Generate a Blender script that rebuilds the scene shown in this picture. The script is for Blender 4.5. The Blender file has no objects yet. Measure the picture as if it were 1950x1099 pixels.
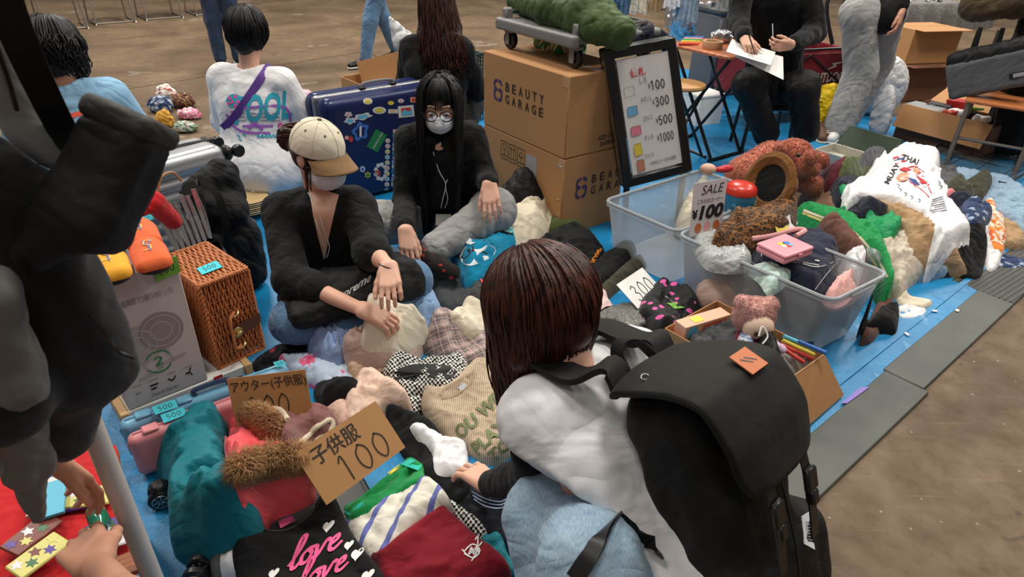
import bpy, bmesh, math, random
import numpy as np
from mathutils import Vector, Matrix
random.seed(7); rng = np.random.default_rng(7)
S = bpy.context.scene; C = S.collection
sin, cos, pi, R = math.sin, math.cos, math.pi, math.radians
A = lambda *a: np.array(a, float)
W, H, FPX = 1950, 1099, 1250.0
CAMZ, PITCH = 1.55, R(30.6)
_fw = A(0, cos(PITCH), -sin(PITCH)); _r0 = A(1, 0, 0); _u0 = np.cross(_r0, _fw)
_a = math.atan2(-55, 2111)
_rt = _r0*cos(_a) - _u0*sin(_a); _up = np.cross(_rt, _fw)
EYE = A(0, 0, CAMZ)
cam = bpy.data.objects.new('camera', bpy.data.cameras.new('camera')); C.objects.link(cam)
cam.data.sensor_width = 36; cam.data.lens = FPX/W*36; cam.data.clip_start = .02
cam.matrix_world = Matrix([list(x) + [e] for x, e in zip(np.array([_rt, _up, -_fw]).T, EYE)] + [[0, 0, 0, 1]])
S.camera = cam
cam.data.dof.use_dof = True; cam.data.dof.focus_distance = 2.2; cam.data.dof.aperture_fstop = 8
wd = bpy.data.worlds.new('hall_light'); S.world = wd; wd.use_nodes = True
wd.node_tree.nodes['Background'].inputs[0].default_value = (1, .95, .88, 1)
wd.node_tree.nodes['Background'].inputs[1].default_value = .17
def lamp(x, y, z, size, power, col=(1, .95, .87)):
 l = bpy.data.lights.new('hall_lamp', 'AREA'); l.size = size; l.energy = power; l.color = col
 o = bpy.data.objects.new('hall_lamp', l); C.objects.link(o); o.location = (x, y, z)
for lx, ly, lp in ((-3, 2.6, 135), (1.2, 3.0, 165), (5, 3.8, 150), (-3.5, 8.5, 330), (1.5, 9, 330), (7, 9, 300), (-8, 7, 260), (0, -2, 35)):
 lamp(lx, ly, 6.0, 1.3, lp)
S.view_settings.view_transform = 'Standard'; S.view_settings.look = 'None'
S.view_settings.gamma = 1; S.view_settings.use_curve_mapping = False
S.view_settings.exposure = 0.16
def ray(x, y): return _fw + _rt*((x - W/2)/FPX) - _up*((y - H/2)/FPX)
def at(x, y, z=0.0):
 d = ray(x, y); return EYE + d*((z - CAMZ)/d[2])
def atY(x, y, Y):
 d = ray(x, y); return EYE + d*(Y/d[1])
class G:
 def __init__(s): s.v = []; s.f = []; s.m = []; s.n = 0; s.uv = None
 def add(s, vf, M=None, mi=0):
  v, f = vf; v = np.asarray(v, float).reshape(-1, 3)
  if M is not None: v = v @ M[:3, :3].T + M[:3, 3]
  s.v.append(v); n = s.n
  if isinstance(f, np.ndarray): s.f += (f + n).tolist()
  else: s.f += [[i + n for i in q] for q in f]
  s.m += [mi]*len(f); s.n += len(v); return s
 def V(s): return np.concatenate(s.v)
ORG = {}
def thing(name, label, cat, loc, group=None, kind=None):
 o = bpy.data.objects.new(name, None); C.objects.link(o); o.empty_display_size = .05
 o.location = loc; ORG[o.name] = np.array(loc, float)
 o['label'] = label; o['category'] = cat
 if group: o['group'] = group
 return o
def obj(name, g, mats, parent=None, label=None, cat=None, group=None, kind=None, angle=.7, uv=None, org=None):
 if isinstance(g, tuple): g = G().add(g)
 v = g.V(); uv = uv if uv is not None else g.uv
 if parent is not None: og = ORG[parent.name]
 elif org is not None: og = np.array(org, float)
 else: og = A((v[:, 0].min() + v[:, 0].max())/2, (v[:, 1].min() + v[:, 1].max())/2, v[:, 2].min())
 me = bpy.data.meshes.new(name); me.from_pydata((v - og).tolist(), [], g.f)
 if not isinstance(mats, (list, tuple)): mats = [mats]
 for m in mats: me.materials.append(m)
 if len(mats) > 1: me.polygons.foreach_set('material_index', np.array(g.m, np.int32))
 me.polygons.foreach_set('use_smooth', np.ones(len(g.f), bool))
 if angle is not None: me.set_sharp_from_angle(angle=angle)
 if uv is not None:
  l = me.uv_layers.new(name='UVMap'); li = np.empty(len(me.loops), np.int32); me.loops.foreach_get('vertex_index', li)
  l.data.foreach_set('uv', np.asarray(uv, np.float32)[li].ravel())
 me.update()
 o = bpy.data.objects.new(name, me); C.objects.link(o)
 if parent is not None: o.parent = parent; ORG[o.name] = og
 else: o.location = og; ORG[o.name] = og
 if label: o['label'] = label
 if cat: o['category'] = cat
 if group: o['group'] = group
 if kind: o['kind'] = kind
 return o
def copy_tree(o, loc=None, rz=None, label=None, parent=None, scale=None):
 c = o.copy(); C.objects.link(c); c.parent = parent
 if loc is not None: c.location = loc
 if rz is not None: c.rotation_euler = (0, 0, rz)
 if scale is not None: c.scale = (scale,)*3
 if label: c['label'] = label
 for ch in list(o.children): copy_tree(ch, parent=c)
 return c
def nrm(v): v = np.asarray(v, float); return v/(np.linalg.norm(v) + 1e-12)
def frame(o, x, y=None, z=None):
 """4x4 with origin o; x axis exact, z made square to it"""
 x = nrm(x)
 if z is None: z = np.cross(x, y)
 z = nrm(z - x*np.dot(z, x)); y = np.cross(z, x)
 M = np.eye(4); M[:3, 0] = x; M[:3, 1] = y; M[:3, 2] = z; M[:3, 3] = o; return M
def rotz(a, o=(0, 0, 0)):
 M = np.eye(4); M[0, 0] = M[1, 1] = cos(a); M[0, 1] = -sin(a); M[1, 0] = sin(a); M[:3, 3] = o; return M
def euler(rx, ry, rz, o=(0, 0, 0)):
 M = np.array(Matrix.Translation(Vector(o)) @ (Matrix.Rotation(rz, 4, 'Z') @ Matrix.Rotation(ry, 4, 'Y') @ Matrix.Rotation(rx, 4, 'X'))); return M
def box(c, s, b=.003):
 """chamfered box, centre c, full size s"""
 c = A(*c); h = A(*s)/2; b = min(b, h.min()*.95); v = [];
 for sx in (-1, 1):
  for sy in (-1, 1):
   for sz in (-1, 1):
    g = A(sx, sy, sz)
    for k in range(3):
     e = h - b; e[k] = h[k]; v.append(c + g*e)
 i = lambda x, y, z, k: ((x > 0)*4 + (y > 0)*2 + (z > 0))*3 + k
 f = []
 for k in range(3):
  a, d = (k + 1) % 3, (k + 2) % 3
  for s_ in (-1, 1):
   q = []
   for p, r in ((-1, -1), (1, -1), (1, 1), (-1, 1)):
    t = [0]*3; t[k] = s_; t[a] = p; t[d] = r; q.append(i(*t, k))
   f.append(q if s_ > 0 else q[::-1])
  for p in (-1, 1):
   for r in (-1, 1):
    t0 = [0]*3; t0[k] = -1; t0[a] = p; t0[d] = r; t1 = list(t0); t1[k] = 1
    q = [i(*t0, a), i(*t1, a), i(*t1, d), i(*t0, d)]
    f.append(q if p*r < 0 else q[::-1])
 for x in (-1, 1):
  for y in (-1, 1):
   for z in (-1, 1):
    q = [i(x, y, z, 0), i(x, y, z, 1), i(x, y, z, 2)]; f.append(q if x*y*z > 0 else q[::-1])
 return np.array(v), f
def tube(pts, r, n=8, cap=True, closed=False):
 P = np.asarray(pts, float); m = len(P); r = np.broadcast_to(np.asarray(r, float), (m,))
 T = np.roll(P, -1, 0) - np.roll(P, 1, 0) if closed else np.gradient(P, axis=0)
 T /= np.linalg.norm(T, axis=1, keepdims=True) + 1e-12
 u = np.cross(T[0], (0, 0, 1));
 if np.linalg.norm(u) < .1: u = np.cross(T[0], (1, 0, 0))
 u = nrm(u); V = []
 a = np.arange(n)*2*pi/n
 for i in range(m):
  u = nrm(u - T[i]*np.dot(u, T[i])); w = np.cross(T[i], u)
  V.append(P[i] + r[i]*(np.cos(a)[:, None]*u + np.sin(a)[:, None]*w))
 V = np.concatenate(V); F = []
 for i in range(m if closed else m - 1):
  j = (i + 1) % m
  for k in range(n): F.append([i*n + k, i*n + (k + 1) % n, j*n + (k + 1) % n, j*n + k])
 if cap and not closed: F += [list(range(n))[::-1], list(range((m - 1)*n, m*n))]
 return V, F
def ribbon(pts, side, w, t=.002):
 """flat strap along pts; side = width direction(s)"""
 P = np.asarray(pts, float); m = len(P); sd = np.broadcast_to(np.asarray(side, float), (m, 3))
 T = np.gradient(P, axis=0); T /= np.linalg.norm(T, axis=1, keepdims=True)
 sd = sd - T*(sd*T).sum(1, keepdims=True); sd = sd/np.linalg.norm(sd, axis=1, keepdims=True); N = np.cross(T, sd)
 w = np.broadcast_to(np.asarray(w, float), (m,))[:, None]/2
 V = np.stack([P - sd*w - N*t/2, P + sd*w - N*t/2, P + sd*w + N*t/2, P - sd*w + N*t/2], 1).reshape(-1, 3); F = []
 for i in range(m - 1):
  for k in range(4): F.append([i*4 + k, i*4 + (k + 1) % 4, i*4 + 4 + (k + 1) % 4, i*4 + 4 + k])
 F += [[3, 2, 1, 0], [m*4 - 4, m*4 - 3, m*4 - 2, m*4 - 1]]
 return V, F
def lathe(prof, n=24, c=(0, 0, 0)):
 V = []; F = []; c = A(*c)
 for r, z in prof:
  for k in range(n): V.append(c + (r*cos(2*pi*k/n), r*sin(2*pi*k/n), z))
 for i in range(len(prof) - 1):
  for k in range(n): F.append([i*n + k, i*n + (k + 1) % n, i*n + n + (k + 1) % n, i*n + n + k])
 F.append(list(range(n))[::-1]); F.append(list(range((len(prof) - 1)*n, len(prof)*n)))
 return np.array(V), F
def smooth_path(P, n=8, closed=False):
 P = np.asarray(P, float); m = len(P); out = []
 for i in range(m if closed else m - 1):
  if closed: a, b, c, d = P[(i - 1) % m], P[i], P[(i + 1) % m], P[(i + 2) % m]
  else: a, b, c, d = P[max(i - 1, 0)], P[i], P[i + 1], P[min(i + 2, m - 1)]
  for t in np.arange(n)/n:
   out.append(.5*(2*b + (c - a)*t + (2*a - 5*b + 4*c - d)*t*t + (3*b - a - 3*c + d)*t**3))
 if not closed: out.append(P[-1])
 return np.array(out)
def plate(c4, t):
 """slab on four 3-D corners (bl, br, tr, tl seen from the front), thickness t behind the front"""
 q = np.array(c4, float); n = nrm(np.cross(q[1] - q[0], q[3] - q[0]))
 v = np.concatenate([q, q - n*t])
 return v, [[0, 1, 2, 3], [7, 6, 5, 4], [0, 4, 5, 1], [1, 5, 6, 2], [2, 6, 7, 3], [3, 7, 4, 0]]
def onquad(c4, uv, off=.0012):
 """(u,v) in 0..1 on the four corners -> 3-D, lifted off along the normal"""
 q = np.array(c4, float); n = nrm(np.cross(q[1] - q[0], q[3] - q[0])); uv = np.asarray(uv, float)
 u, v = uv[:, :1], uv[:, 1:2]
 return q[0]*(1-u)*(1-v) + q[1]*u*(1-v) + q[2]*u*v + q[3]*(1-u)*v + n*off
def prism(poly, M, t):
 """2-D outline raised by t along local z, placed by M"""
 p = np.asarray(poly, float); n = len(p)
 v = np.concatenate([np.c_[p, np.zeros(n)], np.c_[p, np.full(n, t)]])
 f = [list(range(n))[::-1], list(range(n, 2*n))] + [[i, (i+1) % n, n + (i+1) % n, n + i] for i in range(n)]
 return v @ M[:3, :3].T + M[:3, 3], f
_tc = {}
def txt(s, bold=0.0, align='LEFT', sub=None, shear=0.0):
 """flat text, cap height about .7, as (xy, faces)"""
 k = (s, bold, align, sub, shear)
 if k in _tc: return _tc[k]
 cu = bpy.data.curves.new('t', 'FONT'); cu.body = s; cu.size = 1; cu.offset = bold; cu.align_x = align; cu.resolution_u = 3; cu.shear = shear
 cu.fill_mode = 'FRONT'
 o = bpy.data.objects.new('t', cu); C.objects.link(o)
 dg = bpy.context.evaluated_depsgraph_get(); me = bpy.data.meshes.new_from_object(o.evaluated_get(dg))
 bm = bmesh.new(); bm.from_mesh(me); bmesh.ops.remove_doubles(bm, verts=bm.verts, dist=1e-5)
 if sub:
  for _ in range(5):
   es = [e for e in bm.edges if e.calc_length() > sub]
   if not es: break
   bmesh.ops.subdivide_edges(bm, edges=es, cuts=1); bmesh.ops.triangulate(bm, faces=bm.faces)
 v = np.array([x.co[:] for x in bm.verts])[:, :2] if len(bm.verts) else np.zeros((0, 2)); bm.verts.index_update()
 f = [[x.index for x in p.verts] for p in bm.faces]
 bm.free(); bpy.data.objects.remove(o); bpy.data.curves.remove(cu); bpy.data.meshes.remove(me)
 _tc[k] = (v, f); return v, f
def stroke2d(lines, w, n=4):
 """hand-drawn strokes -> flat ribbon (xy, faces)"""
 V = []; F = []
 for L in lines:
  P = np.asarray(L, float)
  if len(P) > 2: P = smooth_path(P, n)
  elif len(P) == 2: P = np.linspace(P[0], P[1], 4)
  T = np.gradient(P, axis=0); T /= np.linalg.norm(T, axis=1, keepdims=True) + 1e-9; N = np.c_[-T[:, 1], T[:, 0]]
  b = sum(len(x) for x in V); m = len(P); V.append(np.stack([P - N*w/2, P + N*w/2], 1).reshape(-1, 2))
  F += [[b + 2*i, b + 2*i + 2, b + 2*i + 3, b + 2*i + 1] for i in range(m - 1)]
 return np.concatenate(V), F
_DG = {'0': [[(.5, 1), (.15, .75), (.12, .3), (.45, 0), (.8, .3), (.82, .75), (.5, 1), (.4, .98)]], '1': [[(.2, .8), (.5, 1), (.5, 0)]],
       '2': [[(.12, .75), (.4, 1), (.75, .8), (.6, .45), (.1, .02)], [(.1, .02), (.85, .04)]],
       '3': [[(.15, .85), (.5, 1), (.75, .78), (.4, .55)], [(.4, .55), (.8, .4), (.7, .08), (.35, 0), (.1, .15)]],
       '5': [[(.8, 1), (.25, .97)], [(.25, .97), (.2, .55)], [(.2, .55), (.6, .6), (.8, .3), (.5, 0), (.12, .1)]],
       '8': [[(.75, .85), (.45, 1), (.2, .78), (.5, .52), (.8, .25), (.5, 0), (.18, .22), (.5, .52), (.78, .78), (.7, .9)]],
       'Y': [[(.1, 1), (.5, .5)], [(.9, 1), (.5, .5)], [(.5, .5), (.5, 0)], [(.15, .45), (.85, .45)], [(.15, .25), (.85, .25)]]}
def digits(s, w=.1, sp=.95):
 L = []
 for i, ch in enumerate(s): L += [[(x*.8 + i*sp, y*1.25) for x, y in st] for st in _DG[ch]]
 return stroke2d(L, w)
def fitquad(vf, c4, u0, v0, u1, v1, off=.0012):
 """fit a flat drawing into the window (u0,v0)-(u1,v1) of a quad"""
 v, f = vf; lo, hi = v.min(0), v.max(0); t = (v - lo)/(hi - lo)
 return onquad(c4, A(u0, v0) + t*A(u1 - u0, v1 - v0), off), f
def lin(c):
 c = np.array(c[:3], float)/255; return tuple(np.where(c <= .04045, c/12.92, ((c + .055)/1.055)**2.4)) + (1.0,)
MATS = {}
class N:
 """small shader-node writer"""
 def __init__(s, name):
  s.m = bpy.data.materials.new(name); s.m.use_nodes = True; s.t = s.m.node_tree; s.b = s.t.nodes['Principled BSDF']
 def n(s, ty, props=None, **ins):
  x = s.t.nodes.new('ShaderNode' + ty)
  for k, v in (props or {}).items(): setattr(x, k, v)
  for k, v in ins.items():
   k2 = int(k[1:]) if k[0] == '_' and k[1:].isdigit() else k.replace('_', ' ')
   s.put(x.inputs[k2], v)
  return x
 def put(s, i, v):
  if isinstance(v, bpy.types.NodeSocket): s.t.links.new(v, i)
  else: i.default_value = v
 def math(s, op, a, b=0.0): return s.n('Math', {'operation': op}, _0=a, _1=b).outputs[0]
 def ramp(s, x, a, b):
  return s.n('MapRange', {'clamp': True}, _0=x, _1=a, _2=b, _3=0.0, _4=1.0).outputs[0]
 def mix(s, f, a, b):
  x = s.n('Mix', {'data_type': 'RGBA'}); s.put(x.inputs[0], f); s.put(x.inputs[6], a); s.put(x.inputs[7], b); return x.outputs[2]
 def uv(s): return s.n('UVMap', {'uv_map': 'UVMap'}).outputs[0]
 def oc(s): return s.n('TexCoord').outputs['Object']
 def noise(s, vec, sc, det=2.0, dist=0.0): return s.n('TexNoise', Vector=vec, Scale=sc, Detail=det, Distortion=dist).outputs[0]
 def bump(s, h, st=.3, d=.01, prev=None):
  x = s.n('Bump', Strength=st, Distance=d, Height=h)
  if prev is not None: s.put(x.inputs['Normal'], prev)
  return x.outputs[0]
 def done(s, col, rough=.6, nrm_=None, metal=0.0, **kw):
  s.put(s.b.inputs['Base Color'], col); s.put(s.b.inputs['Roughness'], rough); s.put(s.b.inputs['Metallic'], metal)
  if nrm_ is not None: s.put(s.b.inputs['Normal'], nrm_)
  for k, v in kw.items(): s.put(s.b.inputs[k.replace('_', ' ')], v)
  return s.m
def mat(name, col, rough=.5, metal=0.0, var=.12, sc=20, bump=.0, **kw):
 if name in MATS: return MATS[name]
 n = N(name); c = lin(col); d = tuple(x*(1 - var) for x in c[:3]) + (1,)
 o = n.oc(); z = n.noise(o, sc, 3.0)
 nb = n.bump(n.noise(o, sc*4, 3.0), bump, .004) if bump else None
 MATS[name] = n.done(n.mix(z, d, tuple(min(1, x*(1 + var*.5)) for x in c[:3]) + (1,)), rough, nb, metal, **kw); return MATS[name]
def cloth(name, col, pat=None, c2=(0, 0, 0), c3=None, sc=1.0, ang=0.0, wr=.5, rough=.88, sheen=.12, weave=900, wsc=14, soft=False):
 """woven or knitted cloth; coordinates are the piece's own UV in metres"""
 if name in MATS: return MATS[name]
 n = N(name); uv = n.uv(); c = lin(col); k2 = lin(c2); k3 = lin(c3) if c3 else c
 if ang: uv = n.n('Mapping', Vector=uv, Rotation=(0, 0, ang)).outputs[0]
 x, y = (n.n('SeparateXYZ', _0=uv).outputs[i] for i in (0, 1))
 h = None
 saw = lambda q, per: n.math('FRACT', n.math('DIVIDE', q, per))
 band = lambda q, per, w: n.math('LESS_THAN', saw(q, per), w)
 if pat is None: cc = c
 elif pat == 'stripe': cc = n.mix(band(x, .07*sc, .22), c, k2)
 elif pat == 'pair':
  cc = n.mix(band(x, .085*sc, .1), n.mix(band(n.math('ADD', x, .03*sc), .085*sc, .1), c, k2), k2)
 elif pat == 'plaid':
  p = n.mix(n.math('MULTIPLY', band(x, .06*sc, .45), .55), c, k2); p = n.mix(n.math('MULTIPLY', band(y, .06*sc, .45), .55), p, k2)
  p = n.mix(n.math('MULTIPLY', band(n.math('ADD', x, .02*sc), .03*sc, .1), .75), p, k3); cc = n.mix(n.math('MULTIPLY', band(n.math('ADD', y, .02*sc), .03*sc, .1), .75), p, k3)
 elif pat == 'tweed':
  z = n.math('MULTIPLY', n.math('SINE', n.math('MULTIPLY', x, 420/sc)), n.math('SINE', n.math('MULTIPLY', y, 300/sc)))
  z = n.math('ADD', z, n.math('MULTIPLY', n.math('SUBTRACT', n.noise(uv, 90/sc, 2.0), .5), 2.2)); cc = n.mix(n.ramp(z, -.1, .1), k2, c); h = z
 elif pat == 'dots':
  v = n.n('TexVoronoi', {'feature': 'F1'}, Vector=uv, Scale=24/sc); q = n.math('LESS_THAN', v.outputs['Distance'], .36)
  cc = n.mix(n.math('MULTIPLY', q, n.math('GREATER_THAN', n.n('SeparateColor', _0=v.outputs['Color']).outputs[0], .3)), c, k2)
 elif pat == 'leopard':
  v = n.n('TexVoronoi', {'feature': 'F1'}, Vector=n.n('VectorMath', {'operation': 'ADD'}, _0=uv, _1=n.n('VectorMath', {'operation': 'SCALE'}, _0=n.n('TexNoise', Vector=uv, Scale=60.0).outputs[1], Scale=.012).outputs[0]).outputs[0], Scale=55/sc)
  d = v.outputs['Distance']; ring = n.math('MULTIPLY', n.ramp(d, .28, .36), n.ramp(d, .62, .5)); cc = n.mix(n.ramp(d, .3, .15), n.mix(ring, c, k2), k3)
 elif pat == 'floral':
  v = n.n('TexVoronoi', {'feature': 'F1'}, Vector=uv, Scale=15/sc); d = n.math('ADD', v.outputs['Distance'], n.math('MULTIPLY', n.math('SUBTRACT', n.noise(uv, 70/sc), .5), .7))
  on = n.math('GREATER_THAN', n.n('SeparateColor', _0=v.outputs['Color']).outputs[1], .25)
  p = n.mix(n.math('MULTIPLY', n.ramp(d, .48, .42), on), c, k2); cc = n.mix(n.math('MULTIPLY', n.ramp(d, .26, .2), on), p, k3)
 elif pat == 'swirl':
  z = n.noise(uv, 13/sc, 3.0, 1.5); cc = n.mix(n.ramp(z, .47, .5), c, k2); cc = n.mix(n.ramp(n.noise(uv, 19/sc, 2.0, 1.0), .6, .63), cc, k3)
 elif pat == 'rib':
  z = n.math('SINE', n.math('MULTIPLY', x, 900/sc)); h = z; cc = n.mix(n.ramp(z, -.8, .4), tuple(q*.62 for q in c[:3]) + (1,), c)
 elif pat == 'knit':
  z = n.math('MULTIPLY', n.math('SINE', n.math('MULTIPLY', x, 700/sc)), n.math('SINE', n.math('MULTIPLY', y, 500/sc))); h = z; cc = n.mix(n.ramp(z, -.9, .3), tuple(q*.72 for q in c[:3]) + (1,), c)
 elif pat == 'melange': cc = n.mix(n.ramp(n.noise(uv, 260.0, 3.0), .35, .65), c, k2)
 elif pat == 'denim':
  z = n.noise(n.n('Mapping', Vector=uv, Scale=(1, .22, 1)).outputs[0], 420.0, 2.0); cc = n.mix(n.ramp(z, .3, .75), c, k2)
  cc = n.mix(n.math('MULTIPLY', n.ramp(n.noise(uv, 9.0, 3.0), .48, .75), .55), cc, k2)
 elif pat == 'fur':
  z = n.noise(uv, 160.0, 4.0, .6); h = z; cc = n.mix(n.ramp(z, .3, .7), k2, c)
 elif pat == 'pile':
  z = n.noise(uv, 330.0, 3.0); h = z; cc = n.mix(n.ramp(z, .2, .6), tuple(q*.75 for q in c[:3]) + (1,), c)
 big = n.noise(uv, 7.0, 3.0)
 cc = n.mix(n.math('MULTIPLY', big, .22), cc, n.n('HueSaturation', Value=.62, Color=cc).outputs[0])
 w1 = n.noise(uv, wsc, 2.5, .5); w2 = n.math('MINIMUM', n.math('MULTIPLY', n.math('ABSOLUTE', n.math('SUBTRACT', n.noise(uv, wsc*.55, 1.5, .8), .5)), 5.0), .6); nb = n.bump(n.math('ADD', w1, n.math('MULTIPLY', w2, .36)), min(1.0, wr*1.1), .022)
 nb = n.bump(h if h is not None else n.noise(uv, float(weave), 2.0), .5 if h is not None else .25, .0025 if h is not None else .001, nb)
 MATS[name] = n.done(cc, rough, nb, Sheen_Weight=sheen, Sheen_Roughness=.5, Specular_IOR_Level=.25); return MATS[name]
def rid(p, wl, seed=0, n=4):
 """rounded folds with sharp valleys, about -.5 .. .5"""
 r = np.random.default_rng(seed); p = np.asarray(p, float); k = p.shape[1]; o = np.zeros(len(p))
 for i in range(n):
  d = nrm(r.normal(size=k)); e = nrm(r.normal(size=k)); ph = r.uniform(0, 6.3, 3); w = wl*r.uniform(.75, 1.5)
  o += np.abs(np.sin(pi*(p @ d)/w + 1.6*np.sin(2*pi*(p @ e)/(w*2.6) + ph[0]) + .8*np.sin(2*pi*(p @ np.roll(e, 1))/(w*1.7) + ph[2]) + ph[1]))
 return o/n - .62
def normals(v, f):
 f = np.asarray(f); n = np.zeros_like(v); c = np.cross(v[f[:, 2]] - v[f[:, 0]], v[f[:, 3]] - v[f[:, 1]])
 for i in range(4):
  for k in range(3): n[:, k] += np.bincount(f[:, i], c[:, k], len(v))
 return n/(np.linalg.norm(n, axis=1, keepdims=True) + 1e-12)
def nets(d, lo, res):
 s = d < 0; n0, n1, n2 = [q - 1 for q in d.shape]; cnt = np.zeros((n0, n1, n2), np.int8)
 for i in (0, 1):
  for j in (0, 1):
   for k in (0, 1): cnt += s[i:i+n0, j:j+n1, k:k+n2]
 I = np.argwhere((cnt > 0) & (cnt < 8)); idx = np.full((n0, n1, n2), -1, np.int64); idx[tuple(I.T)] = np.arange(len(I))
 acc = np.zeros((len(I), 3)); num = np.zeros(len(I)); cs = [A(i, j, k).astype(int) for i in (0, 1) for j in (0, 1) for k in (0, 1)]
 val = [d[tuple((I + c).T)] for c in cs]
 for a in range(8):
  for b in range(a + 1, 8):
   if np.abs(cs[a] - cs[b]).sum() != 1: continue
   x = (val[a] < 0) != (val[b] < 0); t = val[a]/(val[a] - val[b] + 1e-20); t = np.where(x, t, 0)
   acc += np.where(x[:, None], cs[a] + (cs[b] - cs[a])*t[:, None], 0); num += x
 v = lo + (I + acc/num[:, None])*res; F = []
 for ax in range(3):
  sl = [slice(None)]*3; sl2 = [slice(None)]*3; sl[ax] = slice(0, -1); sl2[ax] = slice(1, None)
  a, b = s[tuple(sl)], s[tuple(sl2)]; E = np.argwhere(a != b); p, q = (ax + 1) % 3, (ax + 2) % 3
  E = E[(E[:, p] > 0) & (E[:, q] > 0) & (E[:, p] < d.shape[p] - 1) & (E[:, q] < d.shape[q] - 1)]
  if not len(E): continue
  ep = np.eye(3, dtype=int)[p]; eq = np.eye(3, dtype=int)[q]
  Q = np.stack([idx[tuple((E - ep - eq).T)], idx[tuple((E - eq).T)], idx[tuple(E.T)], idx[tuple((E - ep).T)]], 1)
  fl = ~a[tuple(E.T)]; Q[fl] = Q[fl][:, ::-1]; F.append(Q)
 return v, np.concatenate(F)
class Sdf:
 def __init__(s, k=.02): s.p = []; s.k = k
 def _add(s, fn, lo, hi, k=None, op='u'): s.p.append((fn, np.array(lo), np.array(hi), s.k if k is None else k, op)); return s
 def cone(s, a, b, ra, rb, k=None, flat=None, op='u'):
  a = np.array(a, float); b = np.array(b, float); rm = max(ra, rb)
  if flat: fd = nrm(flat[0]); ff = 1/flat[1] - 1
  def fn(P):
   q = P - a; l = b - a
   if flat: q = q + (q @ fd)[..., None]*fd*ff; l = l + (l @ fd)*fd*ff
   t = np.clip((q @ l)/(l @ l + 1e-12), 0, 1); return np.linalg.norm(q - t[..., None]*l, axis=-1) - (ra + (rb - ra)*t)
  return s._add(fn, np.minimum(a, b) - rm, np.maximum(a, b) + rm, k, op)
 def chain(s, P, r, k=None, flat=None):
  for i in range(len(P) - 1): s.cone(P[i], P[i+1], r[i], r[i+1], k, flat)
  return s
 def ell(s, c, r, M=None, k=None, op='u'):
  c = np.array(c, float); r = np.array(r, float); Rm = np.eye(3) if M is None else np.array(M)[:3, :3]
  def fn(P): q = ((P - c) @ Rm)/r; return (np.linalg.norm(q, axis=-1) - 1)*r.min()
  m = r.max(); return s._add(fn, c - m, c + m, k, op)
 def rbox(s, c, h, rad, M=None, k=None, op='u'):
  c = np.array(c, float); h = np.array(h, float); Rm = np.eye(3) if M is None else np.array(M)[:3, :3]
  def fn(P):
   q = np.abs((P - c) @ Rm) - (h - rad); return np.linalg.norm(np.maximum(q, 0), axis=-1) + np.minimum(q.max(-1), 0) - rad
  m = np.linalg.norm(h); return s._add(fn, c - m, c + m, k, op)
 def cut(s, p, n, lo=None, hi=None):
  p = np.array(p, float); n = nrm(n); return s._add(lambda P: (P - p) @ n, [-1e3]*3 if lo is None else lo, [1e3]*3 if hi is None else hi, 0, 'c')
 def mesh(s, res, wr=None, jag=None):
  add = [q for q in s.p if q[4] == 'u']; lo = np.min([q[1] for q in add], 0) - 3*res; hi = np.max([q[2] for q in add], 0) + 3*res
  n = np.ceil((hi - lo)/res).astype(int) + 1; d = np.full(n, .05, np.float32)
  ax = [lo[i] + np.arange(n[i])*res for i in range(3)]
  for fn, l, h, k, op in s.p:
   m = k + 2.5*res
   if op == 'c' : m = 0
   i0 = np.clip(np.floor((l - m - lo)/res).astype(int), 0, n); i1 = np.clip(np.ceil((h + m - lo)/res).astype(int) + 1, 0, n)
   if (i1 <= i0).any(): continue
   sl = tuple(slice(a, b) for a, b in zip(i0, i1))
   P = np.stack(np.meshgrid(*[ax[i][sl[i]] for i in range(3)], indexing='ij'), -1); q = fn(P).astype(np.float32); o = d[sl]
   if op == 'c': d[sl] = np.maximum(o, q)
   elif op == 's': d[sl] = np.maximum(o, -q)
   elif k > 1e-6:
    t = np.clip(.5 + .5*(o - q)/k, 0, 1); d[sl] = o*(1-t) + q*t - k*t*(1-t)
   else: d[sl] = np.minimum(o, q)
  v, f = nets(d, lo, res)
  if wr:
   for w in wr: v = v + normals(v, f)*(w[0]*rid(v*A(*(w[3] if len(w) > 3 else (1, 1, .5))), w[1], w[2]))[:, None]
  return v, f
def plan_uv(v, ang=0): return np.c_[v[:, 0]*cos(ang) + v[:, 1]*sin(ang), -v[:, 0]*sin(ang) + v[:, 1]*cos(ang) + v[:, 2]*.9]
HX, HY, HR = -2.6, .5, .008
HNX, HNY = 850, 720
HM = np.zeros((HNX, HNY))
def hat(x, y):
 i = np.clip((np.asarray(x) - HX)/HR, 0, HNX - 1.01); j = np.clip((np.asarray(y) - HY)/HR, 0, HNY - 1.01); a = i.astype(int); b = j.astype(int); s = i - a; t = j - b
 return HM[a, b]*(1-s)*(1-t) + HM[a+1, b]*s*(1-t) + HM[a, b+1]*(1-s)*t + HM[a+1, b+1]*s*t
def onpile(px, dz=0.0, low=0.0):
 """pixels -> first point of the pile's surface (raised by dz) that the line of sight meets"""
 px = np.asarray(px, float).reshape(-1, 2); D = np.array([ray(*p) for p in px]); zs = np.linspace(1.0, -.005, 500)
 best = np.array([at(*p, 0.0) for p in px]); done = np.zeros(len(px), bool)
 for z in zs:
  P = EYE + D*((z - CAMZ)/D[:, 2])[:, None]; h = np.maximum(hat(P[:, 0], P[:, 1]), low) + dz; hit = ~done & (z <= h); best[hit] = P[hit]; done |= hit
 return best
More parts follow.
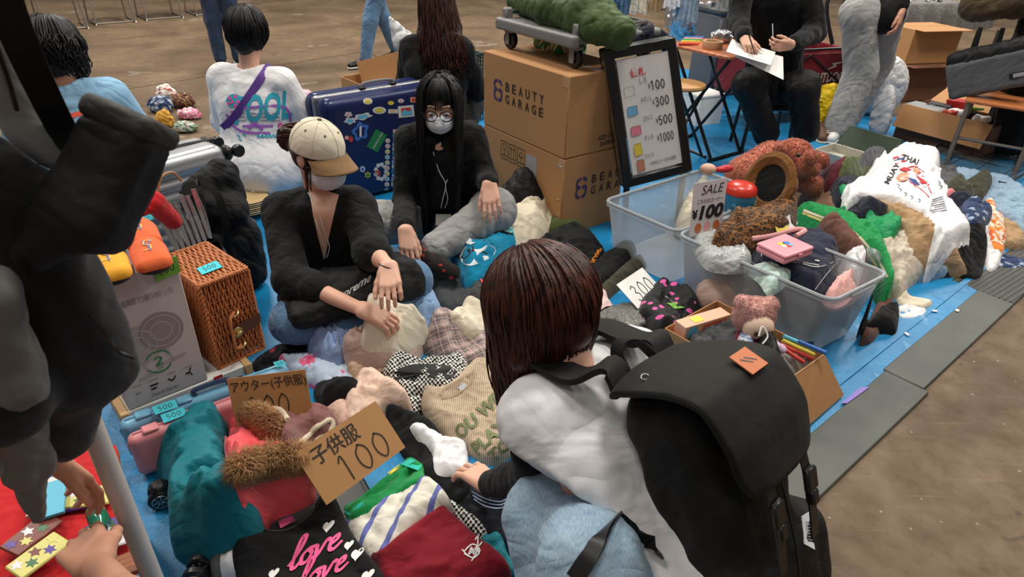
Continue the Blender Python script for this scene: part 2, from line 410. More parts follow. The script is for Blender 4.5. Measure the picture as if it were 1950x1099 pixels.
def blur(a, n):
 r = max(1, n//2)
 for _ in range(2):
  for ax in (0, 1):
   p = np.pad(a, [(r + 1, r) if k == ax else (0, 0) for k in (0, 1)], mode='edge'); c = np.cumsum(p, ax); m = a.shape[ax]
   a = (np.take(c, range(2*r + 1, 2*r + 1 + m), ax) - np.take(c, range(m), ax))/(2*r + 1)
 return a
def garment(name, label, px, th, m, fold=(.012, .08), z=None, edge=None, cat='clothing', group=None, seed=1, rnd=6, dirs=None, uvang=0.0, lift=0.0, blurn=9, parent=None, pts=None, flat=0.0, zo=None, cap=.5, rimz=0.0, cre=1.0):
 """a piece of cloth lying on the pile: its outline (pixels) is found on the pile, its middle raised by th, with folds"""
 global HM
 if pts is not None: P = np.array(pts, float)
 else:
  Q = np.asarray(px, float)
  P = np.array([at(*q, z) for q in Q]) if z is not None else onpile(Q, th*.4 if zo is None else zo, lift)
 o = P[:, :2];
 if rnd: o = smooth_path(o, rnd, True)
 lo = o.min(0) - .02; hi = o.max(0) + .02; i0, j0 = np.maximum(((lo - (HX, HY))/HR).astype(int), 0); i1, j1 = np.minimum(((hi - (HX, HY))/HR).astype(int) + 2, (HNX, HNY))
 X, Y = np.meshgrid(HX + np.arange(i0, i1)*HR, HY + np.arange(j0, j1)*HR, indexing='ij'); pt = np.stack([X, Y], -1).reshape(-1, 2)
 a = o; b = np.roll(o, -1, 0); ins = np.zeros(len(pt), bool); bd = np.full(len(pt), 9.0); near = np.zeros_like(pt)
 for p, q in zip(a, b):
  l = q - p; t = np.clip(((pt - p) @ l)/(l @ l + 1e-12), 0, 1); c = p + t[:, None]*l; d = np.linalg.norm(pt - c, axis=1); w = d < bd; bd[w] = d[w]; near[w] = c[w]
  if abs(q[1] - p[1]) > 1e-12:
   cr = ((p[1] > pt[:, 1]) != (q[1] > pt[:, 1])) & (pt[:, 0] < (q[0] - p[0])*(pt[:, 1] - p[1])/(q[1] - p[1]) + p[0]); ins ^= cr
 sh = X.shape; ins2 = ins.reshape(sh); H0 = np.minimum(HM[i0:i1, j0:j1], cap); e = edge*.8 if edge else float(np.clip(th*.8, .014, .045))
 u = np.clip(bd/e, 0, 1); prof = np.sqrt(1 - (1-u)**2)
 base = blur(H0, blurn)
 if lift: q = np.clip(bd/.06, 0, 1).reshape(sh); base = np.maximum(base, (rimz + (lift - rimz)*np.sqrt(1 - (1 - q)**2))*ins2)
 w = pt.copy()
 wq = w + .012*np.stack([np.sin(w @ A(23, 31.) + seed), np.sin(w @ A(-29, 19.) + seed*2)], 1)
 fl = fold[0]*(1.9*rid(wq, fold[1], seed, 2) + 1.0*rid(wq, fold[1]*.52, seed + 5, 2) + .5*rid(wq, fold[1]*.3, seed + 9, 2))
 tv = 1 + .35*np.sin(w @ A(11, 7.) + seed)*np.sin(w @ A(-8, 13.) + 2*seed)
 if dirs is not None:
  dd = A(cos(dirs[0]), sin(dirs[0])); q = w @ dd + .02*np.sin(w @ A(-dd[1], dd[0])*9 + seed) + .012*np.sin(w @ A(17, 11.) + seed); fl = fl*.6 + dirs[2]*(np.abs(np.sin(pi*q/dirs[1])) - .6)
 rg = np.random.default_rng(seed + 77); ia = np.flatnonzero(ins); K = int(min(30, max(2, len(ia)*HR*HR/.007)*cre)) if len(ia) else 0; cr_ = np.zeros(len(pt)); hh = float(np.clip(th*.3, .005, .026))*max(1, min(cre, 1.6))
 for _ in range(K):
  c0 = pt[rg.choice(ia)]; an = rg.uniform(0, 2*pi) if dirs is None else dirs[0] + pi/2 + rg.normal()*.3; cu = rg.normal()*6; Lc = rg.uniform(.07, .2)*(1 + min(1, len(ia)*HR*HR*6)); t = np.linspace(-.5, .5, 7)*Lc; pl = c0 + np.stack([np.cos(an + cu*t), np.sin(an + cu*t)], 1)*t[:, None]; bb = np.full(len(pt), 9.0); sg = np.zeros(len(pt)); tp = np.zeros(len(pt))
  for mi in range(6):
   l = pl[mi+1] - pl[mi]; u_ = np.clip(((pt - pl[mi]) @ l)/(l @ l), 0, 1); dv = pt - pl[mi] - u_[:, None]*l; d = np.linalg.norm(dv, axis=1); w_ = d < bb; bb[w_] = d[w_]; sg[w_] = np.sign(l[0]*dv[w_, 1] - l[1]*dv[w_, 0]); tp[w_] = (mi + u_[w_])/6
  sd = bb*sg; cr_ += hh*rg.uniform(.5, 1.2)*(.5 + .5*np.tanh(sd/.007))*np.exp(-np.maximum(sd, 0)/rg.uniform(.02, .05))*np.sin(pi*tp)**.7*(bb < .15)
 fl = fl + cr_
 top = base.ravel() + np.minimum(th*tv*prof + fl*np.clip(bd/max(e, .04), 0, 1), th*1.25 + .012); top = np.maximum(top, H0.ravel() + .003)
 keep = np.zeros(sh, bool); cell = ins2[:-1, :-1] | ins2[1:, :-1] | ins2[:-1, 1:] | ins2[1:, 1:]
 for x in (0, 1):
  for y in (0, 1): keep[x:sh[0]-1+x, y:sh[1]-1+y] |= cell
 k = keep.ravel(); idx = np.full(len(pt), -1); idx[k] = np.arange(k.sum()); out = k & ~ins; vx = pt.copy(); vx[out] = near[out]; vz = top.copy()
 vz[out] = np.maximum(np.minimum(hat(vx[out, 0], vx[out, 1]), cap), rimz) + .001
 V = np.c_[vx[k], vz[k]]; ii = idx.reshape(sh); F = np.stack([ii[:-1, :-1], ii[1:, :-1], ii[1:, 1:], ii[:-1, 1:]], -1)[cell]
 n2 = HM[i0:i1, j0:j1].copy(); n2[ins2] = np.maximum(n2, top.reshape(sh))[ins2]; HM[i0:i1, j0:j1] = n2
 g = G().add((V, F)); c = o.mean(0); q = V[:, :2] - c; ca, sa = cos(uvang), sin(uvang)
 g.uv = np.c_[q[:, 0]*ca + q[:, 1]*sa, -q[:, 0]*sa + q[:, 1]*ca + .7*V[:, 2]]
 ob = obj(name, g, m, parent, label if parent is None else None, cat if parent is None else None, group if parent is None else None, angle=None)
 if parent is not None and label: ob['label'] = label
 return ob
def stamp(poly, z):
 """a solid (bin, box) takes up its place in the height field"""
 o = np.asarray(poly, float)[:, :2]; lo = o.min(0); hi = o.max(0); i0, j0 = np.maximum(((lo - (HX, HY))/HR).astype(int), 0); i1, j1 = np.minimum(((hi - (HX, HY))/HR).astype(int) + 2, (HNX, HNY))
 X, Y = np.meshgrid(HX + np.arange(i0, i1)*HR, HY + np.arange(j0, j1)*HR, indexing='ij'); ins = np.zeros(X.shape, bool)
 for p, q in zip(o, np.roll(o, -1, 0)):
  if abs(q[1] - p[1]) > 1e-12: ins ^= ((p[1] > Y) != (q[1] > Y)) & (X < (q[0] - p[0])*(Y - p[1])/(q[1] - p[1]) + p[0])
 s = HM[i0:i1, j0:j1]; s[ins] = np.maximum(s[ins], z)
def pxmap(vf, o, ux, uy):
 """flat drawing -> pixels by the three pixel vectors origin, per unit x, per unit y"""
 v, f = vf; return np.asarray(o, float) + v[:, :1]*A(*ux) + v[:, 1:2]*A(*uy), f
def printed(name, parent, vf, m, dz=.0035, label=None):
 """a flat drawing given in pixels, laid on the pile's surface"""
 v, f = vf; P = onpile(v, dz);
 o = obj(name, (P, f), m, parent, angle=None)
 if label: o['label'] = label
 return o
def onmesh(o, px, off=.002, parent_org=None):
 """pixels -> points on an object's own surface along the line of sight, lifted off by off; misses come back as None"""
 from mathutils.bvhtree import BVHTree
 me = o.data; og = ORG[o.name]; key = o.name
 if key not in _bv: _bv[key] = BVHTree.FromPolygons([tuple(v.co) for v in me.vertices], [tuple(p.vertices) for p in me.polygons])
 out = []
 for q in np.asarray(px, float).reshape(-1, 2):
  d = nrm(ray(*q)); h = _bv[key].ray_cast(Vector(EYE - og), Vector(d))
  if h[0] is None: h = _bv[key].find_nearest(Vector(EYE - og + d*(np.linalg.norm(og - EYE))))
  n = np.array(h[1]); n = n if n @ d < 0 else -n; out.append(np.array(h[0]) + og + n*off)
 return np.array(out)
_bv = {}
def decal(name, parent, vf, m, off=.002, label=None, on=None):
 """flat drawing in pixels laid on the surface of a solid part"""
 v, f = vf; o = obj(name, (onmesh(on or parent, v, off), f), m, parent, angle=None, kind='stuff' if name == 'print' else None)
 if label: o['label'] = label
 return o
def star(n, r0, r1): return [((r1 if i % 2 else r0)*sin(i*pi/n), (r1 if i % 2 else r0)*cos(i*pi/n)) for i in range(2*n)]
def fan(poly):
 """flat polygon as triangles about its middle"""
 p = np.asarray(poly, float); c = p.mean(0); n = len(p); return np.concatenate([p, [c]]), [[i, (i+1) % n, n] for i in range(n)]
def flats(polys):
 V = []; F = []; b = 0
 for p in polys:
  v, f = fan(p); V.append(v); F += [[i + b for i in q] for q in f]; b += len(v)
 return np.concatenate(V), F
def heart(r=1): return [(r*.8*sin(t)**3, r*(.65*cos(t) - .25*cos(2*t) - .1*cos(3*t) - .05*cos(4*t))) for t in np.linspace(0, 2*pi, 20)[:-1]]
def disc(r=1, n=12, e=1): return [(r*cos(t), r*e*sin(t)) for t in np.linspace(0, 2*pi, n + 1)[:-1]]
def hand_prims(s, w, d, t, n, curl=.5, L=.18, spread=.08, thumb=.5):
 """w wrist, d towards the fingers, t towards the thumb, n back of the hand"""
 d = nrm(d); t = nrm(t - d*np.dot(t, d)); n = nrm(n - d*np.dot(n, d) - t*np.dot(n, t)); q = L/.18
 curl = [curl]*4 if not hasattr(curl, '__len__') else curl
 for i in range(4):
  u = (.030 - .02*i)*q; kn = w + d*(.088 - .004*abs(i - 1) - (.006 if i == 3 else 0))*q + t*u + n*.002
  s.cone(w + t*u*.55, kn, .0175*q, .0115*q, .012)
  e = nrm(d + t*(spread*(1.5 - i)/1.5)); c = curl[i]; p = kn; a = c*.55
  for l, r0, r1 in zip(A(.044, .027, .021)*q*(.93, 1.03, .97, .8)[i], A(.0094, .0085, .0076)*q, A(.0085, .0076, .0064)*q):
   v = e*cos(a) - n*sin(a); s.cone(p, p + v*l, r0, r1, .003); p = p + v*l; a += c
 p = w + d*.028*q + t*.027*q - n*.004; a = thumb
 s.cone(w + d*.005 + t*.012, p, .017*q, .0155*q, .012)
 for l, r0, r1 in ((.037, .0145, .0115), (.031, .0112, .0098), (.024, .0098, .0078)):
  v = nrm(d*cos(a*.9)*.9 + t*sin(a)*.9 - n*.25); s.cone(p, p + v*l*q, r0*q, r1*q, .006); p = p + v*l*q; a -= .22
 return s
def arm_hand(el, wr, d, t, n, curl=.5, spread=.08, thumb=.7, L=.18, res=.006, start=0.0, rw=.0235):
 s = Sdf(.012); a = np.array(el) + (np.array(wr) - el)*start; r0 = .040 + (rw - .040)*max(start, .3)
 s.cone(a, a + (wr - a)*.3, r0, r0, .02); s.cone(a + (wr - a)*.25, wr, r0, rw, .02); hand_prims(s, np.array(wr, float), d, np.array(t, float), np.array(n, float), curl, L, spread, thumb); return s.mesh(res)
def head_prims(s, c, f, up, sc=1.0, face=True):
 """c middle of the head, f where the face looks, up towards the crown"""
 f = nrm(f); up = nrm(up - f*np.dot(up, f)); l = np.cross(up, f); P = lambda x, y, z: c + (l*x + f*y + up*z)*sc
 M = np.stack([l, f, up], 1)
 s.ell(P(0, -.008, .028), A(.076, .094, .088)*sc, M, .02); s.ell(P(0, .022, -.035), A(.062, .066, .078)*sc, M, .03); s.cone(P(0, .062, -.085), P(0, .068, -.085), .022*sc, .02*sc, .03)
 if face:
  s.cone(P(0, .092, .004), P(0, .108, -.03), .008*sc, .0125*sc, .012); s.cone(P(-.012, .098, -.034), P(.012, .098, -.034), .008*sc, .008*sc, .006)
  s.cone(P(-.017, .088, -.062), P(.017, .088, -.062), .0075*sc, .0075*sc, .006); s.cone(P(-.014, .086, -.071), P(.014, .086, -.071), .0075*sc, .0075*sc, .006)
  for k in (-1, 1): s.cone(P(.02*k, .088, .026), P(.045*k, .08, .024), .009*sc, .008*sc, .012); s.cone(P(.035*k, .065, -.02), P(.04*k, .06, -.022), .02*sc, .02*sc, .02)
 for k in (-1, 1):
  s.ell(P(.078*k, -.004, -.005), A(.010, .020, .032)*sc, M, .006)
 return P
def torso_prims(s, J, g=0.0, fl=.72, nk=1.0):
 """trunk from shoulders to hips; g thickens it for clothes"""
 f = J['f']; a, b = J['shL'], J['shR']; hl, hr = J['hipL'], J['hipR']; m = (a + b)/2; h = (hl + hr)/2; up = nrm(m - h); ch = m - up*.12
 lat = nrm(a - b)
 s.cone(m + (a - m)*.85, m + (b - m)*.85, .052 + g, .052 + g, .04)
 for k in (1, -1):
  s.cone(ch + lat*k*.065, h + up*.06 + lat*k*.05, .105 + g, .10 + g, .05, (f, fl))
  s.cone(m + lat*k*.07 - up*.03, ch + lat*k*.075, .07 + g, .1 + g, .05, (f, fl))
 s.cone(h + lat*.07, h - lat*.07, .118 + g, .118 + g, .05); s.cone(m + (J['neck'] - m)*nk, m, .05 + (0 if nk == 1 else .015), .07 + g, .05)
def skin(name, J, m, root, hands=None, face=True, sc=1.0, res=.008, coarse=.018):
 """one continuous body under the clothes, with a finer head and finer bare forearms and hands"""
 s = Sdf(.03); torso_prims(s, J, -.045)
 for k in 'LR':
  s.chain([J['sh'+k], J['el'+k], J['wr'+k]], [.038, .030, .02], .03)
  if 'kn'+k in J: s.chain([J['hip'+k], J['kn'+k], J['an'+k]], [.062, .044, .03], .03)
 g = G().add(s.mesh(coarse)); s = Sdf(.03)
 P = head_prims(s, J['head'], J['look'], J['hup'], sc, face); s.cone(P(0, -.02, -.05), J['neck'] - nrm(J['head'] - J['neck'])*.06, .05, .054, .03); g.add(s.mesh(res))
 for h in (hands or []): g.add(h)
 return obj(name, g, m, root, angle=None), P
def top_prims(J, g=.018, sl=(1.0, 1.0), rs=(.062, .055, .045), hang=None, fl=.78, nk=.3):
 """a top: trunk plus sleeves; sl = how far down the arm each sleeve (L, R) goes, 1 = wrist, .5 = elbow"""
 s = Sdf(.03); torso_prims(s, J, g, fl, nk)
 for k, q in zip('LR', sl):
  a, e, w = J['sh'+k], J['el'+k], J['wr'+k]
  if q <= .5: s.cone(a, a + (e - a)*(q/.5), rs[0], rs[0]*(1 - q*2) + rs[1]*q*2, .035)
  else: s.cone(a, e, rs[0], rs[1], .035); s.cone(e, e + (w - e)*((q - .5)/.5), rs[1], rs[2], .025)
 return s
def pants_prims(J, r=(.098, .075, .058), to=1.0, k=.04):
 s = Sdf(k); h = (J['hipL'] + J['hipR'])/2
 s.cone(J['hipL'], J['hipR'], .125, .125, .05)
 for q in 'LR': s.cone(J['hip'+q], J['kn'+q], r[0], r[1], k); s.cone(J['kn'+q], J['kn'+q] + (J['an'+q] - J['kn'+q])*to, r[1], r[2], k)
 return s
def worn(name, s, res, m, root, wr=((.012, .09, 1), (.006, .045, 2)), label=None, uvang=0.0):
 v, f = s.mesh(res, wr); g = G().add((v, f)); g.uv = plan_uv(v, uvang); o = obj(name, g, m, root, angle=None)
 if label: o['label'] = label
 return o
def strand_mesh(paths, r0, r1, n=4):
 n = 3
 """many tapering locks as one mesh"""
 g = G()
 for P in paths:
  m = len(P); t = np.linspace(0, 1, m); g.add(tube(P, (r0*(1-t) + r1*t)*np.minimum(1, .35 + 4*t), n))
 return g
def hair_mat(name, c, c2, rough=.38):
 if name in MATS: return MATS[name]
 n = N(name); o = n.oc(); z = n.noise(n.n('Mapping', Vector=o, Scale=(60, 60, 9)).outputs[0], 1.0, 3.0); y = n.n('SeparateXYZ', _0=o).outputs[2]
 MATS[name] = n.done(n.mix(n.ramp(z, .3, .72), lin(c), lin(c2)), rough, n.bump(n.noise(n.n('Mapping', Vector=o, Scale=(300, 300, 30)).outputs[0], 1.0), .4, .003), Specular_IOR_Level=.3); return MATS[name]
def scalp_locks(P, n, length, part=0.0, rad=(.083, .103, .098), c0=(0, -.012, .03), front=.75, fall=None, wav=.006, seed=3, back=True, curl_in=.0, tip=.02, pre=.008):
 """locks from a parting over the skull, then hanging; P maps head coordinates (left, front, up) to the place"""
 r = np.random.default_rng(seed); out = []; down = A(0, 0, -1) if fall is None else nrm(fall)
 o = P(0, 0, 0); sc = np.linalg.norm(P(1, 0, 0) - o); L, Fd, U = (nrm(P(1, 0, 0) - o), nrm(P(0, 1, 0) - o), nrm(P(0, 0, 1) - o))
 dl = A(np.dot(down, L), np.dot(down, Fd), np.dot(down, U))
 R3 = A(*rad); C0 = A(*c0)
 for i in range(n):
  az = r.uniform(-pi, pi)                       # which way the lock leaves the crown: 0 = front
  if abs(az) < front and r.random() < .999:
   if front > 0: az = math.copysign(front + r.uniform(0, .5), az)
  side = sin(az); u = r.uniform(.0, .35); e = A(sin(az), cos(az), 0); pol0 = .12 + r.uniform(0, .75); ln = length*r.uniform(.86, 1.05) if not callable(length) else length(az)*r.uniform(.9, 1.04)
  k = R3 + pre + r.normal()*.0035; pos = None; path = []; pol = pol0*1.0; st = ln/13; dirv = None; w1, w2 = r.uniform(0, 6.3, 2)
  for j in range(14):
   if dirv is None:
    q = A(e[0]*sin(pol), e[1]*sin(pol), cos(pol)); p = C0 + q*k; path.append(p)
    pol += st/np.mean(k)
    t = A(e[0]*cos(pol), e[1]*cos(pol), -sin(pol))*k; t = nrm(t)
    if pol > 1.45 or np.dot(t, dl) > .93: dirv = t; pos = p
   else:
    dirv = nrm(dirv*.62 + dl*.38 - A(e[0], e[1], 0)*curl_in*(j/13)); pos = pos + dirv*st
    q = (pos - C0)/k; nn = np.linalg.norm(q)
    if nn < 1: pos = C0 + q/nn*k
    path.append(pos + A(sin(j*.7 + w1), cos(j*.7 + w2), 0)*wav*(j/13))
  out.append(np.array([P(*x) for x in path]))
 return out
# ============================================================ the setting
def _floor():
 n = N('concrete'); o = n.oc(); a = n.noise(o, 1.3, 6.0, .6); b = n.noise(o, 9.0, 6.0); c = n.mix(n.ramp(a, .3, .72), lin((86, 68, 50)), lin((130, 108, 84)))
 c = n.mix(n.math('MULTIPLY', n.ramp(b, .35, .7), .5), c, lin((80, 68, 54)))
 v = n.n('TexVoronoi', {'feature': 'F1'}, Vector=n.n('VectorMath', {'operation': 'ADD'}, _0=o, _1=n.n('TexNoise', Vector=o, Scale=6.0).outputs[1]).outputs[0], Scale=2.6).outputs['Distance']
 c = n.mix(n.math('MULTIPLY', n.ramp(v, .17, .11), .5), c, lin((62, 50, 40)))
 pv = n.n('TexVoronoi', {'feature': 'F1'}, Vector=n.n('VectorMath', {'operation': 'ADD'}, _0=o, _1=n.n('TexNoise', Vector=o, Scale=4.0).outputs[1]).outputs[0], Scale=.9).outputs['Distance']; c = n.mix(n.math('MULTIPLY', n.ramp(pv, .13, .1), .5), c, lin((142, 132, 120)))
 m2 = n.noise(o, 26.0, 5.0, .5); c = n.mix(n.math('MULTIPLY', n.ramp(m2, .5, .72), .35), c, lin((70, 56, 42)))
 sp = n.n('TexVoronoi', {'feature': 'F1'}, Vector=o, Scale=14.0).outputs['Distance']; c = n.mix(n.math('MULTIPLY', n.ramp(sp, .075, .05), .6), c, lin((176, 164, 146)))
 st = n.noise(n.n('Mapping', Vector=o, Rotation=(0, 0, .5), Scale=(1, 14, 1)).outputs[0], 3.0, 4.0); c = n.mix(n.math('MULTIPLY', n.ramp(st, .62, .75), .18), c, lin((168, 150, 124)))
 return n.done(c, n.n('MapRange', _0=b, _1=.3, _2=.7, _3=.5, _4=.75).outputs[0], n.bump(b, .25, .006), Specular_IOR_Level=.3)
CONC = _floor()
v, f = [], []
xs = np.linspace(-16, 20, 37); ys = np.linspace(-4, 30, 35)
X, Y = np.meshgrid(xs, ys, indexing='ij'); ii = np.arange(X.size).reshape(X.shape)
obj('floor', (np.stack([X, Y, X*0 - .004], -1).reshape(-1, 3), np.stack([ii[:-1, :-1], ii[1:, :-1], ii[1:, 1:], ii[:-1, 1:]], -1).reshape(-1, 4)), CONC, kind='structure', org=(0, 0, 0), angle=None)
E1 = nrm(at(1950, 575) - at(1560, 950)); E2 = A(-E1[1], E1[0], 0); MO = at(1560, 950)      # along the matting, into the stall, its near outer edge
uvw = lambda u, v, z=0.0: MO + E1*u + E2*v + A(0, 0, z)
dk = mat('joint_dirt', (52, 44, 36), .9)
for i, (a, b, w) in enumerate((((-40, 213), (700, 97), .014), ((700, 97), (724, 112), .014), ((0, 100), (330, 62), .008), ((640, 75), (930, 20), .006))):
 p, q = at(*a), at(*b); obj('trim_%d' % (i + 1), ribbon([p + A(0, 0, -.0035), q + A(0, 0, -.0035)], np.cross(q - p, (0, 0, 1)), w, .002), dk, kind='structure')
def _tarp():
 n = N('blue_tarp'); o = n.oc(); a = n.noise(o, 2.2, 4.0, 1.0); c = n.mix(a, lin((3, 104, 160)), lin((22, 144, 200)))
 x, y = (n.n('SeparateXYZ', _0=n.n('Mapping', Vector=o, Rotation=(0, 0, -math.atan2(E1[1], E1[0]))).outputs[0]).outputs[i] for i in (0, 1))
 wv = n.math('MULTIPLY', n.math('SINE', n.math('MULTIPLY', x, 900.0)), n.math('SINE', n.math('MULTIPLY', y, 900.0)))
 wear = n.ramp(n.noise(o, 5.0, 5.0, 1.2), .66, .74); c = n.mix(n.math('MULTIPLY', wear, .55), c, lin((150, 200, 226)))
 nb = n.bump(n.noise(o, 7.0, 5.0, .6), .4, .03); return n.done(c, .38, n.bump(wv, .15, .002, nb), Specular_IOR_Level=.5)
TARP = _tarp()
hem_v = ((at(1605, 765) - MO) @ E2 + (at(1945, 512) - MO) @ E2)/2 + .005
def sheet(u0, u1, v0, v1, step, amp, z0, seed):
 us = np.arange(u0, u1 + 1e-6, step); vs = np.arange(v0, v1 + 1e-6, step); U, V = np.meshgrid(us, vs, indexing='ij'); P = MO + U[..., None]*E1 + V[..., None]*E2; p2 = P.reshape(-1, 3)[:, :2]
 z = z0 + amp*(rid(p2, .35, seed) + .5*rid(p2, .12, seed + 1) + .6); ed = np.minimum.reduce([U - u0, u1 - U, V - v0, v1 - V]).ravel(); z = np.minimum(z, z0 + np.clip(ed, 0, 1)*.12 + .001)
 q = P.reshape(-1, 3).copy(); q[:, 2] = z; ii = np.arange(U.size).reshape(U.shape); return q, np.stack([ii[:-1, :-1], ii[1:, :-1], ii[1:, 1:], ii[:-1, 1:]], -1).reshape(-1, 4)
tu0 = (at(1610, 765) - MO) @ E1
t = thing('plastic_sheet', 'blue plastic ground sheet spread under all the goods of the stall', 'tarp', uvw(1, 1.5))
obj('sheet', sheet(-1.75, 4.6, hem_v, 4.25, .035, .008, .0, 3), TARP, t, angle=None)
obj('hem', sheet(-1.75, 4.6, hem_v + .075, hem_v + .10, .0125, .002, .009, 8), TARP, t, angle=None)
tp = mat('purple_tape', (120, 96, 190), .4)
obj('strip_of_tape', plate([at(1602, 768, .013), at(1613, 768, .013), at(1656, 737, .013), at(1638, 737, .013)], .002), tp, org=at(1620, 755, .012), label='small purple strip of tape at the corner of the blue ground sheet', cat='tape')
def _rub():
 n = N('rubber_mat'); o = n.oc(); c = n.mix(n.noise(o, 5.0, 5.0), lin((62, 64, 60)), lin((92, 94, 88))); st = n.ramp(n.noise(n.n('Mapping', Vector=o, Scale=(3, 22, 1), Rotation=(0, 0, .9)).outputs[0], 2.0, 5.0), .66, .8)
 c = n.mix(n.math('MULTIPLY', st, .35), c, lin((150, 150, 142))); return n.done(c, .55, n.bump(n.noise(o, 120.0, 3.0), .4, .003))
def _rub2():
 n = N('ribbed_rubber'); o = n.oc(); x, y = (n.n('SeparateXYZ', _0=n.n('Mapping', Vector=o, Rotation=(0, 0, -math.atan2(E1[1], E1[0]))).outputs[0]).outputs[i] for i in (0, 1))
 z = n.math('MULTIPLY', n.math('SINE', n.math('MULTIPLY', x, 190.0)), n.math('SINE', n.math('MULTIPLY', y, 190.0))); return n.done(n.mix(n.ramp(z, -.4, .4), lin((44, 44, 42)), lin((84, 84, 80))), .5, n.bump(z, .8, .004))
us1 = (at(1785, 757) - MO) @ E1; us2 = (at(1950, 588) - MO) @ E1
ma = math.atan2(E1[1], E1[0])
def mt(u0, u1, v0, v1, lab, m, h=.012):
 c = uvw((u0+u1)/2, (v0+v1)/2); o = obj('rubber_mat', box((0, 0, h/2 - .004), (u1-u0-.004, v1-v0, h), .004), m, org=(0, 0, 0), label=lab, cat='mat'); o.location = c; o.rotation_euler = (0, 0, ma)
RUB, RUB2 = _rub(), _rub2()
mt(-1.2, us1, 0, hem_v + .01, 'smooth dark rubber mat lying between the crouching shopper and the bare concrete', RUB, .013)
mt(us1, us2, .02, hem_v + .02, 'smooth dark rubber mat along the blue sheet, scratched with pale marks', RUB, .012)
mt(us2, us2 + 1.6, .02, hem_v + .14, 'ribbed dark rubber mat at the far end of the matting, beside the jeans', RUB2, .011)
# ============================================================ materials shared by people
SKIN = mat('skin', (222, 172, 148), .5, var=.08, sc=30, Subsurface_Weight=.12, Subsurface_Radius=(.012, .005, .003), Subsurface_Scale=.5)
SKIN2 = mat('skin_warm', (206, 150, 124), .5, var=.08, sc=30)
H_BROWN = hair_mat('hair_reddish_brown', (26, 10, 8), (84, 40, 28), .42)
H_BLACK = hair_mat('hair_black', (7, 6, 7), (22, 19, 19), .5)
H_DBROWN = hair_mat('hair_dark_brown', (24, 14, 12), (80, 46, 38), .36)
BLK = cloth('black_cotton', (20, 20, 21), wr=.5, sheen=.05); BLK2 = cloth('black_nylon', (27, 26, 26), wr=.35, rough=.6, sheen=.0, weave=1400)
WHT = cloth('white_cotton', (232, 230, 232), wr=.6, wsc=9); JEAN = cloth('light_denim', (128, 160, 188), 'denim', (178, 200, 216)); JEAN2 = cloth('mid_denim', (70, 104, 142), 'denim', (112, 146, 178))
GSW = cloth('grey_sweat', (150, 149, 148), 'melange', (172, 171, 170), wr=.6)
PLB = mat('black_plastic', (16, 16, 17), .35); STEEL = mat('steel', (190, 188, 184), .3, 1.0); WHP = mat('white_paper', (238, 236, 232), .7); CARD = None
# ============================================================ the crouching shopper and her rucksack
J = dict(head=atY(1030, 600, 1.15), look=A(-.62, .55, -.56), hup=A(-.3, .42, .85), neck=atY(1085, 700, 1.09), shL=atY(1022, 800, 1.0), shR=atY(1205, 688, 1.2), f=A(-.45, .5, -.74),
         elL=atY(1020, 905, 1.09), wrL=atY(930, 922, 1.26), elR=A(.28, 1.40, .42), wrR=A(.12, 1.52, .2), hipL=A(.24, .66, .36), hipR=A(.40, .80, .36), knL=atY(1055, 985, .97), anL=A(.12, .70, .08), knR=A(.24, 1.20, .40), anR=A(.34, .95, .08))
root = thing('person', 'person crouching with reddish brown bob, white top, pale jeans and black rucksack on the back', 'person', (.2, .8, 0))
hd = nrm(atY(872, 850, 1.4)*A(1, 1, 0) - J['wrL']*A(1, 1, 0) + A(0, 0, -.055))
hL = arm_hand(J['elL'], J['wrL'], hd, A(.75, .5, -.1), A(-.15, .1, 1), (.35, .3, .35, .4), .14, .5, .185, start=.55, res=.0042)
hR = arm_hand(J['elR'], J['wrR'], A(-.7, .6, -.35), A(-.6, -.6, 0), A(0, 0, 1), .5, start=.5)
body, P = skin('body', J, SKIN, root, [hL, hR])
ringp = J['wrL'] + hd*.105
obj('ring', tube([ringp + .011*(cos(a)*A(.8, .55, 0) + sin(a)*A(0, 0, 1)) for a in np.linspace(0, 2*pi, 15)[:-1]], .0018, 6, closed=True), STEEL, body, label='silver ring')
s = top_prims(J, .024, (.42, .42), (.078, .088, .06), fl=.85); s.cone(J['hipL']*.5 + J['hipR']*.5, J['hipL']*.5 + J['hipR']*.5 + A(.02, -.05, -.08), .17, .17, .06)
p1, p2 = atY(985, 862, 1.02), atY(1140, 972, .86); n1 = np.cross(p2 - p1, ray(1060, 915)); n1 = nrm(n1 if n1[2] < 0 else -n1); p3 = atY(1168, 1050, .8); n2 = np.cross(p3 - p2, ray(1150, 1010)); n2 = nrm(n2 if n2[0] < 0 else -n2); s._add(lambda P: np.maximum(-((P - p1) @ n1), -((P - p2) @ n2)), [-1e3]*3, [1e3]*3, 0, 's')
ws_ = worn('white_shirt', s, .0085, WHT, root, ((.016, .13, 4), (.006, .06, 9)))
s = Sdf(.03)
for k in 'LR': a, e, w = J['sh'+k], J['el'+k], J['wr'+k]; s.cone(a + (e - a)*.5, e, .056, .054, .02); s.cone(e, e + (w - e)*.93, .054, .036, .025)
worn('black_sleeves', s, .006, BLK, root, ((.005, .05, 4),), label='long black under-sleeves')
s = pants_prims(J, (.118, .094, .066)); s.cone((J['hipL'] + J['hipR'])/2 + A(-.03, .02, .06), J['knL'], .115, .09, .05); s.cone(J['hipL'] + A(-.09, .09, .19), J['knL'] + A(.05, -.01, .01), .095, .085, .05); jn_ = worn('jeans', s, .0085, JEAN, root, ((.010, .10, 14), (.004, .045, 19)))
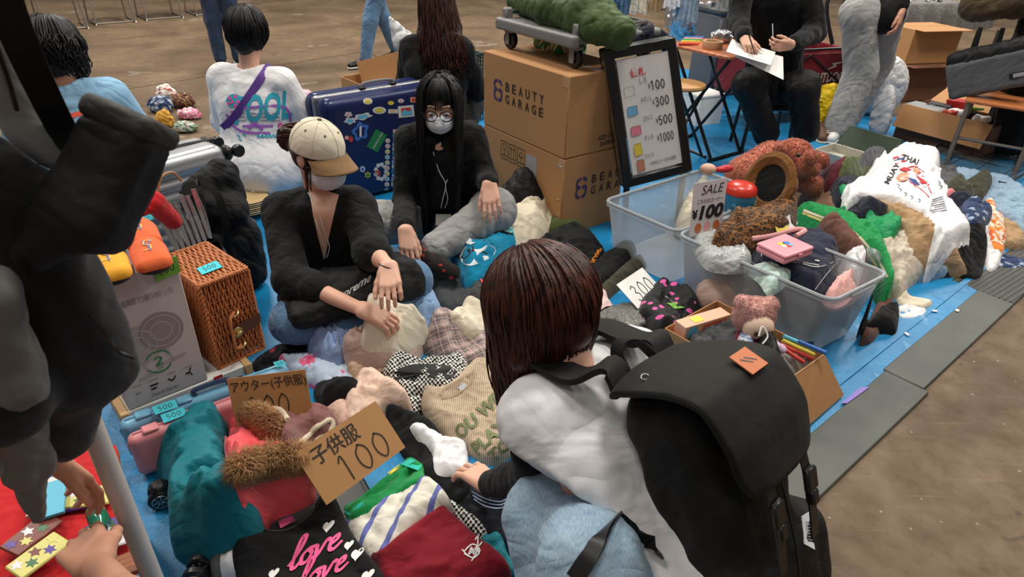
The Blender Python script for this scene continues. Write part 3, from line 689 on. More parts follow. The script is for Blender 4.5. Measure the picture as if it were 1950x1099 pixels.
for k in 'LR':
 a = J['an'+k]; fd = nrm(A(-.75, .65, 0)); s = Sdf(.02); s.chain([a + A(0, 0, -.02), a + fd*.06 + A(0, 0, -.035), a + fd*.17 + A(0, 0, -.05)], [.04, .04, .03]); s.cut((0, 0, .004), (0, 0, -1)); obj('shoe', s.mesh(.007), mat('white_shoe', (214, 212, 208), .6), root, angle=None)
def blen(az): return .335 + .04*cos(az)
sc_ = scalp_locks(P, 1900, blen, rad=(.090, .110, .105), front=.5, wav=.006, seed=5, curl_in=.10, tip=.03, pre=.014)
s = Sdf(.02); o = P(0, -.012, .03); s.ell(o, (.092, .112, .106), np.stack([nrm(P(1, 0, 0) - P(0, 0, 0)), nrm(P(0, 1, 0) - P(0, 0, 0)), nrm(P(0, 0, 1) - P(0, 0, 0))], 1))
s.cone(P(0, -.05, .03), P(0, -.06, -.03), .075, .06, .03)
for k in (-1, 1): s.chain([P(.045*k, -.01, .03), P(.065*k, .005, -.04) + A(0, 0, -.03), P(.06*k, .03, -.07) + A(0, 0, -.07)], [.045, .028, .01], .03)
hair = obj('hair', s.mesh(.008), H_BROWN, root, angle=None)
obj('locks', strand_mesh(sc_, .0046, .0016, 4), H_BROWN, hair, angle=None)
bk = thing('rucksack', 'black flap-top rucksack with an orange patch, worn by the crouching shopper', 'rucksack', (.45, .9, .3))
yaw, lean = .76, .36
Wd = A(cos(yaw), sin(yaw), 0); B0 = A(sin(yaw), -cos(yaw), 0); D = B0*cos(lean) + A(0, 0, 1)*sin(lean); Dn = -(A(0, 0, 1)*cos(lean) - B0*sin(lean))
BO = A(.178, .95, .775); K = lambda w, d, n: BO + Wd*w + D*d + Dn*n
Mb = np.stack([Wd, D, Dn], 1); wB, dB, hB = .228, .225, .50
PACK = cloth('pack_canvas', (34, 31, 30), wr=.15, rough=.75, sheen=.02, weave=1300); PACK2 = cloth('pack_nylon', (22, 21, 21), wr=.3, rough=.62, sheen=.0, weave=1300)
s = Sdf(.03); s.rbox(K(wB/2, dB*.47, hB*.55), (wB/2, dB*.42, hB*.46), .07, Mb, .03); s.rbox(K(wB/2, dB*.78, hB*.66), (wB*.46, .05, hB*.33), .045, Mb, .05); s.rbox(K(wB/2 + .022, dB*.58, hB*.84), (wB*.72, dB*.56, hB*.2), .06, Mb, .06); s.rbox(K(wB/2, dB*.4, .06), (wB*.46, dB*.36, .05), .045, Mb, .05)
worn('pack_body', s, .008, PACK2, bk, ((.007, .1, 3), (.003, .04, 6)))
def flap_pt(a, b):          # a 0..1 across, b 0..1 from back to the front lip
 L = b*.40; x = (a - .5); wid = 1.0 + .04*sin(pi*min(b*1.1, 1)); cor = .0
 if L < .05: d, n = -.006 + L*.6, -.0 - L*.35
 else: q = (L - .05)/.35; d, n = .024 + .245*sin(min(q*1.25, 1)*pi/2)**.9 + .012*max(0, q - .8)/.2, -.0175 + .07*q*q + .10*max(0, q - .45)/.55 - .022*sin(min(q/.6, 1)*pi)
 return d, n, x*wB*1.02*wid, 1
nu, nv = 40, 56; V = [];
for j in range(nv):
 for i in range(nu):
  a, b = i/(nu-1), j/(nv-1); ex = 1.0
  rr = .22
  if b > 1 - rr: q = (b - 1 + rr)/rr; ex = 1 - .34*(1 - math.sqrt(max(0, 1 - q*q)))
  if b < .12: q = (.12 - b)/.12; ex = 1 - .2*(1 - math.sqrt(max(0, 1 - q*q)))
  d, n, x, _ = flap_pt(a, b); x *= ex; sag = .02*(abs(a - .5)*2)**3
  V.append(K(wB/2 + x, d - sag*.6*b, n + sag*(1 - .6*b) - .004))
V = np.array(V); ii = np.arange(nu*nv).reshape(nv, nu); F1 = np.stack([ii[:-1, :-1], ii[:-1, 1:], ii[1:, 1:], ii[1:, :-1]], -1).reshape(-1, 4); nn = normals(V, F1)
if nn.mean(0) @ D < 0: F1 = F1[:, ::-1]; nn = -nn
V = V + nn*(.004*rid(V, .16, 8))[:, None]; V2 = V - nn*.012
g = G().add((V, F1)); g.add((V2, F1[:, ::-1])); bord = list(ii[0]) + list(ii[1:, -1]) + list(ii[-1, -2::-1]) + list(ii[-2:0:-1, 0]); n0 = len(V)
g.f += [[bord[i], bord[(i+1) % len(bord)], bord[(i+1) % len(bord)] + n0, bord[i] + n0] for i in range(len(bord))]; g.m += [0]*len(bord); g.uv = np.tile(np.stack(np.meshgrid(np.arange(nv)*.007, np.arange(nu)*.007, indexing='ij'), -1).reshape(-1, 2), (2, 1))
fl = obj('flap', g, PACK, bk, angle=None); FV = V.reshape(nv, nu, 3); FN = nn.reshape(nv, nu, 3)
obj('piping', tube([V[i] - nn[i]*.006 for i in bord], .0055, 6, closed=True), PACK2, fl)
fp = lambda a, b, o=.003: FV[int(b*(nv-1)), int(a*(nu-1))] + FN[int(b*(nv-1)), int(a*(nu-1))]*o
c = fp(.62, .50, .0035); ax = nrm(fp(.8, .50) - fp(.45, .50)); ay = nrm(fp(.62, .38) - fp(.62, .62)); Mp = frame(c, ax, ay)
LEA = mat('orange_leather', (196, 108, 58), .55)
pt = obj('logo_patch', prism([(-.026, -.024), (.026, -.024), (.026, .024), (-.026, .024)], Mp, .0025), LEA, fl, label='orange leather square patch')
obj('slash', prism([(-.016, .008), (-.013, .010), (.004, -.006), (.002, -.008)], Mp @ euler(0, 0, 0, (0, 0, .0026)), .0005), PLB, pt); obj('slash', prism([(-.004, .008), (-.001, .010), (.016, -.006), (.014, -.008)], Mp @ euler(0, 0, 0, (0, 0, .0026)), .0005), PLB, pt)
c = fp(.16, .2, .002); obj('eyelet', tube([c + .009*(cos(a)*ax + .7*sin(a)*ay) for a in np.linspace(0, 2*pi, 17)[:-1]], .0014, 6, closed=True), STEEL, fl, label='small metal ring')
for w0, n1 in ((.06, .44), (.175, .44)):
 P0 = smooth_path([K(w0, dB + .035, .10), K(w0, dB + .046, .16), K(w0, dB + .052, .24), K(w0, dB + .05, .32)], 5); st = obj('closing_strap', ribbon(P0, Wd, .024, .003), PLB, bk)
 obj('buckle', box((0, 0, 0), (.034, .05, .014), .004), PLB, st) if False else obj('buckle', G().add(box((0, 0, 0), (.034, .045, .013), .004), frame(K(w0, dB + .054, .2), Wd, Dn)).add(box((0, 0, 0), (.022, .03, .018), .004), frame(K(w0, dB + .054, .235), Wd, Dn)), PLB, st)
obj('side_strap', ribbon(smooth_path([K(wB + .004, dB*.55, .1), K(wB + .012, dB*.62, .2), K(wB + .01, dB*.6, .36)], 5), D, .02, .003), PLB, bk)
obj('side_buckle', G().add(box((0, 0, 0), (.05, .03, .014), .004), frame(K(wB + .014, dB*.62, .17), Dn, D)), PLB, bk)
obj('front_seam', tube(smooth_path([K(wB*.42, dB + .045, .15), K(wB*.42, dB + .058, .3), K(wB*.42, dB + .05, .45)], 6), .0025, 6), PLB, bk)
LBL = mat('white_label', (222, 224, 230), .6)
PB = bpy.data.objects['pack_body']; q = onmesh(PB, [(1530, 1036), (1549, 1046), (1541, 976), (1525, 985)], .003)
lb = obj('label', plate(q, .002), LBL, bk, label='white sewn-on label'); obj('print', (onquad(q, np.array([(u, v) for k in range(7) for u, v in ((.25, .2 + k*.09), (.75, .2 + k*.09), (.75, .23 + k*.09), (.25, .23 + k*.09))])), [[4*k, 4*k+1, 4*k+2, 4*k+3] for k in range(7)]), mat('grey_ink', (150, 152, 160), .7), lb)
up_ = nrm(J['shL']*.5 + J['shR']*.5 - J['hipL']*.5 - J['hipR']*.5)
for k, w0 in (('L', .045), ('R', .19)):
 sh = J['sh'+k]; m = (J['shL'] + J['shR'])/2; a = m + (sh - m)*.62; o = A(0, 0, .098)
 Pp = smooth_path([K(w0, .0, .03), K(w0, -.02, -.025), a + o + A(.03, -.03, .01), a + o*.95 + nrm(A(-.7, .65, 0))*.06, a + o*.35 + nrm(A(-.7, .65, 0))*.12, a - up_*.1 + A(-.1, .1, -.03)], 8)
 obj('shoulder_strap', ribbon(Pp, Wd, np.interp(np.linspace(0, 1, len(Pp)), [0, .2, .5, 1], [.05, .06, .062, .05]), .012), PACK, bk)
Pp = smooth_path([K(.07, -.005, .01), K(.085, -.035, -.03), K(.115, -.045, -.045), K(.15, -.035, -.03), K(.165, -.005, .01)], 6); obj('haul_loop', ribbon(Pp, D, .03, .006), PACK2, bk)
Pw = np.concatenate([onmesh(ws_, [(1172, 984)], .006), onmesh(jn_, [(1148, 1015), (1124, 1055), (1096, 1100)], .010)]); obj('waist_strap', ribbon(smooth_path(Pw, 6), _rt*.8 + _up*.6, .03, .004), PLB, bk)
Pw = np.concatenate([onmesh(ws_, [(1174, 986), (1205, 1014), (1245, 1050)], .008), [K(.02, .03, .44)]]); obj('waist_strap', ribbon(smooth_path(Pw, 6), _rt*.6 - _up*.75, .028, .004), PLB, bk)
decal('hem_tag', bpy.data.objects['white_shirt'], flats([[(1186, 1034), (1193, 1034), (1200, 1064), (1192, 1066)]]), mat('pale_teal', (120, 190, 200), .8), .003)
# ============================================================ the seated seller in the cream cap
MASK = mat('mask_white', (226, 228, 234), .75, bump=.15, sc=60); LANY = mat('white_cord', (222, 222, 220), .6)
def mask_part(P, root, sc=1.0):
 s = Sdf(.02); Mx = np.stack([nrm(P(1, 0, 0) - P(0, 0, 0)), nrm(P(0, 1, 0) - P(0, 0, 0)), nrm(P(0, 0, 1) - P(0, 0, 0))], 1)
 s.ell(P(0, .05, -.052), (.066*sc, .066*sc, .056*sc), Mx); s.cone(P(0, .1, -.02), P(0, .115, -.045), .014*sc, .014*sc, .03)
 s.cut(P(0, .028, -.05), P(0, -1, 0) - P(0, 0, 0)); v, f = s.mesh(.0045); q = (v - P(0, 0, 0)) @ nrm(P(0, 0, 1) - P(0, 0, 0))
 v = v + normals(v, f)*(.0016*np.abs(((q*70) % 1) - .5)*2)[:, None]; m = obj('face_mask', (v, f), MASK, root, angle=None, label='white pleated face mask')
 for k in (-1, 1): obj('ear_loop', tube(smooth_path([P(.062*k, .04, -.03), P(.078*k, .015, -.01), P(.086*k, -.012, .012), P(.082*k, -.015, -.02), P(.06*k, .035, -.075)], 5), .0016, 5), MASK, m)
 return m
def shoe_part(a, fd, root, m, name='shoe', res=.007, top=.07, sole=None):
 fd = nrm(A(fd[0], fd[1], 0)); a = A(a[0], a[1], 0); s = Sdf(.02); s.chain([a + A(0, 0, .055), a + fd*.06 + A(0, 0, .045), a + fd*.175 + A(0, 0, .032)], [.045, .042, .034]); s.cone(a + A(0, 0, .06), a + A(0, 0, top), .042, .042); s.cut((0, 0, .012), (0, 0, -1)); o = obj(name, s.mesh(res), m, root, angle=None)
 s = Sdf(.02); s.chain([a + fd*-.01 + A(0, 0, .012), a + fd*.07 + A(0, 0, .012), a + fd*.175 + A(0, 0, .012)], [.047, .043, .038]); s.cut((0, 0, .003), (0, 0, -1)); s.cut((0, 0, .022), (0, 0, 1)); obj('sole', s.mesh(res), sole or WHP, o, angle=None)
 return o
J = dict(head=atY(606, 296, 2.40), look=A(.80, -.52, -.24), hup=A(.22, -.1, .94), neck=atY(610, 370, 2.44), shL=atY(682, 393, 2.42), shR=atY(532, 404, 2.40), f=A(.45, -.85, -.2),
         elL=atY(706, 478, 2.22), wrL=atY(740, 507, 2.05), elR=atY(556, 532, 2.15), wrR=atY(690, 590, 1.98), hipL=A(-.56, 2.50, .13), hipR=A(-.80, 2.40, .13), knL=atY(782, 535, 2.32), anL=A(-.56, 2.08, .07), knR=atY(560, 612, 2.08), anR=A(-.52, 2.14, .07))
root = thing('person', 'person in cream cap with brown brim, face mask and black shirt, sitting cross-legged sorting clothes', 'person', (-.65, 2.35, 0))
hl = arm_hand(J['elL'], J['wrL'], atY(746, 575, 1.92) - J['wrL'], A(-.8, -.4, -.1), A(.25, -.75, .5), (.55, .6, .65, .7), .1, .5, .18, start=.1, res=.0042)
hr = arm_hand(J['elR'], J['wrR'], A(.55, .05, -.30), A(.3, .75, .1), A(.2, -.4, .9), (.5, .55, .6, .6), .1, .5, .18, start=.1, res=.0042)
body, P = skin('body', J, SKIN, root, [hl, hr])
s = top_prims(J, .03, (.62, .66), (.066, .068, .066), fl=.8)
fv = nrm(J['f'])
worn('black_shirt', s, .008, BLK, root, ((.014, .12, 21), (.004, .05, 22)))
s = Sdf(.02); m = (J['shL'] + J['shR'])/2; s.cone(J['neck'] + fv*.01 + A(0, 0, .03), J['neck'] + fv*.03 - A(0, 0, .03), .052, .045, .03); obj('neck', s.mesh(.007), SKIN, body, angle=None)
Lk, Rk = smooth_path([(588, 352), (593, 388), (603, 438), (617, 492)], 6), smooth_path([(646, 372), (638, 400), (629, 440), (619, 492)], 6); v = np.concatenate([[a + (b - a)*u for u in np.linspace(0, 1, 9)] for a, b in zip(Lk, Rk)]); f = [[r*9 + c, r*9 + c + 1, r*9 + c + 10, r*9 + c + 9] for r in range(len(Lk) - 1) for c in range(8)]
decal('chest', body, (v, f), SKIN, .004, on=bpy.data.objects['black_shirt'])
s = pants_prims(J, (.092, .082, .058)); worn('jeans', s, .008, JEAN2, root, ((.010, .1, 24), (.004, .045, 29)))
for k in 'LR':
 a = J['an'+k]; s = Sdf(.02); dd = A(.14, -.02, -.01)*(1 if k == 'R' else -1); s.chain([a, a + dd*.5 + A(0, -.02, 0), a + dd], [.045, .042, .032]); obj('sock', s.mesh(.007), BLK, root, angle=None)
APR = cloth('apron_black', (30, 30, 31), wr=.4, rough=.7, sheen=0)
s = Sdf(.04); s.rbox(A(-.60, 2.27, .25), (.21, .14, .045), .04, euler(-.35, 0, .5), .05); s.rbox(A(-.64, 2.22, .20), (.26, .16, .05), .045, euler(-.2, .0, .55), .06)
ap = worn('apron_bag', s, .008, APR, root, ((.022, .12, 31, (1, 1, 1)), (.008, .05, 32, (1, 1, 1))), label='black apron bag across the lap')
vf = txt('Supreme', .02, sub=.12); decal('lettering', ap, pxmap(vf, (634, 580), (20, -12.5), (7, -27)), mat('grey_print', (196, 196, 196), .7), .003)
mask_part(P, root, 1.1)
s = Sdf(.015); Mx = np.stack([nrm(P(1, 0, 0) - P(0, 0, 0)), nrm(P(0, 1, 0) - P(0, 0, 0)), nrm(P(0, 0, 1) - P(0, 0, 0))], 1)
s.ell(P(0, -.018, .012), (.085, .100, .100), Mx); s.cone(P(0, -.10, .0), P(0, -.13, -.005), .05, .042, .02); s.cut(P(0, .05, .0), P(0, 1, -.25) - P(0, 0, 0)); s.cut(P(0, 0, -.05), P(0, -.1, -1) - P(0, 0, 0))
hair = obj('hair', s.mesh(.006), H_DBROWN, root, angle=None)
bun = P(.0, -.155, .0); loc = []
for i in range(60):
 a = rng.uniform(0, 6.28); b = rng.uniform(-.9, .9); loc.append(np.array([bun + A(cos(a + t)*cos(b), sin(a + t)*cos(b), sin(b) + .2*sin(2*t))*.043 for t in np.linspace(0, 2.2, 9)]))
obj('bun', strand_mesh(loc, .011, .006, 5), H_DBROWN, hair, label='loose hair bun', angle=None); obj('hair_clip', ribbon(smooth_path([P(.05, -.16, .05), P(.0, -.205, .02), P(-.05, -.17, -.01)], 6), P(0, 0, 1) - P(0, 0, 0), .02, .004), mat('taupe_clip', (104, 88, 78), .4), hair)
for k in (-1, 1):
 loc = []
 for i in range(14): x = .074 + rng.uniform(-.004, .008); y0 = rng.uniform(.0, .04); loc.append(np.array([P(k*x, y0 + t*.012, .02 - t*.1) + A(0, 0, -.03*t*t) for t in np.linspace(0, 1, 8)]))
 obj('side_lock', strand_mesh(loc, .0028, .001, 4), H_DBROWN, hair, angle=None)
CREAM = cloth('cap_cream', (226, 216, 194), wr=.25, weave=700); BRIM = cloth('cap_brim', (134, 104, 72), wr=.2, weave=700)
cap = thing('cap', 'cream cotton cap with brown brim, worn by the seller in black', 'cap', P(0, 0, .03))
s = Sdf(.01); s.ell(P(0, -.008, .035), (.094, .112, .108), Mx); s.cut(P(0, 0, .022), P(0, .10, -1) - P(0, 0, 0)); v, f = s.mesh(.005)
g = G().add((v, f)); g.uv = plan_uv(v); crown = obj('crown', g, CREAM, cap, angle=.9)
cc = P(0, -.008, .035); hd = lambda x, y, z: A(x*.094, y*.112, z*.108)
pt = lambda az, pol, o=1.01: P(0, -.008, .035) + ((P(1, 0, 0) - P(0, 0, 0))*sin(az)*sin(pol)*.094 + (P(0, 1, 0) - P(0, 0, 0))*cos(az)*sin(pol)*.112 + (P(0, 0, 1) - P(0, 0, 0))*cos(pol)*.108)*o
ST = mat('cap_stitch', (200, 188, 164), .8)
for i in range(6): obj('seam', tube([pt(i*pi/3, q, 1.004) for q in np.linspace(.05, 1.62, 14)], .0014, 4), ST, crown)
g = G();
for i in range(6):
 q = pt(i*pi/3 + pi/6, .75, 1.0); n_ = nrm(q - cc); Me = frame(q, np.cross(n_, A(.3, .2, .9)), z=n_); obj('eyelet', prism(disc(.0045, 12), Me, .0015), mat('eyelet_brown', (92, 66, 44), .6), crown)
s = Sdf(0); s.ell(pt(0, 0, 1.0), (.009, .009, .006), Mx); obj('button', s.mesh(.002), mat('eyelet_brown', (92, 66, 44), .6), cap)
V = []; nb_, na_ = 12, 25
for j in range(nb_):
 for i in range(na_):
  a = -1.15 + 2.3*i/(na_ - 1); t = j/(nb_ - 1); ln = .074*cos(a*1.02)**.45; x = .094*sin(a)*(1 + .05*t); y = .112*cos(a)*1.0 - .008 + ln*t; V.append(P(x*1.0, y, .026 + .011 - .025*t - .020*(x/.09)**2*(1 + .5*t)))
V = np.array(V); ii = np.arange(nb_*na_).reshape(nb_, na_); F1 = np.stack([ii[:-1, :-1], ii[:-1, 1:], ii[1:, 1:], ii[1:, :-1]], -1).reshape(-1, 4); n_ = normals(V, F1)
g = G().add((V, F1)); g.add((V - n_*.005, F1[:, ::-1])); e = list(ii[-1]); g.f += [[e[i], e[i+1], e[i+1] + len(V), e[i] + len(V)] for i in range(na_ - 1)]; g.m += [0]*(na_ - 1); g.uv = plan_uv(g.V()); obj('brim', g, BRIM, cap, label='brown curved brim', angle=None)
m = (J['shL'] + J['shR'])/2
sh_ = bpy.data.objects['black_shirt']
for pp in ([(578, 330), (590, 372), (602, 420), (618, 470), (617, 492)], [(607, 395), (612, 420), (622, 450), (628, 470), (622, 490)]): obj('lanyard_cord', tube(smooth_path(onmesh(sh_, pp, .004), 6), .0022, 5), LANY, root)
obj('bracelet', tube([J['wrL'] + .034*(cos(a)*A(.9, .1, -.3) + sin(a)*A(.2, -.8, .2)) for a in np.linspace(0, 2*pi, 21)[:-1]], .003, 6, closed=True), mat('dark_bead', (40, 30, 24), .3), root, label='thin dark bracelet')
# ============================================================ the seller with long black hair and glasses
J = dict(head=atY(838, 200, 2.95), look=A(.04, -.95, -.14), hup=A(.0, -.1, .95), neck=atY(842, 258, 3.0), shL=atY(900, 262, 3.0), shR=atY(778, 266, 3.0), f=A(.02, -.95, -.2),
         elL=atY(925, 345, 2.92), wrL=atY(932, 350, 2.70), elR=atY(770, 385, 2.92), wrR=atY(772, 438, 2.52), hipL=A(-.18, 3.08, .12), hipR=A(-.46, 3.08, .12), knL=atY(940, 400, 2.85), anL=atY(800, 492, 2.55), knR=atY(705, 425, 2.80), anR=at(866, 436, .09))
root = thing('person', 'person with long black hair, glasses, face mask and black cardigan, sitting in grey sweatpants', 'person', (-.35, 3.0, 0))
hl = arm_hand(J['elL'], J['wrL'], A(.1, -.5, -.55), A(-.9, 0, 0), A(.1, -.6, .5), (.3, .35, .4, .4), .12, .5, .175, start=.5, res=.0045)
hr = arm_hand(J['elR'], J['wrR'], A(.15, -.45, -.5), A(.8, .1, 0), A(-.1, -.6, .6), (.4, .5, .6, .6), .1, .4, .175, start=.5, res=.0045)
body, P = skin('body', J, SKIN, root, [hl, hr], res=.006)
s = top_prims(J, .022, (.95, .95), (.062, .056, .044), fl=.84); s.cone(J['neck'] + A(0, -.06, .05), J['neck'] + A(0, -.10, -.1), .06, .03, .01, op='s')
worn('cardigan', s, .008, BLK, root, ((.012, .11, 41), (.005, .05, 42)), label='black long-sleeved cardigan')
s = Sdf(.03); m = (J['shL'] + J['shR'])/2; s.cone(m + A(0, -.055, -.08), m + A(0, -.06, -.25), .085, .09, .03); worn('black_vest', s, .008, BLK, root)
s = Sdf(.02); s.cone(J['neck'] + A(0, -.03, -.0), m + A(0, -.075, -.02), .05, .04, .03); obj('chest', s.mesh(.007), SKIN, body, angle=None)
s = pants_prims(J, (.11, .10, .07), .8); worn('sweatpants', s, .008, GSW, root, ((.014, .12, 44), (.006, .06, 49)), label='baggy light grey sweatpants')
SOCK = cloth('dark_sock', (30, 24, 24), 'floral', (30, 24, 24), (196, 60, 50), sc=.5); RED = mat('red_band', (168, 34, 34), .8)
for k, dd in (('L', A(.13, -.05, -.03)), ('R', A(.05, .01, -.05))):
 a = J['an'+k]; s = Sdf(.02); s.chain([a + A(-.06, .04, .02), a, a + dd*.6, a + dd*1.15], [.042, .045, .043, .034]); v, f = s.mesh(.006); g = G().add((v, f)); g.uv = plan_uv(v); obj('sock', g, SOCK, root, angle=None, label='dark sock with red pattern')
 d_ = nrm(A(.9, -.5, -.2)); x_ = nrm(np.cross(d_, A(0, 0, 1))); y_ = np.cross(d_, x_); obj('sock_band', tube([a - d_*.02 + .047*(cos(q)*x_ + sin(q)*y_) for q in np.linspace(0, 2*pi, 19)[:-1]], .007, 6, closed=True), RED, root)
mask_part(P, root, .98)
HL = A(0, -.12, -1)
for nm, kw in (('hair', dict(n=900, length=lambda az: .74 + .06*cos(az*3), front=.9, wav=.008, seed=11, curl_in=.05, pre=.012, fall=(0, -.16, -1))),):
 loc = scalp_locks(P, kw['n'], kw['length'], front=kw['front'], wav=kw['wav'], seed=kw['seed'], curl_in=kw['curl_in'], pre=kw['pre'], fall=kw['fall'])
 out = []
 for L in loc:           # the long locks fall in front of the shoulders
  L = L.copy();
  for j in range(len(L)):
   dz = J['neck'][2] + .03 - L[j][2]
   if dz > 0:
    side = 1 if L[j][0] > J['neck'][0] else -1; L[j][1] = min(L[j][1], J['neck'][1] - .085 - .05*min(dz/.12, 1)) if abs(L[j][0] - J['neck'][0]) > -1 else L[j][1]; x0 = L[j][0] - J['neck'][0]; w = min(dz/.1, 1)
    L[j][0] = J['neck'][0] + (1-w)*x0 + w*side*(.075 + (abs(x0) - .06)*.65)
  out.append(L)
 s = Sdf(.02); Mx = np.stack([nrm(P(1, 0, 0) - P(0, 0, 0)), nrm(P(0, 1, 0) - P(0, 0, 0)), nrm(P(0, 0, 1) - P(0, 0, 0))], 1)
 s.ell(P(0, -.016, .034), (.089, .106, .102), Mx); s.cone(P(0, -.06, 0), P(0, -.06, -.12), .085, .09, .04); s.ell(P(0, .10, -.06), (.068, .12, .115), Mx, op='s', k=0)
 hair = obj('hair', s.mesh(.006), H_BLACK, root, angle=None, label='very long straight black hair'); obj('locks', strand_mesh(out, .0062, .003, 4), H_BLACK, hair, angle=None)
loc = []
for i in range(60):
 x = rng.uniform(-.062, .062); y1 = .088 - abs(x)*.45; loc.append(np.array([P(x*(.35 + .65*t), .02 + (y1 - .02 + .014)*sin(min(t*1.25, 1)*pi/2), .131 - .115*t**1.6 + rng.normal()*.001) for t in np.linspace(0, 1, 9)]))
obj('fringe', strand_mesh(loc, .004, .0012, 4), H_BLACK, hair, angle=None)
GLB = mat('spectacle_black', (14, 14, 14), .2); LENS = MATS.get('lens') or mat('lens', (240, 240, 245), .05, var=0, Transmission_Weight=1.0, IOR=1.05)
gl = thing('glasses', 'round black-rimmed glasses on the face of the long-haired seller', 'glasses', P(0, .1, 0))
for k in (-1, 1):
 obj('rim', tube([P(.034*k + .028*cos(a), .116 - .006*abs(cos(a)) - .2*0, -.004 + .023*sin(a)) for a in np.linspace(0, 2*pi, 25)[:-1]], .0026, 6, closed=True), GLB, gl)
 Ml = np.eye(4); q0 = P(.034*k, .114, -.004); Ml[:3, 0] = nrm(P(1, 0, 0) - P(0, 0, 0)); Ml[:3, 1] = nrm(P(0, 0, 1) - P(0, 0, 0)); Ml[:3, 2] = -nrm(P(0, 1, 0) - P(0, 0, 0)); Ml[:3, 3] = q0
 obj('lens', prism(disc(.027, 20, .82), Ml, .001), LENS, gl)
 obj('temple', tube([P(.062*k, .112, .004), P(.078*k, .09, .004), P(.084*k, .0, .006), P(.082*k, -.02, -.015)], .002, 6), GLB, gl)
 e = P(.034*k, .083, -.002); s = Sdf(0); s.ell(e, (.0125, .0125, .007)); obj('eye', s.mesh(.002), mat('eye_white', (226, 222, 216), .25), root); s = Sdf(0); s.ell(P(.034*k, .094, -.006), (.0055, .0055, .0055)); obj('iris', s.mesh(.0013), mat('iris_dark', (26, 16, 12), .15), root)
 obj('eyebrow', tube(smooth_path([P(.016*k, .095, .024), P(.034*k, .093, .030), P(.052*k, .082, .025)], 4), [.0026]*8 + [.0012], 5), H_BLACK, root)
obj('bridge', tube([P(-.008, .118, .0), P(0, .121, .003), P(.008, .118, 0)], .0022, 6), GLB, gl)
vs = bpy.data.objects['black_vest']
for pp in ([(826, 290), (836, 325), (848, 350), (843, 378), (840, 395)], [(866, 300), (862, 325), (848, 350), (852, 378), (846, 395)]): obj('lanyard_cord', tube(smooth_path(onmesh(vs, pp, .006), 6), .0022, 5), LANY, root)
c = onmesh(vs, [(845, 402)], .012)[0]; obj('name_card', G().add(box((0, 0, 0), (.075, .055, .003), .001), frame(c + A(0, -.03, -.02), (1, .05, 0), z=(0, -.8, .6))), mat('card_cover', (176, 174, 164), .35), root, label='pale name card in a clear cover')
# ============================================================ the three sitters seen from behind
def sitter(label, head, look, hup, shw, Y, hipz, r, top, sl, seed, pants, ext=None, lean=.1, armf=(.28, .28), sc=1.0, nape=.165):
 hx, hy = head; hc = atY(hx, hy, Y); f = nrm(A(look[0], look[1], 0)); lat = A(-f[1], f[0], 0)      # the body's own left
 nk = hc - f*.03 + A(0, 0, -nape); m = nk + A(0, 0, -.07) - f*.01; hip = A(m[0], m[1], hipz) - f*lean
 J = dict(head=hc, look=A(*look), hup=A(*hup), neck=nk, shL=m + lat*shw, shR=m - lat*shw, f=f, hipL=hip + lat*.12, hipR=hip - lat*.12)
 for k, s_, af in (('L', 1, armf[0]), ('R', -1, armf[1])):
  J['el'+k] = J['sh'+k] + lat*s_*.07 + f*.08 + A(0, 0, -.26); J['wr'+k] = J['el'+k] + f*af*.8 - lat*s_*.1 + A(0, 0, -.04)
  J['kn'+k] = hip + f*.42 + lat*s_*.15 + A(0, 0, .12); J['an'+k] = A(*(hip + f*.42 - lat*s_*.08)[:2], .08)
 return J
J = sitter('', (472, 66), (.15, .95, -.15), (0, .1, 1), .18, 3.72, .2, 0, None, 0, 0, None)
root = thing('person', 'person seen from behind with short black hair and white printed T-shirt, a purple strap across', 'person', (-1.45, 3.75, 0))
hands = [arm_hand(J['el'+k], J['wr'+k], A(0, .6, -.3), A(0, 0, 1), A(0, 0, 1), .5, start=.5) for k in 'LR']
body, P = skin('body', J, SKIN, root, hands, res=.011)
s = top_prims(J, .03, (.62, .62), (.078, .085, .075), fl=.9); s.cone(J['neck'] + A(0, 0, .06), J['neck'] + A(0, 0, .02), .068, .066, .01, op='s')
s.cone(J['hipL'], J['hipR'], .165, .165, .06); tee = worn('white_tee', s, .009, WHT, root, ((.015, .15, 51), (.003, .06, 52)))
s = pants_prims(J, (.11, .09, .06)); worn('trousers', s, .011, BLK, root)
PT, PP, PK = mat('teal_print', (44, 166, 190), .8), mat('violet_print', (168, 96, 196), .8), mat('pink_print', (226, 88, 168), .8)
vf = txt('POOL', .03, sub=.1); vf = (vf[0]*A(1, 1.6), vf[1]); o_ = pxmap(vf, (446, 236), (41, -5), (2, -45)); decal('print', tee, o_, PT, .003)
decal('print', tee, stroke2d([[(440, 214), (470, 206), (536, 202), (552, 224), (546, 250), (470, 252), (440, 236)], [(436, 222), (430, 218)], [(462, 240), (520, 240)], [(474, 246), (484, 234), (500, 248)]], 4.5), PP, .0035)
decal('print', tee, flats([[(446 + 15*cos(a), 192 + 13*sin(a)) for a in np.linspace(0, 6.28, 15)[:-1]]]), PT, .0028); decal('print', tee, flats([[(446 + dx + 3.6*cos(a), 192 + dy + 3.6*sin(a)) for a in np.linspace(0, 6.28, 9)[:-1]] for dx, dy in ((-8, -5), (3, -8), (8, 2), (-3, 2), (-10, 5), (3, 9))] + [[(533 + 5*cos(a), 238 + 5*sin(a)) for a in np.linspace(0, 6.28, 9)[:-1]]]), PK, .0036)
decal('print', tee, stroke2d([[(x + dx, y), (x + dx + 9, y)] for y in (216, 223, 230) for x in (452, 474, 496, 518) for dx in (0, (y % 7))], 1.5), mat('grey_print2', (120, 120, 130), .8), .003)
decal('print', tee, stroke2d([[(490 + 7*i, 262), (493 + 7*i, 256), (495 + 7*i, 263)] for i in range(7)] + [[(452, 257), (458, 261)], [(462, 254), (468, 259)], [(455, 264), (461, 268)]], 2.4), PT, .003)
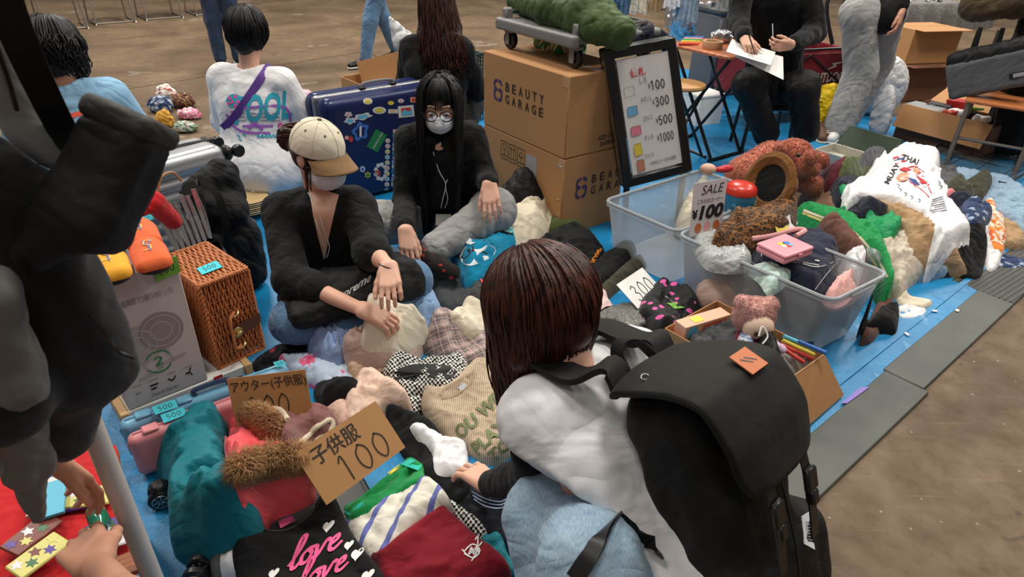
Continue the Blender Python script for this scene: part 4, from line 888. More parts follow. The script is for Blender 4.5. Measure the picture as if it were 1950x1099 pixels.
strap = onmesh(tee, [(514, 126), (500, 146), (484, 170), (468, 194), (448, 222), (426, 244)], .006); obj('purple_strap', ribbon(smooth_path(strap, 5), A(.8, 0, -.6), .04, .004), mat('purple_webbing', (92, 52, 138), .7), root, label='purple bag strap across the back')
loc = scalp_locks(P, 800, .235, front=.3, wav=.006, seed=21, curl_in=.4, pre=.018); s = Sdf(.02); s.ell(P(0, -.014, .034), (.091, .108, .104)); s.cone(P(0, -.05, 0), P(0, -.05, -.05), .07, .055, .03); hair = obj('hair', s.mesh(.008), H_BLACK, root, angle=None); obj('locks', strand_mesh(loc, .0065, .0022, 4), H_BLACK, hair, angle=None)
J = sitter('', (104, 100), (-.35, .85, -.3), (-.05, .1, 1), .175, 2.95, .2, 0, None, 0, 0, None, nape=.125)
root = thing('person', 'person seen from behind with wavy black hair and pale blue top with orange stripes', 'person', (-1.95, 3.0, 0))
hands = [arm_hand(J['el'+k], J['wr'+k], A(0, .6, -.3), A(0, 0, 1), A(0, 0, 1), .5, start=.5) for k in 'LR']
body, P = skin('body', J, SKIN2, root, hands, res=.011)
s = top_prims(J, .03, (.7, .7), (.08, .085, .075), fl=.9); s.cone(J['neck'] + A(0, 0, .06), J['neck'] + A(0, 0, .02), .068, .066, .01, op='s'); s.cone(J['hipL'], J['hipR'], .165, .165, .06); tee = worn('blue_shirt', s, .01, cloth('pale_blue', (138, 182, 214), wr=.5), root, ((.015, .15, 61), (.003, .06, 62)))
s = pants_prims(J, (.11, .09, .06)); worn('trousers', s, .011, BLK, root)
ORP = mat('orange_print', (232, 96, 72), .8); [decal('stripe', tee, flats([q]), ORP, .004) for q in ([(122, 219), (168, 208), (168, 217), (122, 230)], [(104, 256), (160, 244), (160, 254), (104, 266)])]
loc = scalp_locks(P, 800, .235, front=.3, wav=.022, seed=23, curl_in=.1, pre=.022); s = Sdf(.02); s.ell(P(0, -.014, .034), (.096, .112, .108)); s.cone(P(0, -.05, 0), P(0, -.05, -.05), .075, .06, .03); hair = obj('hair', s.mesh(.008), H_BLACK, root, angle=None, label='wavy black hair'); obj('locks', strand_mesh(loc, .0075, .003, 4), H_BLACK, hair, angle=None)
c = P(-.092, -.04, .06); obj('beaded_hair_slide', G().add(lathe([(.005, -.03), (.008, -.02), (.008, .02), (.005, .03)], 8), euler(.3, .1, 0, c)), mat('pearl', (220, 214, 200), .25), hair)
J = sitter('', (832, 14), (.1, .95, -.1), (0, .1, 1), .165, 4.3, .2, 0, None, 0, 0, None)
root = thing('person', 'person seen from behind with long brown hair and black top, beside the open carton', 'person', (-.45, 4.35, 0))
hands = [arm_hand(J['el'+k], J['wr'+k], A(0, .6, -.3), A(0, 0, 1), A(0, 0, 1), .5, start=.5) for k in 'LR']
body, P = skin('body', J, SKIN, root, hands, res=.011)
s = top_prims(J, .026, (.9, .9), (.07, .07, .055), fl=.88); worn('black_blouse', s, .01, BLK, root, ((.014, .12, 71), (.005, .06, 72)))
s = pants_prims(J, (.11, .09, .06)); worn('trousers', s, .011, BLK, root)
loc = scalp_locks(P, 1000, .50, front=.3, wav=.014, seed=25, curl_in=-.07, pre=.018, fall=(.14, -.15, -1))
for L in loc: L[:, 1] = np.where((L[:, 2] < J['neck'][2] + .04), np.minimum(L[:, 1], J['neck'][1] - .10), L[:, 1])
s = Sdf(.02); s.ell(P(0, -.014, .034), (.091, .108, .104)); s.chain([P(0, -.06, 0), P(0, -.07, -.12), P(.01, -.09, -.24)], [.082, .078, .06], .03); hair = obj('hair', s.mesh(.008), H_DBROWN, root, angle=None, label='long brown hair down the back'); obj('locks', strand_mesh(loc, .0068, .003, 4), H_DBROWN, hair, angle=None)
# ============================================================ hard goods on the sheet
def pxy(p):
 d = np.array(p, float) - EYE; k = d @ _fw; return W/2 + FPX*(d @ _rt)/k, H/2 - FPX*(d @ _up)/k
def zfor(P, py):
 lo, hi = P[2], 2.0
 for _ in range(40):
  m = (lo + hi)/2
  if pxy((P[0], P[1], m))[1] > py: lo = m
  else: hi = m
 return lo
def quad_on(o, ex, ez, u0, v0, u1, v1, n=0.0):
 """corners of a window (metres) on the face with origin o, axes ex (along), ez (up); n lifts it"""
 nn = np.cross(ex, ez); return [o + ex*u + ez*v + nn*n for u, v in ((u0, v0), (u1, v0), (u1, v1), (u0, v1))]
INK = mat('black_ink', (24, 24, 26), .7); NOTE = mat('cyan_note', (70, 198, 214), .8); KRAFT = mat('kraft_board', (176, 128, 82), .8, var=.06, sc=60); KRAFT_D = mat('kraft_edge', (140, 98, 60), .85)
UP = A(0, 0, 1)
ALU = mat('silver_shell', (172, 172, 176), .35, .55, var=.05); e = nrm(A(.61, .79, 0)); b = A(-e[1], e[0], 0); cr = at(470, 475, 0)
root = thing('suitcase', 'silver ribbed hard-shell suitcase lying on its long side behind the wicker hamper', 'suitcase', cr - e*.33 + b*.12)
zt = .525; s = Sdf(.01); Ms = np.stack([e, b, UP], 1); s.rbox(cr - e*.33 + b*.12 + UP*(zt/2 + .02), (.33, .12, zt/2), .045, Ms)
v, f = s.mesh(.009); d = (v - cr) @ UP; side = np.abs((v - cr) @ b - .12) > .10; r_ = np.where(side & (d > .05) & (d < zt - .03), .005*np.clip(np.sin(d*2*pi/.058)*2, -1, 1), 0); v = v + normals(v, f)*r_[:, None]; obj('shell', (v, f), ALU, root, angle=None)
pr = [(u, w) for u, w in ((.01, .01), (.65, .01), (.65, zt + .03), (.01, zt + .03))]
obj('zip_band', tube(smooth_path([cr - e*.05 + b*.12 + UP*.005, cr + e*.003 + b*.12 + UP*.06, cr + e*.003 + b*.12 + UP*(zt - .04), cr - e*.05 + b*.12 + UP*(zt + .023), cr - e*.6 + b*.12 + UP*(zt + .023)], 6), .006, 6), PLB, root)
for k, (dz, db) in enumerate(((zt - .03, .03), (zt - .03, .21), (.06, .03), (.06, .21))):
 c = cr + e*.012 + b*db + UP*dz; w = obj('wheel_bracket', G().add(box((0, 0, 0), (.05, .06, .075), .018), frame(c, e, z=UP)), PLB, root); wc = c + e*.055 + b*(-.01) + UP*.0; Mw = frame(wc, b, e); obj('wheel', lathe([(.012, -.016), (.027, -.016), (.03, -.01), (.03, .01), (.027, .016), (.012, .016)], 18) and (lathe([(.012, -.016), (.027, -.016), (.03, -.01), (.03, .01), (.027, .016), (.012, .016)], 18)[0][:, [2, 0, 1]] @ Mw[:3, :3].T + wc, lathe([(.012, -.016), (.027, -.016), (.03, -.01), (.03, .01), (.027, .016), (.012, .016)], 18)[1]), PLB, w)
z0 = .16; PBd = [at(228, 792, z0), at(478, 690, z0)]; ex = nrm(PBd[1] - PBd[0]); ey = A(-ex[1], ex[0], 0); Lb = np.linalg.norm(PBd[1] - PBd[0])
WOOD = mat('pale_wood', (206, 166, 116), .6, var=.2, sc=12); root = thing('shelf_board', 'white panel with pale wooden ends lying under the fan carton and hamper', 'board', PBd[0] + ex*Lb/2 + ey*.15 - UP*z0)
Mf = frame(PBd[0], ex, z=UP); obj('white_panel', G().add(box((Lb/2, .17, -.02), (Lb - .05, .34, .035), .003), Mf), mat('white_laminate', (216, 214, 210), .4), root)
for x in (.013, Lb - .013): obj('wooden_end', G().add(box((x, .17, -.022), (.026, .35, .044), .003), Mf), WOOD, root)
for x in (.05, Lb - .05):
 for y in (.05, .3): obj('foot_block', G().add(box((x, y, -.1), (.04, .04, .115), .003), Mf), WOOD, root)
obj('red_sticker', plate([PBd[0] + ex*(Lb*.69) - UP*.012 - ey*.0005, PBd[0] + ex*(Lb*.76) - UP*.012 - ey*.0005, PBd[0] + ex*(Lb*.76) + UP*.0 - ey*.0005, PBd[0] + ex*(Lb*.69) - ey*.0005], .001), mat('red_print', (196, 40, 44), .6), root)
P0 = at(246, 782, z0); P1 = at(396, 722, z0); ex = nrm(P1 - P0); wx = np.linalg.norm(P1 - P0); zt = zfor(P1, 498); hB_ = zt - z0; ey = A(-ex[1], ex[0], 0); dp = .22
WBOX = mat('white_carton', (190, 184, 182), .5, var=.04); fanbox = thing('fan_carton', 'white upright carton printed with two desk fans, slippers standing on it', 'box', P0 + ex*wx/2 + ey*dp/2)
obj('carton', G().add(box((wx/2, dp/2, hB_/2), (wx, dp, hB_), .002), frame(P0, ex, z=UP)), WBOX, fanbox)
Q = quad_on(P0, ex, UP, 0, 0, wx, hB_, .0006)
GR1, GR2, GRT, GRN = mat('pale_grey_print', (166, 160, 160), .6), mat('mid_grey_print', (140, 136, 138), .6), mat('text_grey', (96, 94, 94), .7), mat('green_print', (40, 128, 72), .7)
circ = lambda cx, cy, r, n=28: [(cx + r*cos(t)/wx*hB_, cy + r*sin(t)) for t in np.linspace(0, 2*pi, n + 1)[:-1]]
obj('fan_picture', (onquad(Q, fan(circ(.32, .47, .155))[0], .0004), fan(circ(.32, .47, .155))[1]), GR1, fanbox); obj('fan_picture', (onquad(Q, fan(circ(.62, .53, .145))[0], .0008), fan(circ(.62, .53, .145))[1]), GR2, fanbox)
for cx, cy in ((.32, .47), (.62, .53)):
 for r in (.12, .07): v, f = stroke2d([circ(cx, cy, r) + circ(cx, cy, r)[:1]], .006, 1); obj('fan_guard_print', (onquad(Q, v, .0011), f), WBOX, fanbox)
 v, f = stroke2d([[(cx, cy - .14), (cx + .04, cy - .25)], [(cx - .1, cy - .26), (cx + .2, cy - .24)]], .02); obj('fan_stand_print', (onquad(Q, v, .0012), f), GR1, fanbox)
t_ = np.linspace(.4, 2.6, 12); v, f = stroke2d([[(.49 + .1*cos(a)/wx*hB_*.85, .30 + .085*sin(a)) for a in t_], [(.49 + .1*cos(a)/wx*hB_*.85, .30 + .085*sin(a)) for a in t_ + 3.14]], .012, 2); obj('arrow_ring', (onquad(Q, v, .0016), f), GRN, fanbox, kind='stuff')
obj('numeral', fitquad(digits('2', .2), Q, .44, .27, .54, .345, .0018), GRN, fanbox); obj('lettering', fitquad(txt('WAY', .02), Q, .45, .245, .53, .26, .0018), GRN, fanbox)
obj('lettering', fitquad(txt('ひとつの扇風機で2通りの使い方', .01), Q, .06, .785, .88, .835, .0012), GR2, fanbox); obj('lettering', fitquad(txt('Desk & Clip fan'), Q, .3, .03, .62, .065, .0012), GRT, fanbox)
for i, x in enumerate((.16, .36, .58, .80)):
 v, f = stroke2d([[(x - .05, .13), (x + .05, .13)], [(x - .05, .10), (x + .02, .10)]] if i == 1 else [[(x - .05, .135), (x, .11), (x + .05, .14)]] if i == 2 else [[(x, .12), (x + .03, .16)], [(x, .12), (x - .05, .12)], [(x, .12), (x + .03, .09)]] if i == 3 else [[(x - .03, .11), (x + .03, .11)]], .014); obj('icon', (onquad(Q, v, .0012), f), GR2 if i == 0 else INK, fanbox, kind='stuff')
 obj('caption', fitquad(txt('risetup'), Q, x - .06, .165, x + .06, .18, .0012), GRT, fanbox)
LIME = mat('green_note', (112, 172, 66), .8)
def note(label, q4, text, m=NOTE, wv=.1, curl=0):
 q = [np.array(x, float) for x in q4]; c = sum(q)/4; r_ = thing('price_note', label, 'price tag', c); ob = obj('paper', plate(q, .0012), m, r_); obj('handwriting', fitquad(digits(text, wv), q, .2, .25, .8, .78, .0008), INK, r_, kind='stuff'); return r_
note('green sticky note reading 800 on the top edge of the fan carton', [P0 + ex*wx*u + UP*(hB_ + z) - ey*y + A(0, 0, .0) for u, z, y in ((.72, -.045, .004), (1.02, -.035, .004), (1.02, .018, .002), (.72, .010, .002))], '800', LIME)
def slipper(name, label, heel, d, m, g):
 d = nrm(A(d[0], d[1], 0)); l = A(-d[1], d[0], 0); o = A(*heel); root = thing(name, label, 'slipper', o, g); Mx = np.stack([d, l, UP], 1)
 s = Sdf(.01); s.chain([o + d*.04 + UP*.012, o + d*.13 + UP*.012, o + d*.215 + UP*.012], [.034, .037, .043], .02); s.cut(o + UP*.001, -UP); s.cut(o + UP*.018, UP); obj('sole', s.mesh(.005), PLB, root, angle=None)
 s = Sdf(.02); s.rbox(o + d*.19 + UP*.022, (.07, .049, .026), .025, Mx, .02); s.cone(o + d*.12 + UP*.028, o + d*.2 + UP*.022, .036, .030, .03); s.cut(o + d*.115, -d); s.cut(o + UP*.016, -UP); v, f = s.mesh(.004); q = G().add((v, f)); q.uv = plan_uv(v); up = obj('upper', q, m, root, angle=.9)
 s = Sdf(.01); s.chain([o + d*.035 + UP*.02, o + d*.12 + UP*.02], [.03, .034]); s.cut(o + UP*.017, -UP); s.cut(o + UP*.023, UP); obj('insole', s.mesh(.004), mat('slipper_insole', (210, 200, 190), .8), root, angle=None)
 sv = v[v[:, 2] > o[2] + .02]
 def lay(p2):      # (along, across) in metres from the vamp's middle -> on the upper
  out = []
  for a, c in p2:
   q = o + d*(.175 + a) + l*c; dd = np.hypot(sv[:, 0] - q[0], sv[:, 1] - q[1]); z = sv[dd < .007, 2].max() if (dd < .007).any() else o[2] + .05; out.append((q[0], q[1], z + .0018))
  return np.array(out)
 e_ = .03
 for L, m2 in (([[(e_, .008), (0, 0), (e_, -.012)], [(0, 0), (-e_*1.2, -.002)]], mat('embroidery_blue', (92, 110, 168), .8)), ([[(.022, -.014), (.026, .002), (.008, .008), (-.005, -.006), (-.024, -.003), (-.026, .014)]], mat('embroidery_gold', (226, 190, 120), .8))):
  vv, ff = stroke2d([[(-a*1.0, -c*1.1) for a, c in st] for st in L], .004); obj('embroidery', (lay(vv), ff), m2, root, kind='stuff')
 return root
ORS, YES = cloth('slipper_orange', (226, 104, 58), wr=.15), cloth('slipper_yellow', (240, 170, 52), wr=.15)
tz = z0 + hB_ + .001; sd = nrm(at(295, 520, tz) - at(250, 420, tz)); tip = lambda px, py: at(px, py, tz) - sd*.25
slipper('slipper', 'orange slipper with embroidered monogram, toe nearest the green note', tip(300, 522), sd, ORS, 'slippers on the fan carton'); slipper('slipper', 'orange slipper half hidden behind its pair, below the turquoise note', tip(283, 487) + UP*.012, sd, ORS, 'slippers on the fan carton')
slipper('slipper', 'yellow slipper with embroidered monogram at the corner of the fan carton', tip(222, 543), sd, YES, 'slippers on the fan carton'); slipper('slipper', 'yellow slipper lying behind the other yellow slipper, mostly covered', tip(205, 505) + UP*.012, sd, YES, 'slippers on the fan carton')
root = thing('tote_bag', 'black cloth tote bag slumped between the silver suitcase and the hamper', 'bag', at(405, 520, 0)); FB = cloth('tote_black', (24, 24, 25), wr=.7, rough=.75, sheen=.02)
s = Sdf(.03); b0 = at(420, 560, 0) + A(0.03, .06, 0); s.rbox(A(b0[0], b0[1], .17), (.15, .12, .17), .07, euler(0, 0, .75), .04); s.chain([atY(372, 355, b0[1] - .04), atY(420, 335, b0[1] + .06), atY(450, 375, b0[1] + .08)], [.045, .06, .04], .05); s.cone(atY(370, 390, b0[1] - .09), atY(440, 400, b0[1] - .02), .05, .07, .05)
worn('cloth_body', s, .0075, FB, root, ((.018, .09, 95), (.007, .04, 96)))
obj('strap', ribbon(smooth_path([atY(345, 372, b0[1] - .15), atY(385, 345, b0[1] - .10), atY(418, 380, b0[1] - .13), atY(432, 440, b0[1] - .14), atY(428, 500, b0[1] - .10)], 7), A(.7, .4, .3), .03, .003), FB, root); obj('strap', ribbon(smooth_path([atY(358, 392, b0[1] - .16), atY(380, 372, b0[1] - .14), atY(392, 430, b0[1] - .17), atY(410, 490, b0[1] - .14)], 7), A(.8, .3, .2), .026, .003), FB, root)
FOIL = mat('silver_foil', (186, 186, 190), .22, .85, bump=.5, sc=18)
for i in range(7):
 t_ = i/6; a_ = atY(338 + 60*t_, 478 - 26*t_, 2.24 + .012*i); u_ = atY(296 + 72*t_, 394 - 34*t_ + 7*(i % 2), 2.27 + .012*i); g = G(); w_ = nrm(A(.8, .2, .25)); d_ = u_ - a_
 for k in (0, 1, 2): g.add(ribbon(smooth_path([a_ + A(.006*k, -.004*k, 0), a_ + d_*.5 + A(.006*k, -.008*sin(k*2 + i), .0), u_ + A(.006*k, -.004*k, -.01*k)], 5), w_, .017 - .004*k, .006))
 obj('foil_packet', g, FOIL, None, 'silver foil packet, %s of the fanned row counted from the slippers' % ('first second third fourth fifth sixth seventh'.split()[i]), 'packet', 'foil packets by the black tote', org=a_, angle=.5)
cf_ = (atY(338, 478, 2.24) + atY(398, 452, 2.32))/2; bz = cf_[2] - .035; fbx = thing('packet_box', 'low black box under the silver foil packets, behind the wicker hamper', 'box', A(cf_[0], cf_[1], 0)); Mf = rotz(.6, A(cf_[0], cf_[1], 0))
for c, sz in (((0, 0, bz/2), (.20, .12, bz)), ((0, 0, bz - .006), (.21, .13, .012))): obj('box_panel', G().add(box(c, sz, .004), Mf), PLB, fbx)
obj('wicker_loop', tube(smooth_path([atY(300, 380, 2.1), atY(306, 340, 2.12), atY(328, 328, 2.16), atY(345, 345, 2.2)], 6), .004, 6), mat('tan_cord', (186, 140, 96), .6), None, 'tan cord handle looping up beside the silver foil packets', 'handle')
s = Sdf(.02); s.chain([atY(262, 398, 2.0), atY(290, 384, 2.05), atY(330, 420, 2.15)], [.03, .035, .03]); v, f = s.mesh(.007, ((.01, .06, 3),)); g = G().add((v, f)); g.uv = plan_uv(v); obj('red_cloth', g, cloth('red_plain', (196, 30, 36)), None, 'red cloth showing above the turquoise 1000 note', 'cloth', angle=None)
s = Sdf(.02); b1 = at(470, 545, 0); s.chain([A(b1[0], b1[1], .05), A(b1[0] - .0, b1[1] + .05, .16), A(b1[0] - .05, b1[1] + .1, .30)], [.05, .045, .03]); v, f = s.mesh(.007, ((.012, .06, 13),)); g = G().add((v, f)); g.uv = plan_uv(v); obj('red_bag', g, MATS['red_plain'], None, 'red bag edge standing between the black tote and the silver suitcase', 'bag', angle=None)
q = [at(252, 422, .36), at(292, 418, .36), at(287, 404, .385), at(262, 405, .385)]; note('turquoise note reading 1000 above the orange slippers', q, '1000')
P0 = at(417, 702, z0); P1 = at(502, 662, z0); zt = zfor(P0, 547); hW = zt - z0; ex = nrm(A(*(P1 - P0)[:2], 0)); wx = np.linalg.norm(P1 - P0); ey = A(-ex[1], ex[0], 0); dp = np.linalg.norm(at(324, 484, zt) - at(367, 547, zt))
WK = mat('wicker', (190, 114, 64), .45, var=.35, sc=40); WKD = mat('wicker_dark', (92, 52, 30), .7); root = thing('wicker_hamper', 'upright wicker hamper with leather strap and turn lock, a 500 note on its lid', 'basket', P0 + ex*wx/2 + ey*dp/2)
obj('lining', G().add(box((wx/2, dp/2, hW/2), (wx - .012, dp - .012, hW - .012), .01), frame(P0, ex, z=UP)), WKD, root)
def weave(o, a, c, la, lc, n, name='woven_side'):
 """strands run along a, stacked along c"""
 g = G(); m = 26; st = np.linspace(0, la, m)
 for i in range(n):
  y = (i + .5)*lc/n; w = np.cross(a, c)*.0032; P_ = o + np.outer(st, a) + c*(y + rng.normal()*.0012) + np.outer(np.sin(st*pi/.026 + i*pi), w) + np.outer(np.sin(st*9 + i)*.0015, c); g.add(tube(P_, lc/n*.46, 5, True))
 k = int(la/.026)
 for j in range(1, k): x = j*.026 - .013; g.add(tube([o + a*x, o + a*x + c*lc], .0022, 4))
 return obj(name, g, WK, root, kind='stuff', angle=None)
weave(P0, UP, ex, hW, wx, 22); weave(P0 + ey*dp, UP, -ey, hW, dp, 24); weave(P0 + ex*wx, UP, ey, hW, dp, 24); weave(P0 + ex*wx + ey*dp, UP, -ex, hW, wx, 20)
lid = weave(P0 + UP*hW, ey, -ex*-1, dp, wx, 20, 'woven_lid');
for a, b_ in ((P0 + UP*hW, P0 + ex*wx + UP*hW), (P0 + ex*wx + UP*hW, P0 + ex*wx + ey*dp + UP*hW), (P0 + ex*wx + ey*dp + UP*hW, P0 + ey*dp + UP*hW), (P0 + ey*dp + UP*hW, P0 + UP*hW), (P0, P0 + UP*hW), (P0 + ex*wx, P0 + ex*wx + UP*hW), (P0, P0 + ex*wx), (P0 + ey*dp, P0 + ey*dp + UP*hW)):
 g = G(); t_ = np.linspace(0, 1, 40)
 for ph in (0, pi): g.add(tube([a + (b_ - a)*t + .005*(cos(t*60 + ph)*ey + sin(t*60 + ph)*nrm(np.cross(b_ - a, ey) + 1e-6)) for t in t_], .0042, 5))
 obj('rim_braid', g, WK, root, angle=None)
o = P0 - ey*.006; fc = lambda u, v, n=0.0: o + ex*u*wx + UP*v*hW - ey*n
LEB = mat('brown_leather', (78, 44, 30), .45); BRS = mat('brass', (196, 168, 110), .3, .9)
st = obj('leather_strap', ribbon(smooth_path([fc(1.03, .42, -.02), fc(1.0, .43, .012), fc(.75, .40, .014), fc(.42, .37, .012), fc(.36, .37, .011)], 5), UP, np.linspace(.034, .044, 21), .004), LEB, root)
c = fc(.47, .375, .017); obj('turn_lock', G().add(lathe([(.004, 0), (.019, 0), (.02, .002), (.017, .005), (.007, .006), (.007, .011), (.004, .012)], 20), frame(c, ex, z=-ey)), BRS, st); obj('turn_key', G().add(box((0, 0, .012), (.022, .008, .006), .002), frame(c, nrm(ex + UP*.5), z=-ey)), BRS, st)
hp = smooth_path([fc(.52, .60, .006), fc(.38, .59, .028), fc(.33, .52, .034), fc(.33, .28, .034), fc(.38, .21, .028), fc(.52, .19, .006)], 6); obj('carry_handle', tube(hp, .005, 6), WK, root)
for v in (.595, .20): obj('handle_loop', tube(smooth_path([fc(.42, v - .015, .004), fc(.45, v - .02, .02), fc(.56, v, .02), fc(.6, v + .02, .004)], 5), .0035, 6), BRS, root)
note('turquoise sticky note reading 500 on the lid of the wicker hamper', [at(x, y, zt + .008) for x, y in ((385, 523), (424, 508), (412, 496), (374, 511))], '500')
def slimcase(name, label, a, b_, z1, dpt, m, zb=.04):
 ex = nrm(A(*(b_ - a)[:2], 0)); ey = A(-ex[1], ex[0], 0); L = np.linalg.norm((b_ - a)[:2]); root = thing(name, label, 'suitcase', A(a[0], a[1], 0) + ex*L/2 + ey*dpt/2)
 s = Sdf(.005); s.rbox(A(a[0], a[1], (z1 + zb)/2) + ex*L/2 + ey*dpt/2, (L/2, dpt/2, (z1 - zb)/2), .022, np.stack([ex, ey, UP], 1)); obj('shell', s.mesh(.0065), m, root, angle=None)
 o = A(a[0], a[1], z1)
 obj('rim', tube([o + ex*.015 + ey*dpt*.5 + UP*(zb - z1 + .01), o + ex*-.001 + ey*dpt*.5 - UP*.03, o + ex*.02 + ey*dpt*.5 + UP*.001, o + ex*(L - .02) + ey*dpt*.5 + UP*.001], .004, 6), m, root)
 for u in (.13, .36): obj('latch', G().add(box((L*u, dpt*.45, .002), (.045, .035, .012), .004), frame(o, ex, z=UP)), m, root)
 return root, ex, ey, L, o
PB_, PKC = mat('pale_blue_shell', (112, 168, 200), .35, var=.05), mat('pink_shell', (222, 142, 146), .4, var=.05)
zp = zfor(at(277, 912, .02), 838); a, b_ = at(228, 815, zp), at(552, 700, zp); rb, ex, ey, L, o = slimcase('kids_suitcase', 'pale blue slim hard case wedged between the white panel and the pink case', a, b_, zp, .055, PB_)
obj('grip', tube(smooth_path([o + ex*L*.43 + ey*.028, o + ex*L*.43 + ey*.028 + UP*.02, o + ex*L*.62 + ey*.028 + UP*.02, o + ex*L*.62 + ey*.028], 5), .007, 6), mat('navy_grip', (38, 60, 92), .4), rb)
a, b_ = at(243, 842, zp - .004), at(560, 722, zp - .004); rp, ex, ey, L, o = slimcase('kids_suitcase', 'pink hard case standing open with double black wheels, behind the teal jacket', a, b_, zp - .004, .05, PKC, .02)
def twin_wheel(c, d, root, m=None):
 for k, s_ in enumerate((-1, 1)):
  q = c + d*s_*.019; Mw = frame(q, nrm(np.cross(d, UP)), z=d); w = obj('wheel', G().add(lathe([(.014, -.011), (.030, -.011), (.034, -.007), (.034, .007), (.030, .011), (.014, .011)], 24), Mw), PLB, root)
  obj('hub', G().add(lathe([(.004, -.013), (.022, -.012), (.022, .012), (.004, .013)], 18), Mw), mat('hub_dark', (48, 50, 52), .4), w)
  for i in range(7): obj('spoke', G().add(box((.013, 0, 0), (.02, .0035, .0285), .0008), Mw @ rotz(i*2*pi/7)), STEEL, w)
  obj('hub_ring', tube([q + (Mw[:3, :3] @ A(.0225*cos(a), .0225*sin(a), .0125*s_)) for a in np.linspace(0, 2*pi, 21)[:-1]], .0018, 5, closed=True), STEEL, w)
wd_ = nrm(A(.45, -.9, 0)); wc = at(306, 942, .036); twin_wheel(wc, wd_, rp); obj('wheel_fork', G().add(box((0, 0, .03), (.045, .05, .03), .01), frame(wc, ex, z=UP)), PLB, rp)
c1, c2 = at(300, 790, .185), at(315, 805, .178)
q = lambda x, y, z: at(x, y, z)
note('turquoise note reading 500 stuck to the pale blue case', [q(296, 790, zp + 0.010), q(340, 775, zp + 0.010), q(333, 760, zp + 0.022), q(289, 775, zp + 0.022)], '500'); note('turquoise note reading 500 stuck to the pink case', [q(312, 806, zp + 0.004), q(357, 789, zp + 0.004), q(349, 775, zp + 0.016), q(305, 790, zp + 0.016)], '500')
note('small turquoise note on the pale blue case beside the floral dress', [q(526, 700, zp + 0.010), q(546, 694, zp + 0.010), q(538, 685, zp + 0.022), q(520, 690, zp + 0.022)], '50')
ba = [at(340, 1045, 0), at(700, 900, 0)]
root = thing('open_suitcase', 'black lower half of an open case under the folded tops, one spoked wheel showing', 'suitcase', at(470, 1060, 0)); ex2 = nrm(at(640, 960, 0) - at(400, 1060, 0)); ey2 = A(-ex2[1], ex2[0], 0); o2 = at(395, 1090, 0)
s = Sdf(.005); s.rbox(o2 + ex2*.25 + ey2*.0 + UP*.014, (.22, .12, .012), .011, np.stack([ex2, ey2, UP], 1)); obj('shell', s.mesh(.008), PLB, root, angle=None); twin_wheel(at(378, 1088, .036), nrm(A(.1, -1, 0)), root)
NAVY = mat('navy_shell', (22, 36, 84), .3, .15, var=.15, sc=6); o = at(640, 397, 0); Ln, Hn, Dn_ = .72, .60, .27
root = thing('large_suitcase', 'large navy suitcase covered in stickers, standing on its side behind the sellers', 'suitcase', o + E1*Ln/2 + E2*Dn_/2)
s = Sdf(.005); s.rbox(o + E1*Ln/2 + E2*.062 + UP*(Hn/2 + .01), (Ln/2, .062, Hn/2), .05, np.stack([E1, E2, UP], 1)); shl = obj('front_shell', s.mesh(.014), NAVY, root, angle=None)
s = Sdf(.005); s.rbox(o + E1*Ln/2 + E2*.208 + UP*(Hn/2 + .01), (Ln/2, .062, Hn/2), .05, np.stack([E1, E2, UP], 1)); obj('rear_shell', s.mesh(.014), NAVY, root, angle=None)
s = Sdf(.005); s.rbox(o + E1*Ln/2 + E2*.135 + UP*(Hn/2 + .01), (Ln/2 + .003, .016, Hn/2 + .003), .015, np.stack([E1, E2, UP], 1)); obj('metal_frame', s.mesh(.013), mat('aluminium', (170, 170, 174), .3, .8), root, angle=None)
hb = o + E1*Ln*.42 + E2*.135 + UP*(Hn + .014); hd_ = obj('handle', tube(smooth_path([hb, hb + UP*.022 + E1*.01, hb + UP*.028 + E1*.10, hb + UP*.022 + E1*.19, hb + E1*.20], 5), .009, 8), mat('handle_grey', (120, 120, 124), .35), root)
for x in (0, .2): obj('handle_mount', G().add(box((0, 0, 0), (.04, .035, .02), .006), frame(hb + E1*x, E1, z=UP)), PLB, hd_)
WS = mat('sticker_white', (214, 212, 206), .5); SC = [mat('sticker_%s' % n_, c_, .5) for n_, c_ in (('blue', (60, 110, 190)), ('cyan', (90, 180, 210)), ('yellow', (214, 196, 70)), ('red', (196, 60, 50)), ('pink', (226, 160, 160)), ('green', (30, 122, 68)), ('tan', (214, 178, 140)))]
def stick(px, py, rx, ry, m, sh='disc', inner=None, ang=0, n=12):
 base = {'disc': disc(1, n), 'sq': [(-1, -1), (1, -1), (1, 1), (-1, 1)], 'star': star(6, 1, .6), 'blob': [((1 + .2*sin(5*t))*cos(t), (1 + .2*sin(5*t))*sin(t)) for t in np.linspace(0, 2*pi, 21)[:-1]]}[sh]
 rr = lambda k: [(px + k*(x*rx*cos(ang) - y*ry*sin(ang)), py + k*(x*rx*sin(ang) + y*ry*cos(ang))) for x, y in base]
 st_ = decal('sticker', root, flats([rr(1)]), m, .0022, on=shl)
 if inner: decal('motif', st_, flats([rr(.62)]), inner, .0032, on=shl)
 return st_
for a in ((722, 210, 13, 7, WS, 'disc', SC[2]), (748, 212, 9, 4, WS, 'sq', SC[6]), (690, 222, 17, 6, WS, 'blob', SC[1], -.2), (700, 193, 9, 6, WS, 'disc', SC[2]), (663, 218, 7, 5, WS, 'blob', SC[4]), (666, 230, 10, 6, WS, 'blob', SC[1]), (744, 196, 6, 4, SC[2], 'disc'), (763, 192, 6, 4, WS, 'disc', SC[4]), (686, 250, 14, 17, SC[0], 'blob', NAVY, .4), (668, 265, 4, 6, SC[3], 'disc'), (660, 262, 4, 4, SC[4], 'disc'), (719, 330, 5, 7, SC[3], 'disc'), (690, 322, 5, 6, WS, 'disc', SC[0]), (700, 333, 7, 7, SC[2], 'star', SC[5]), (787, 190, 6, 5, SC[6], 'sq', SC[3])): stick(*a)
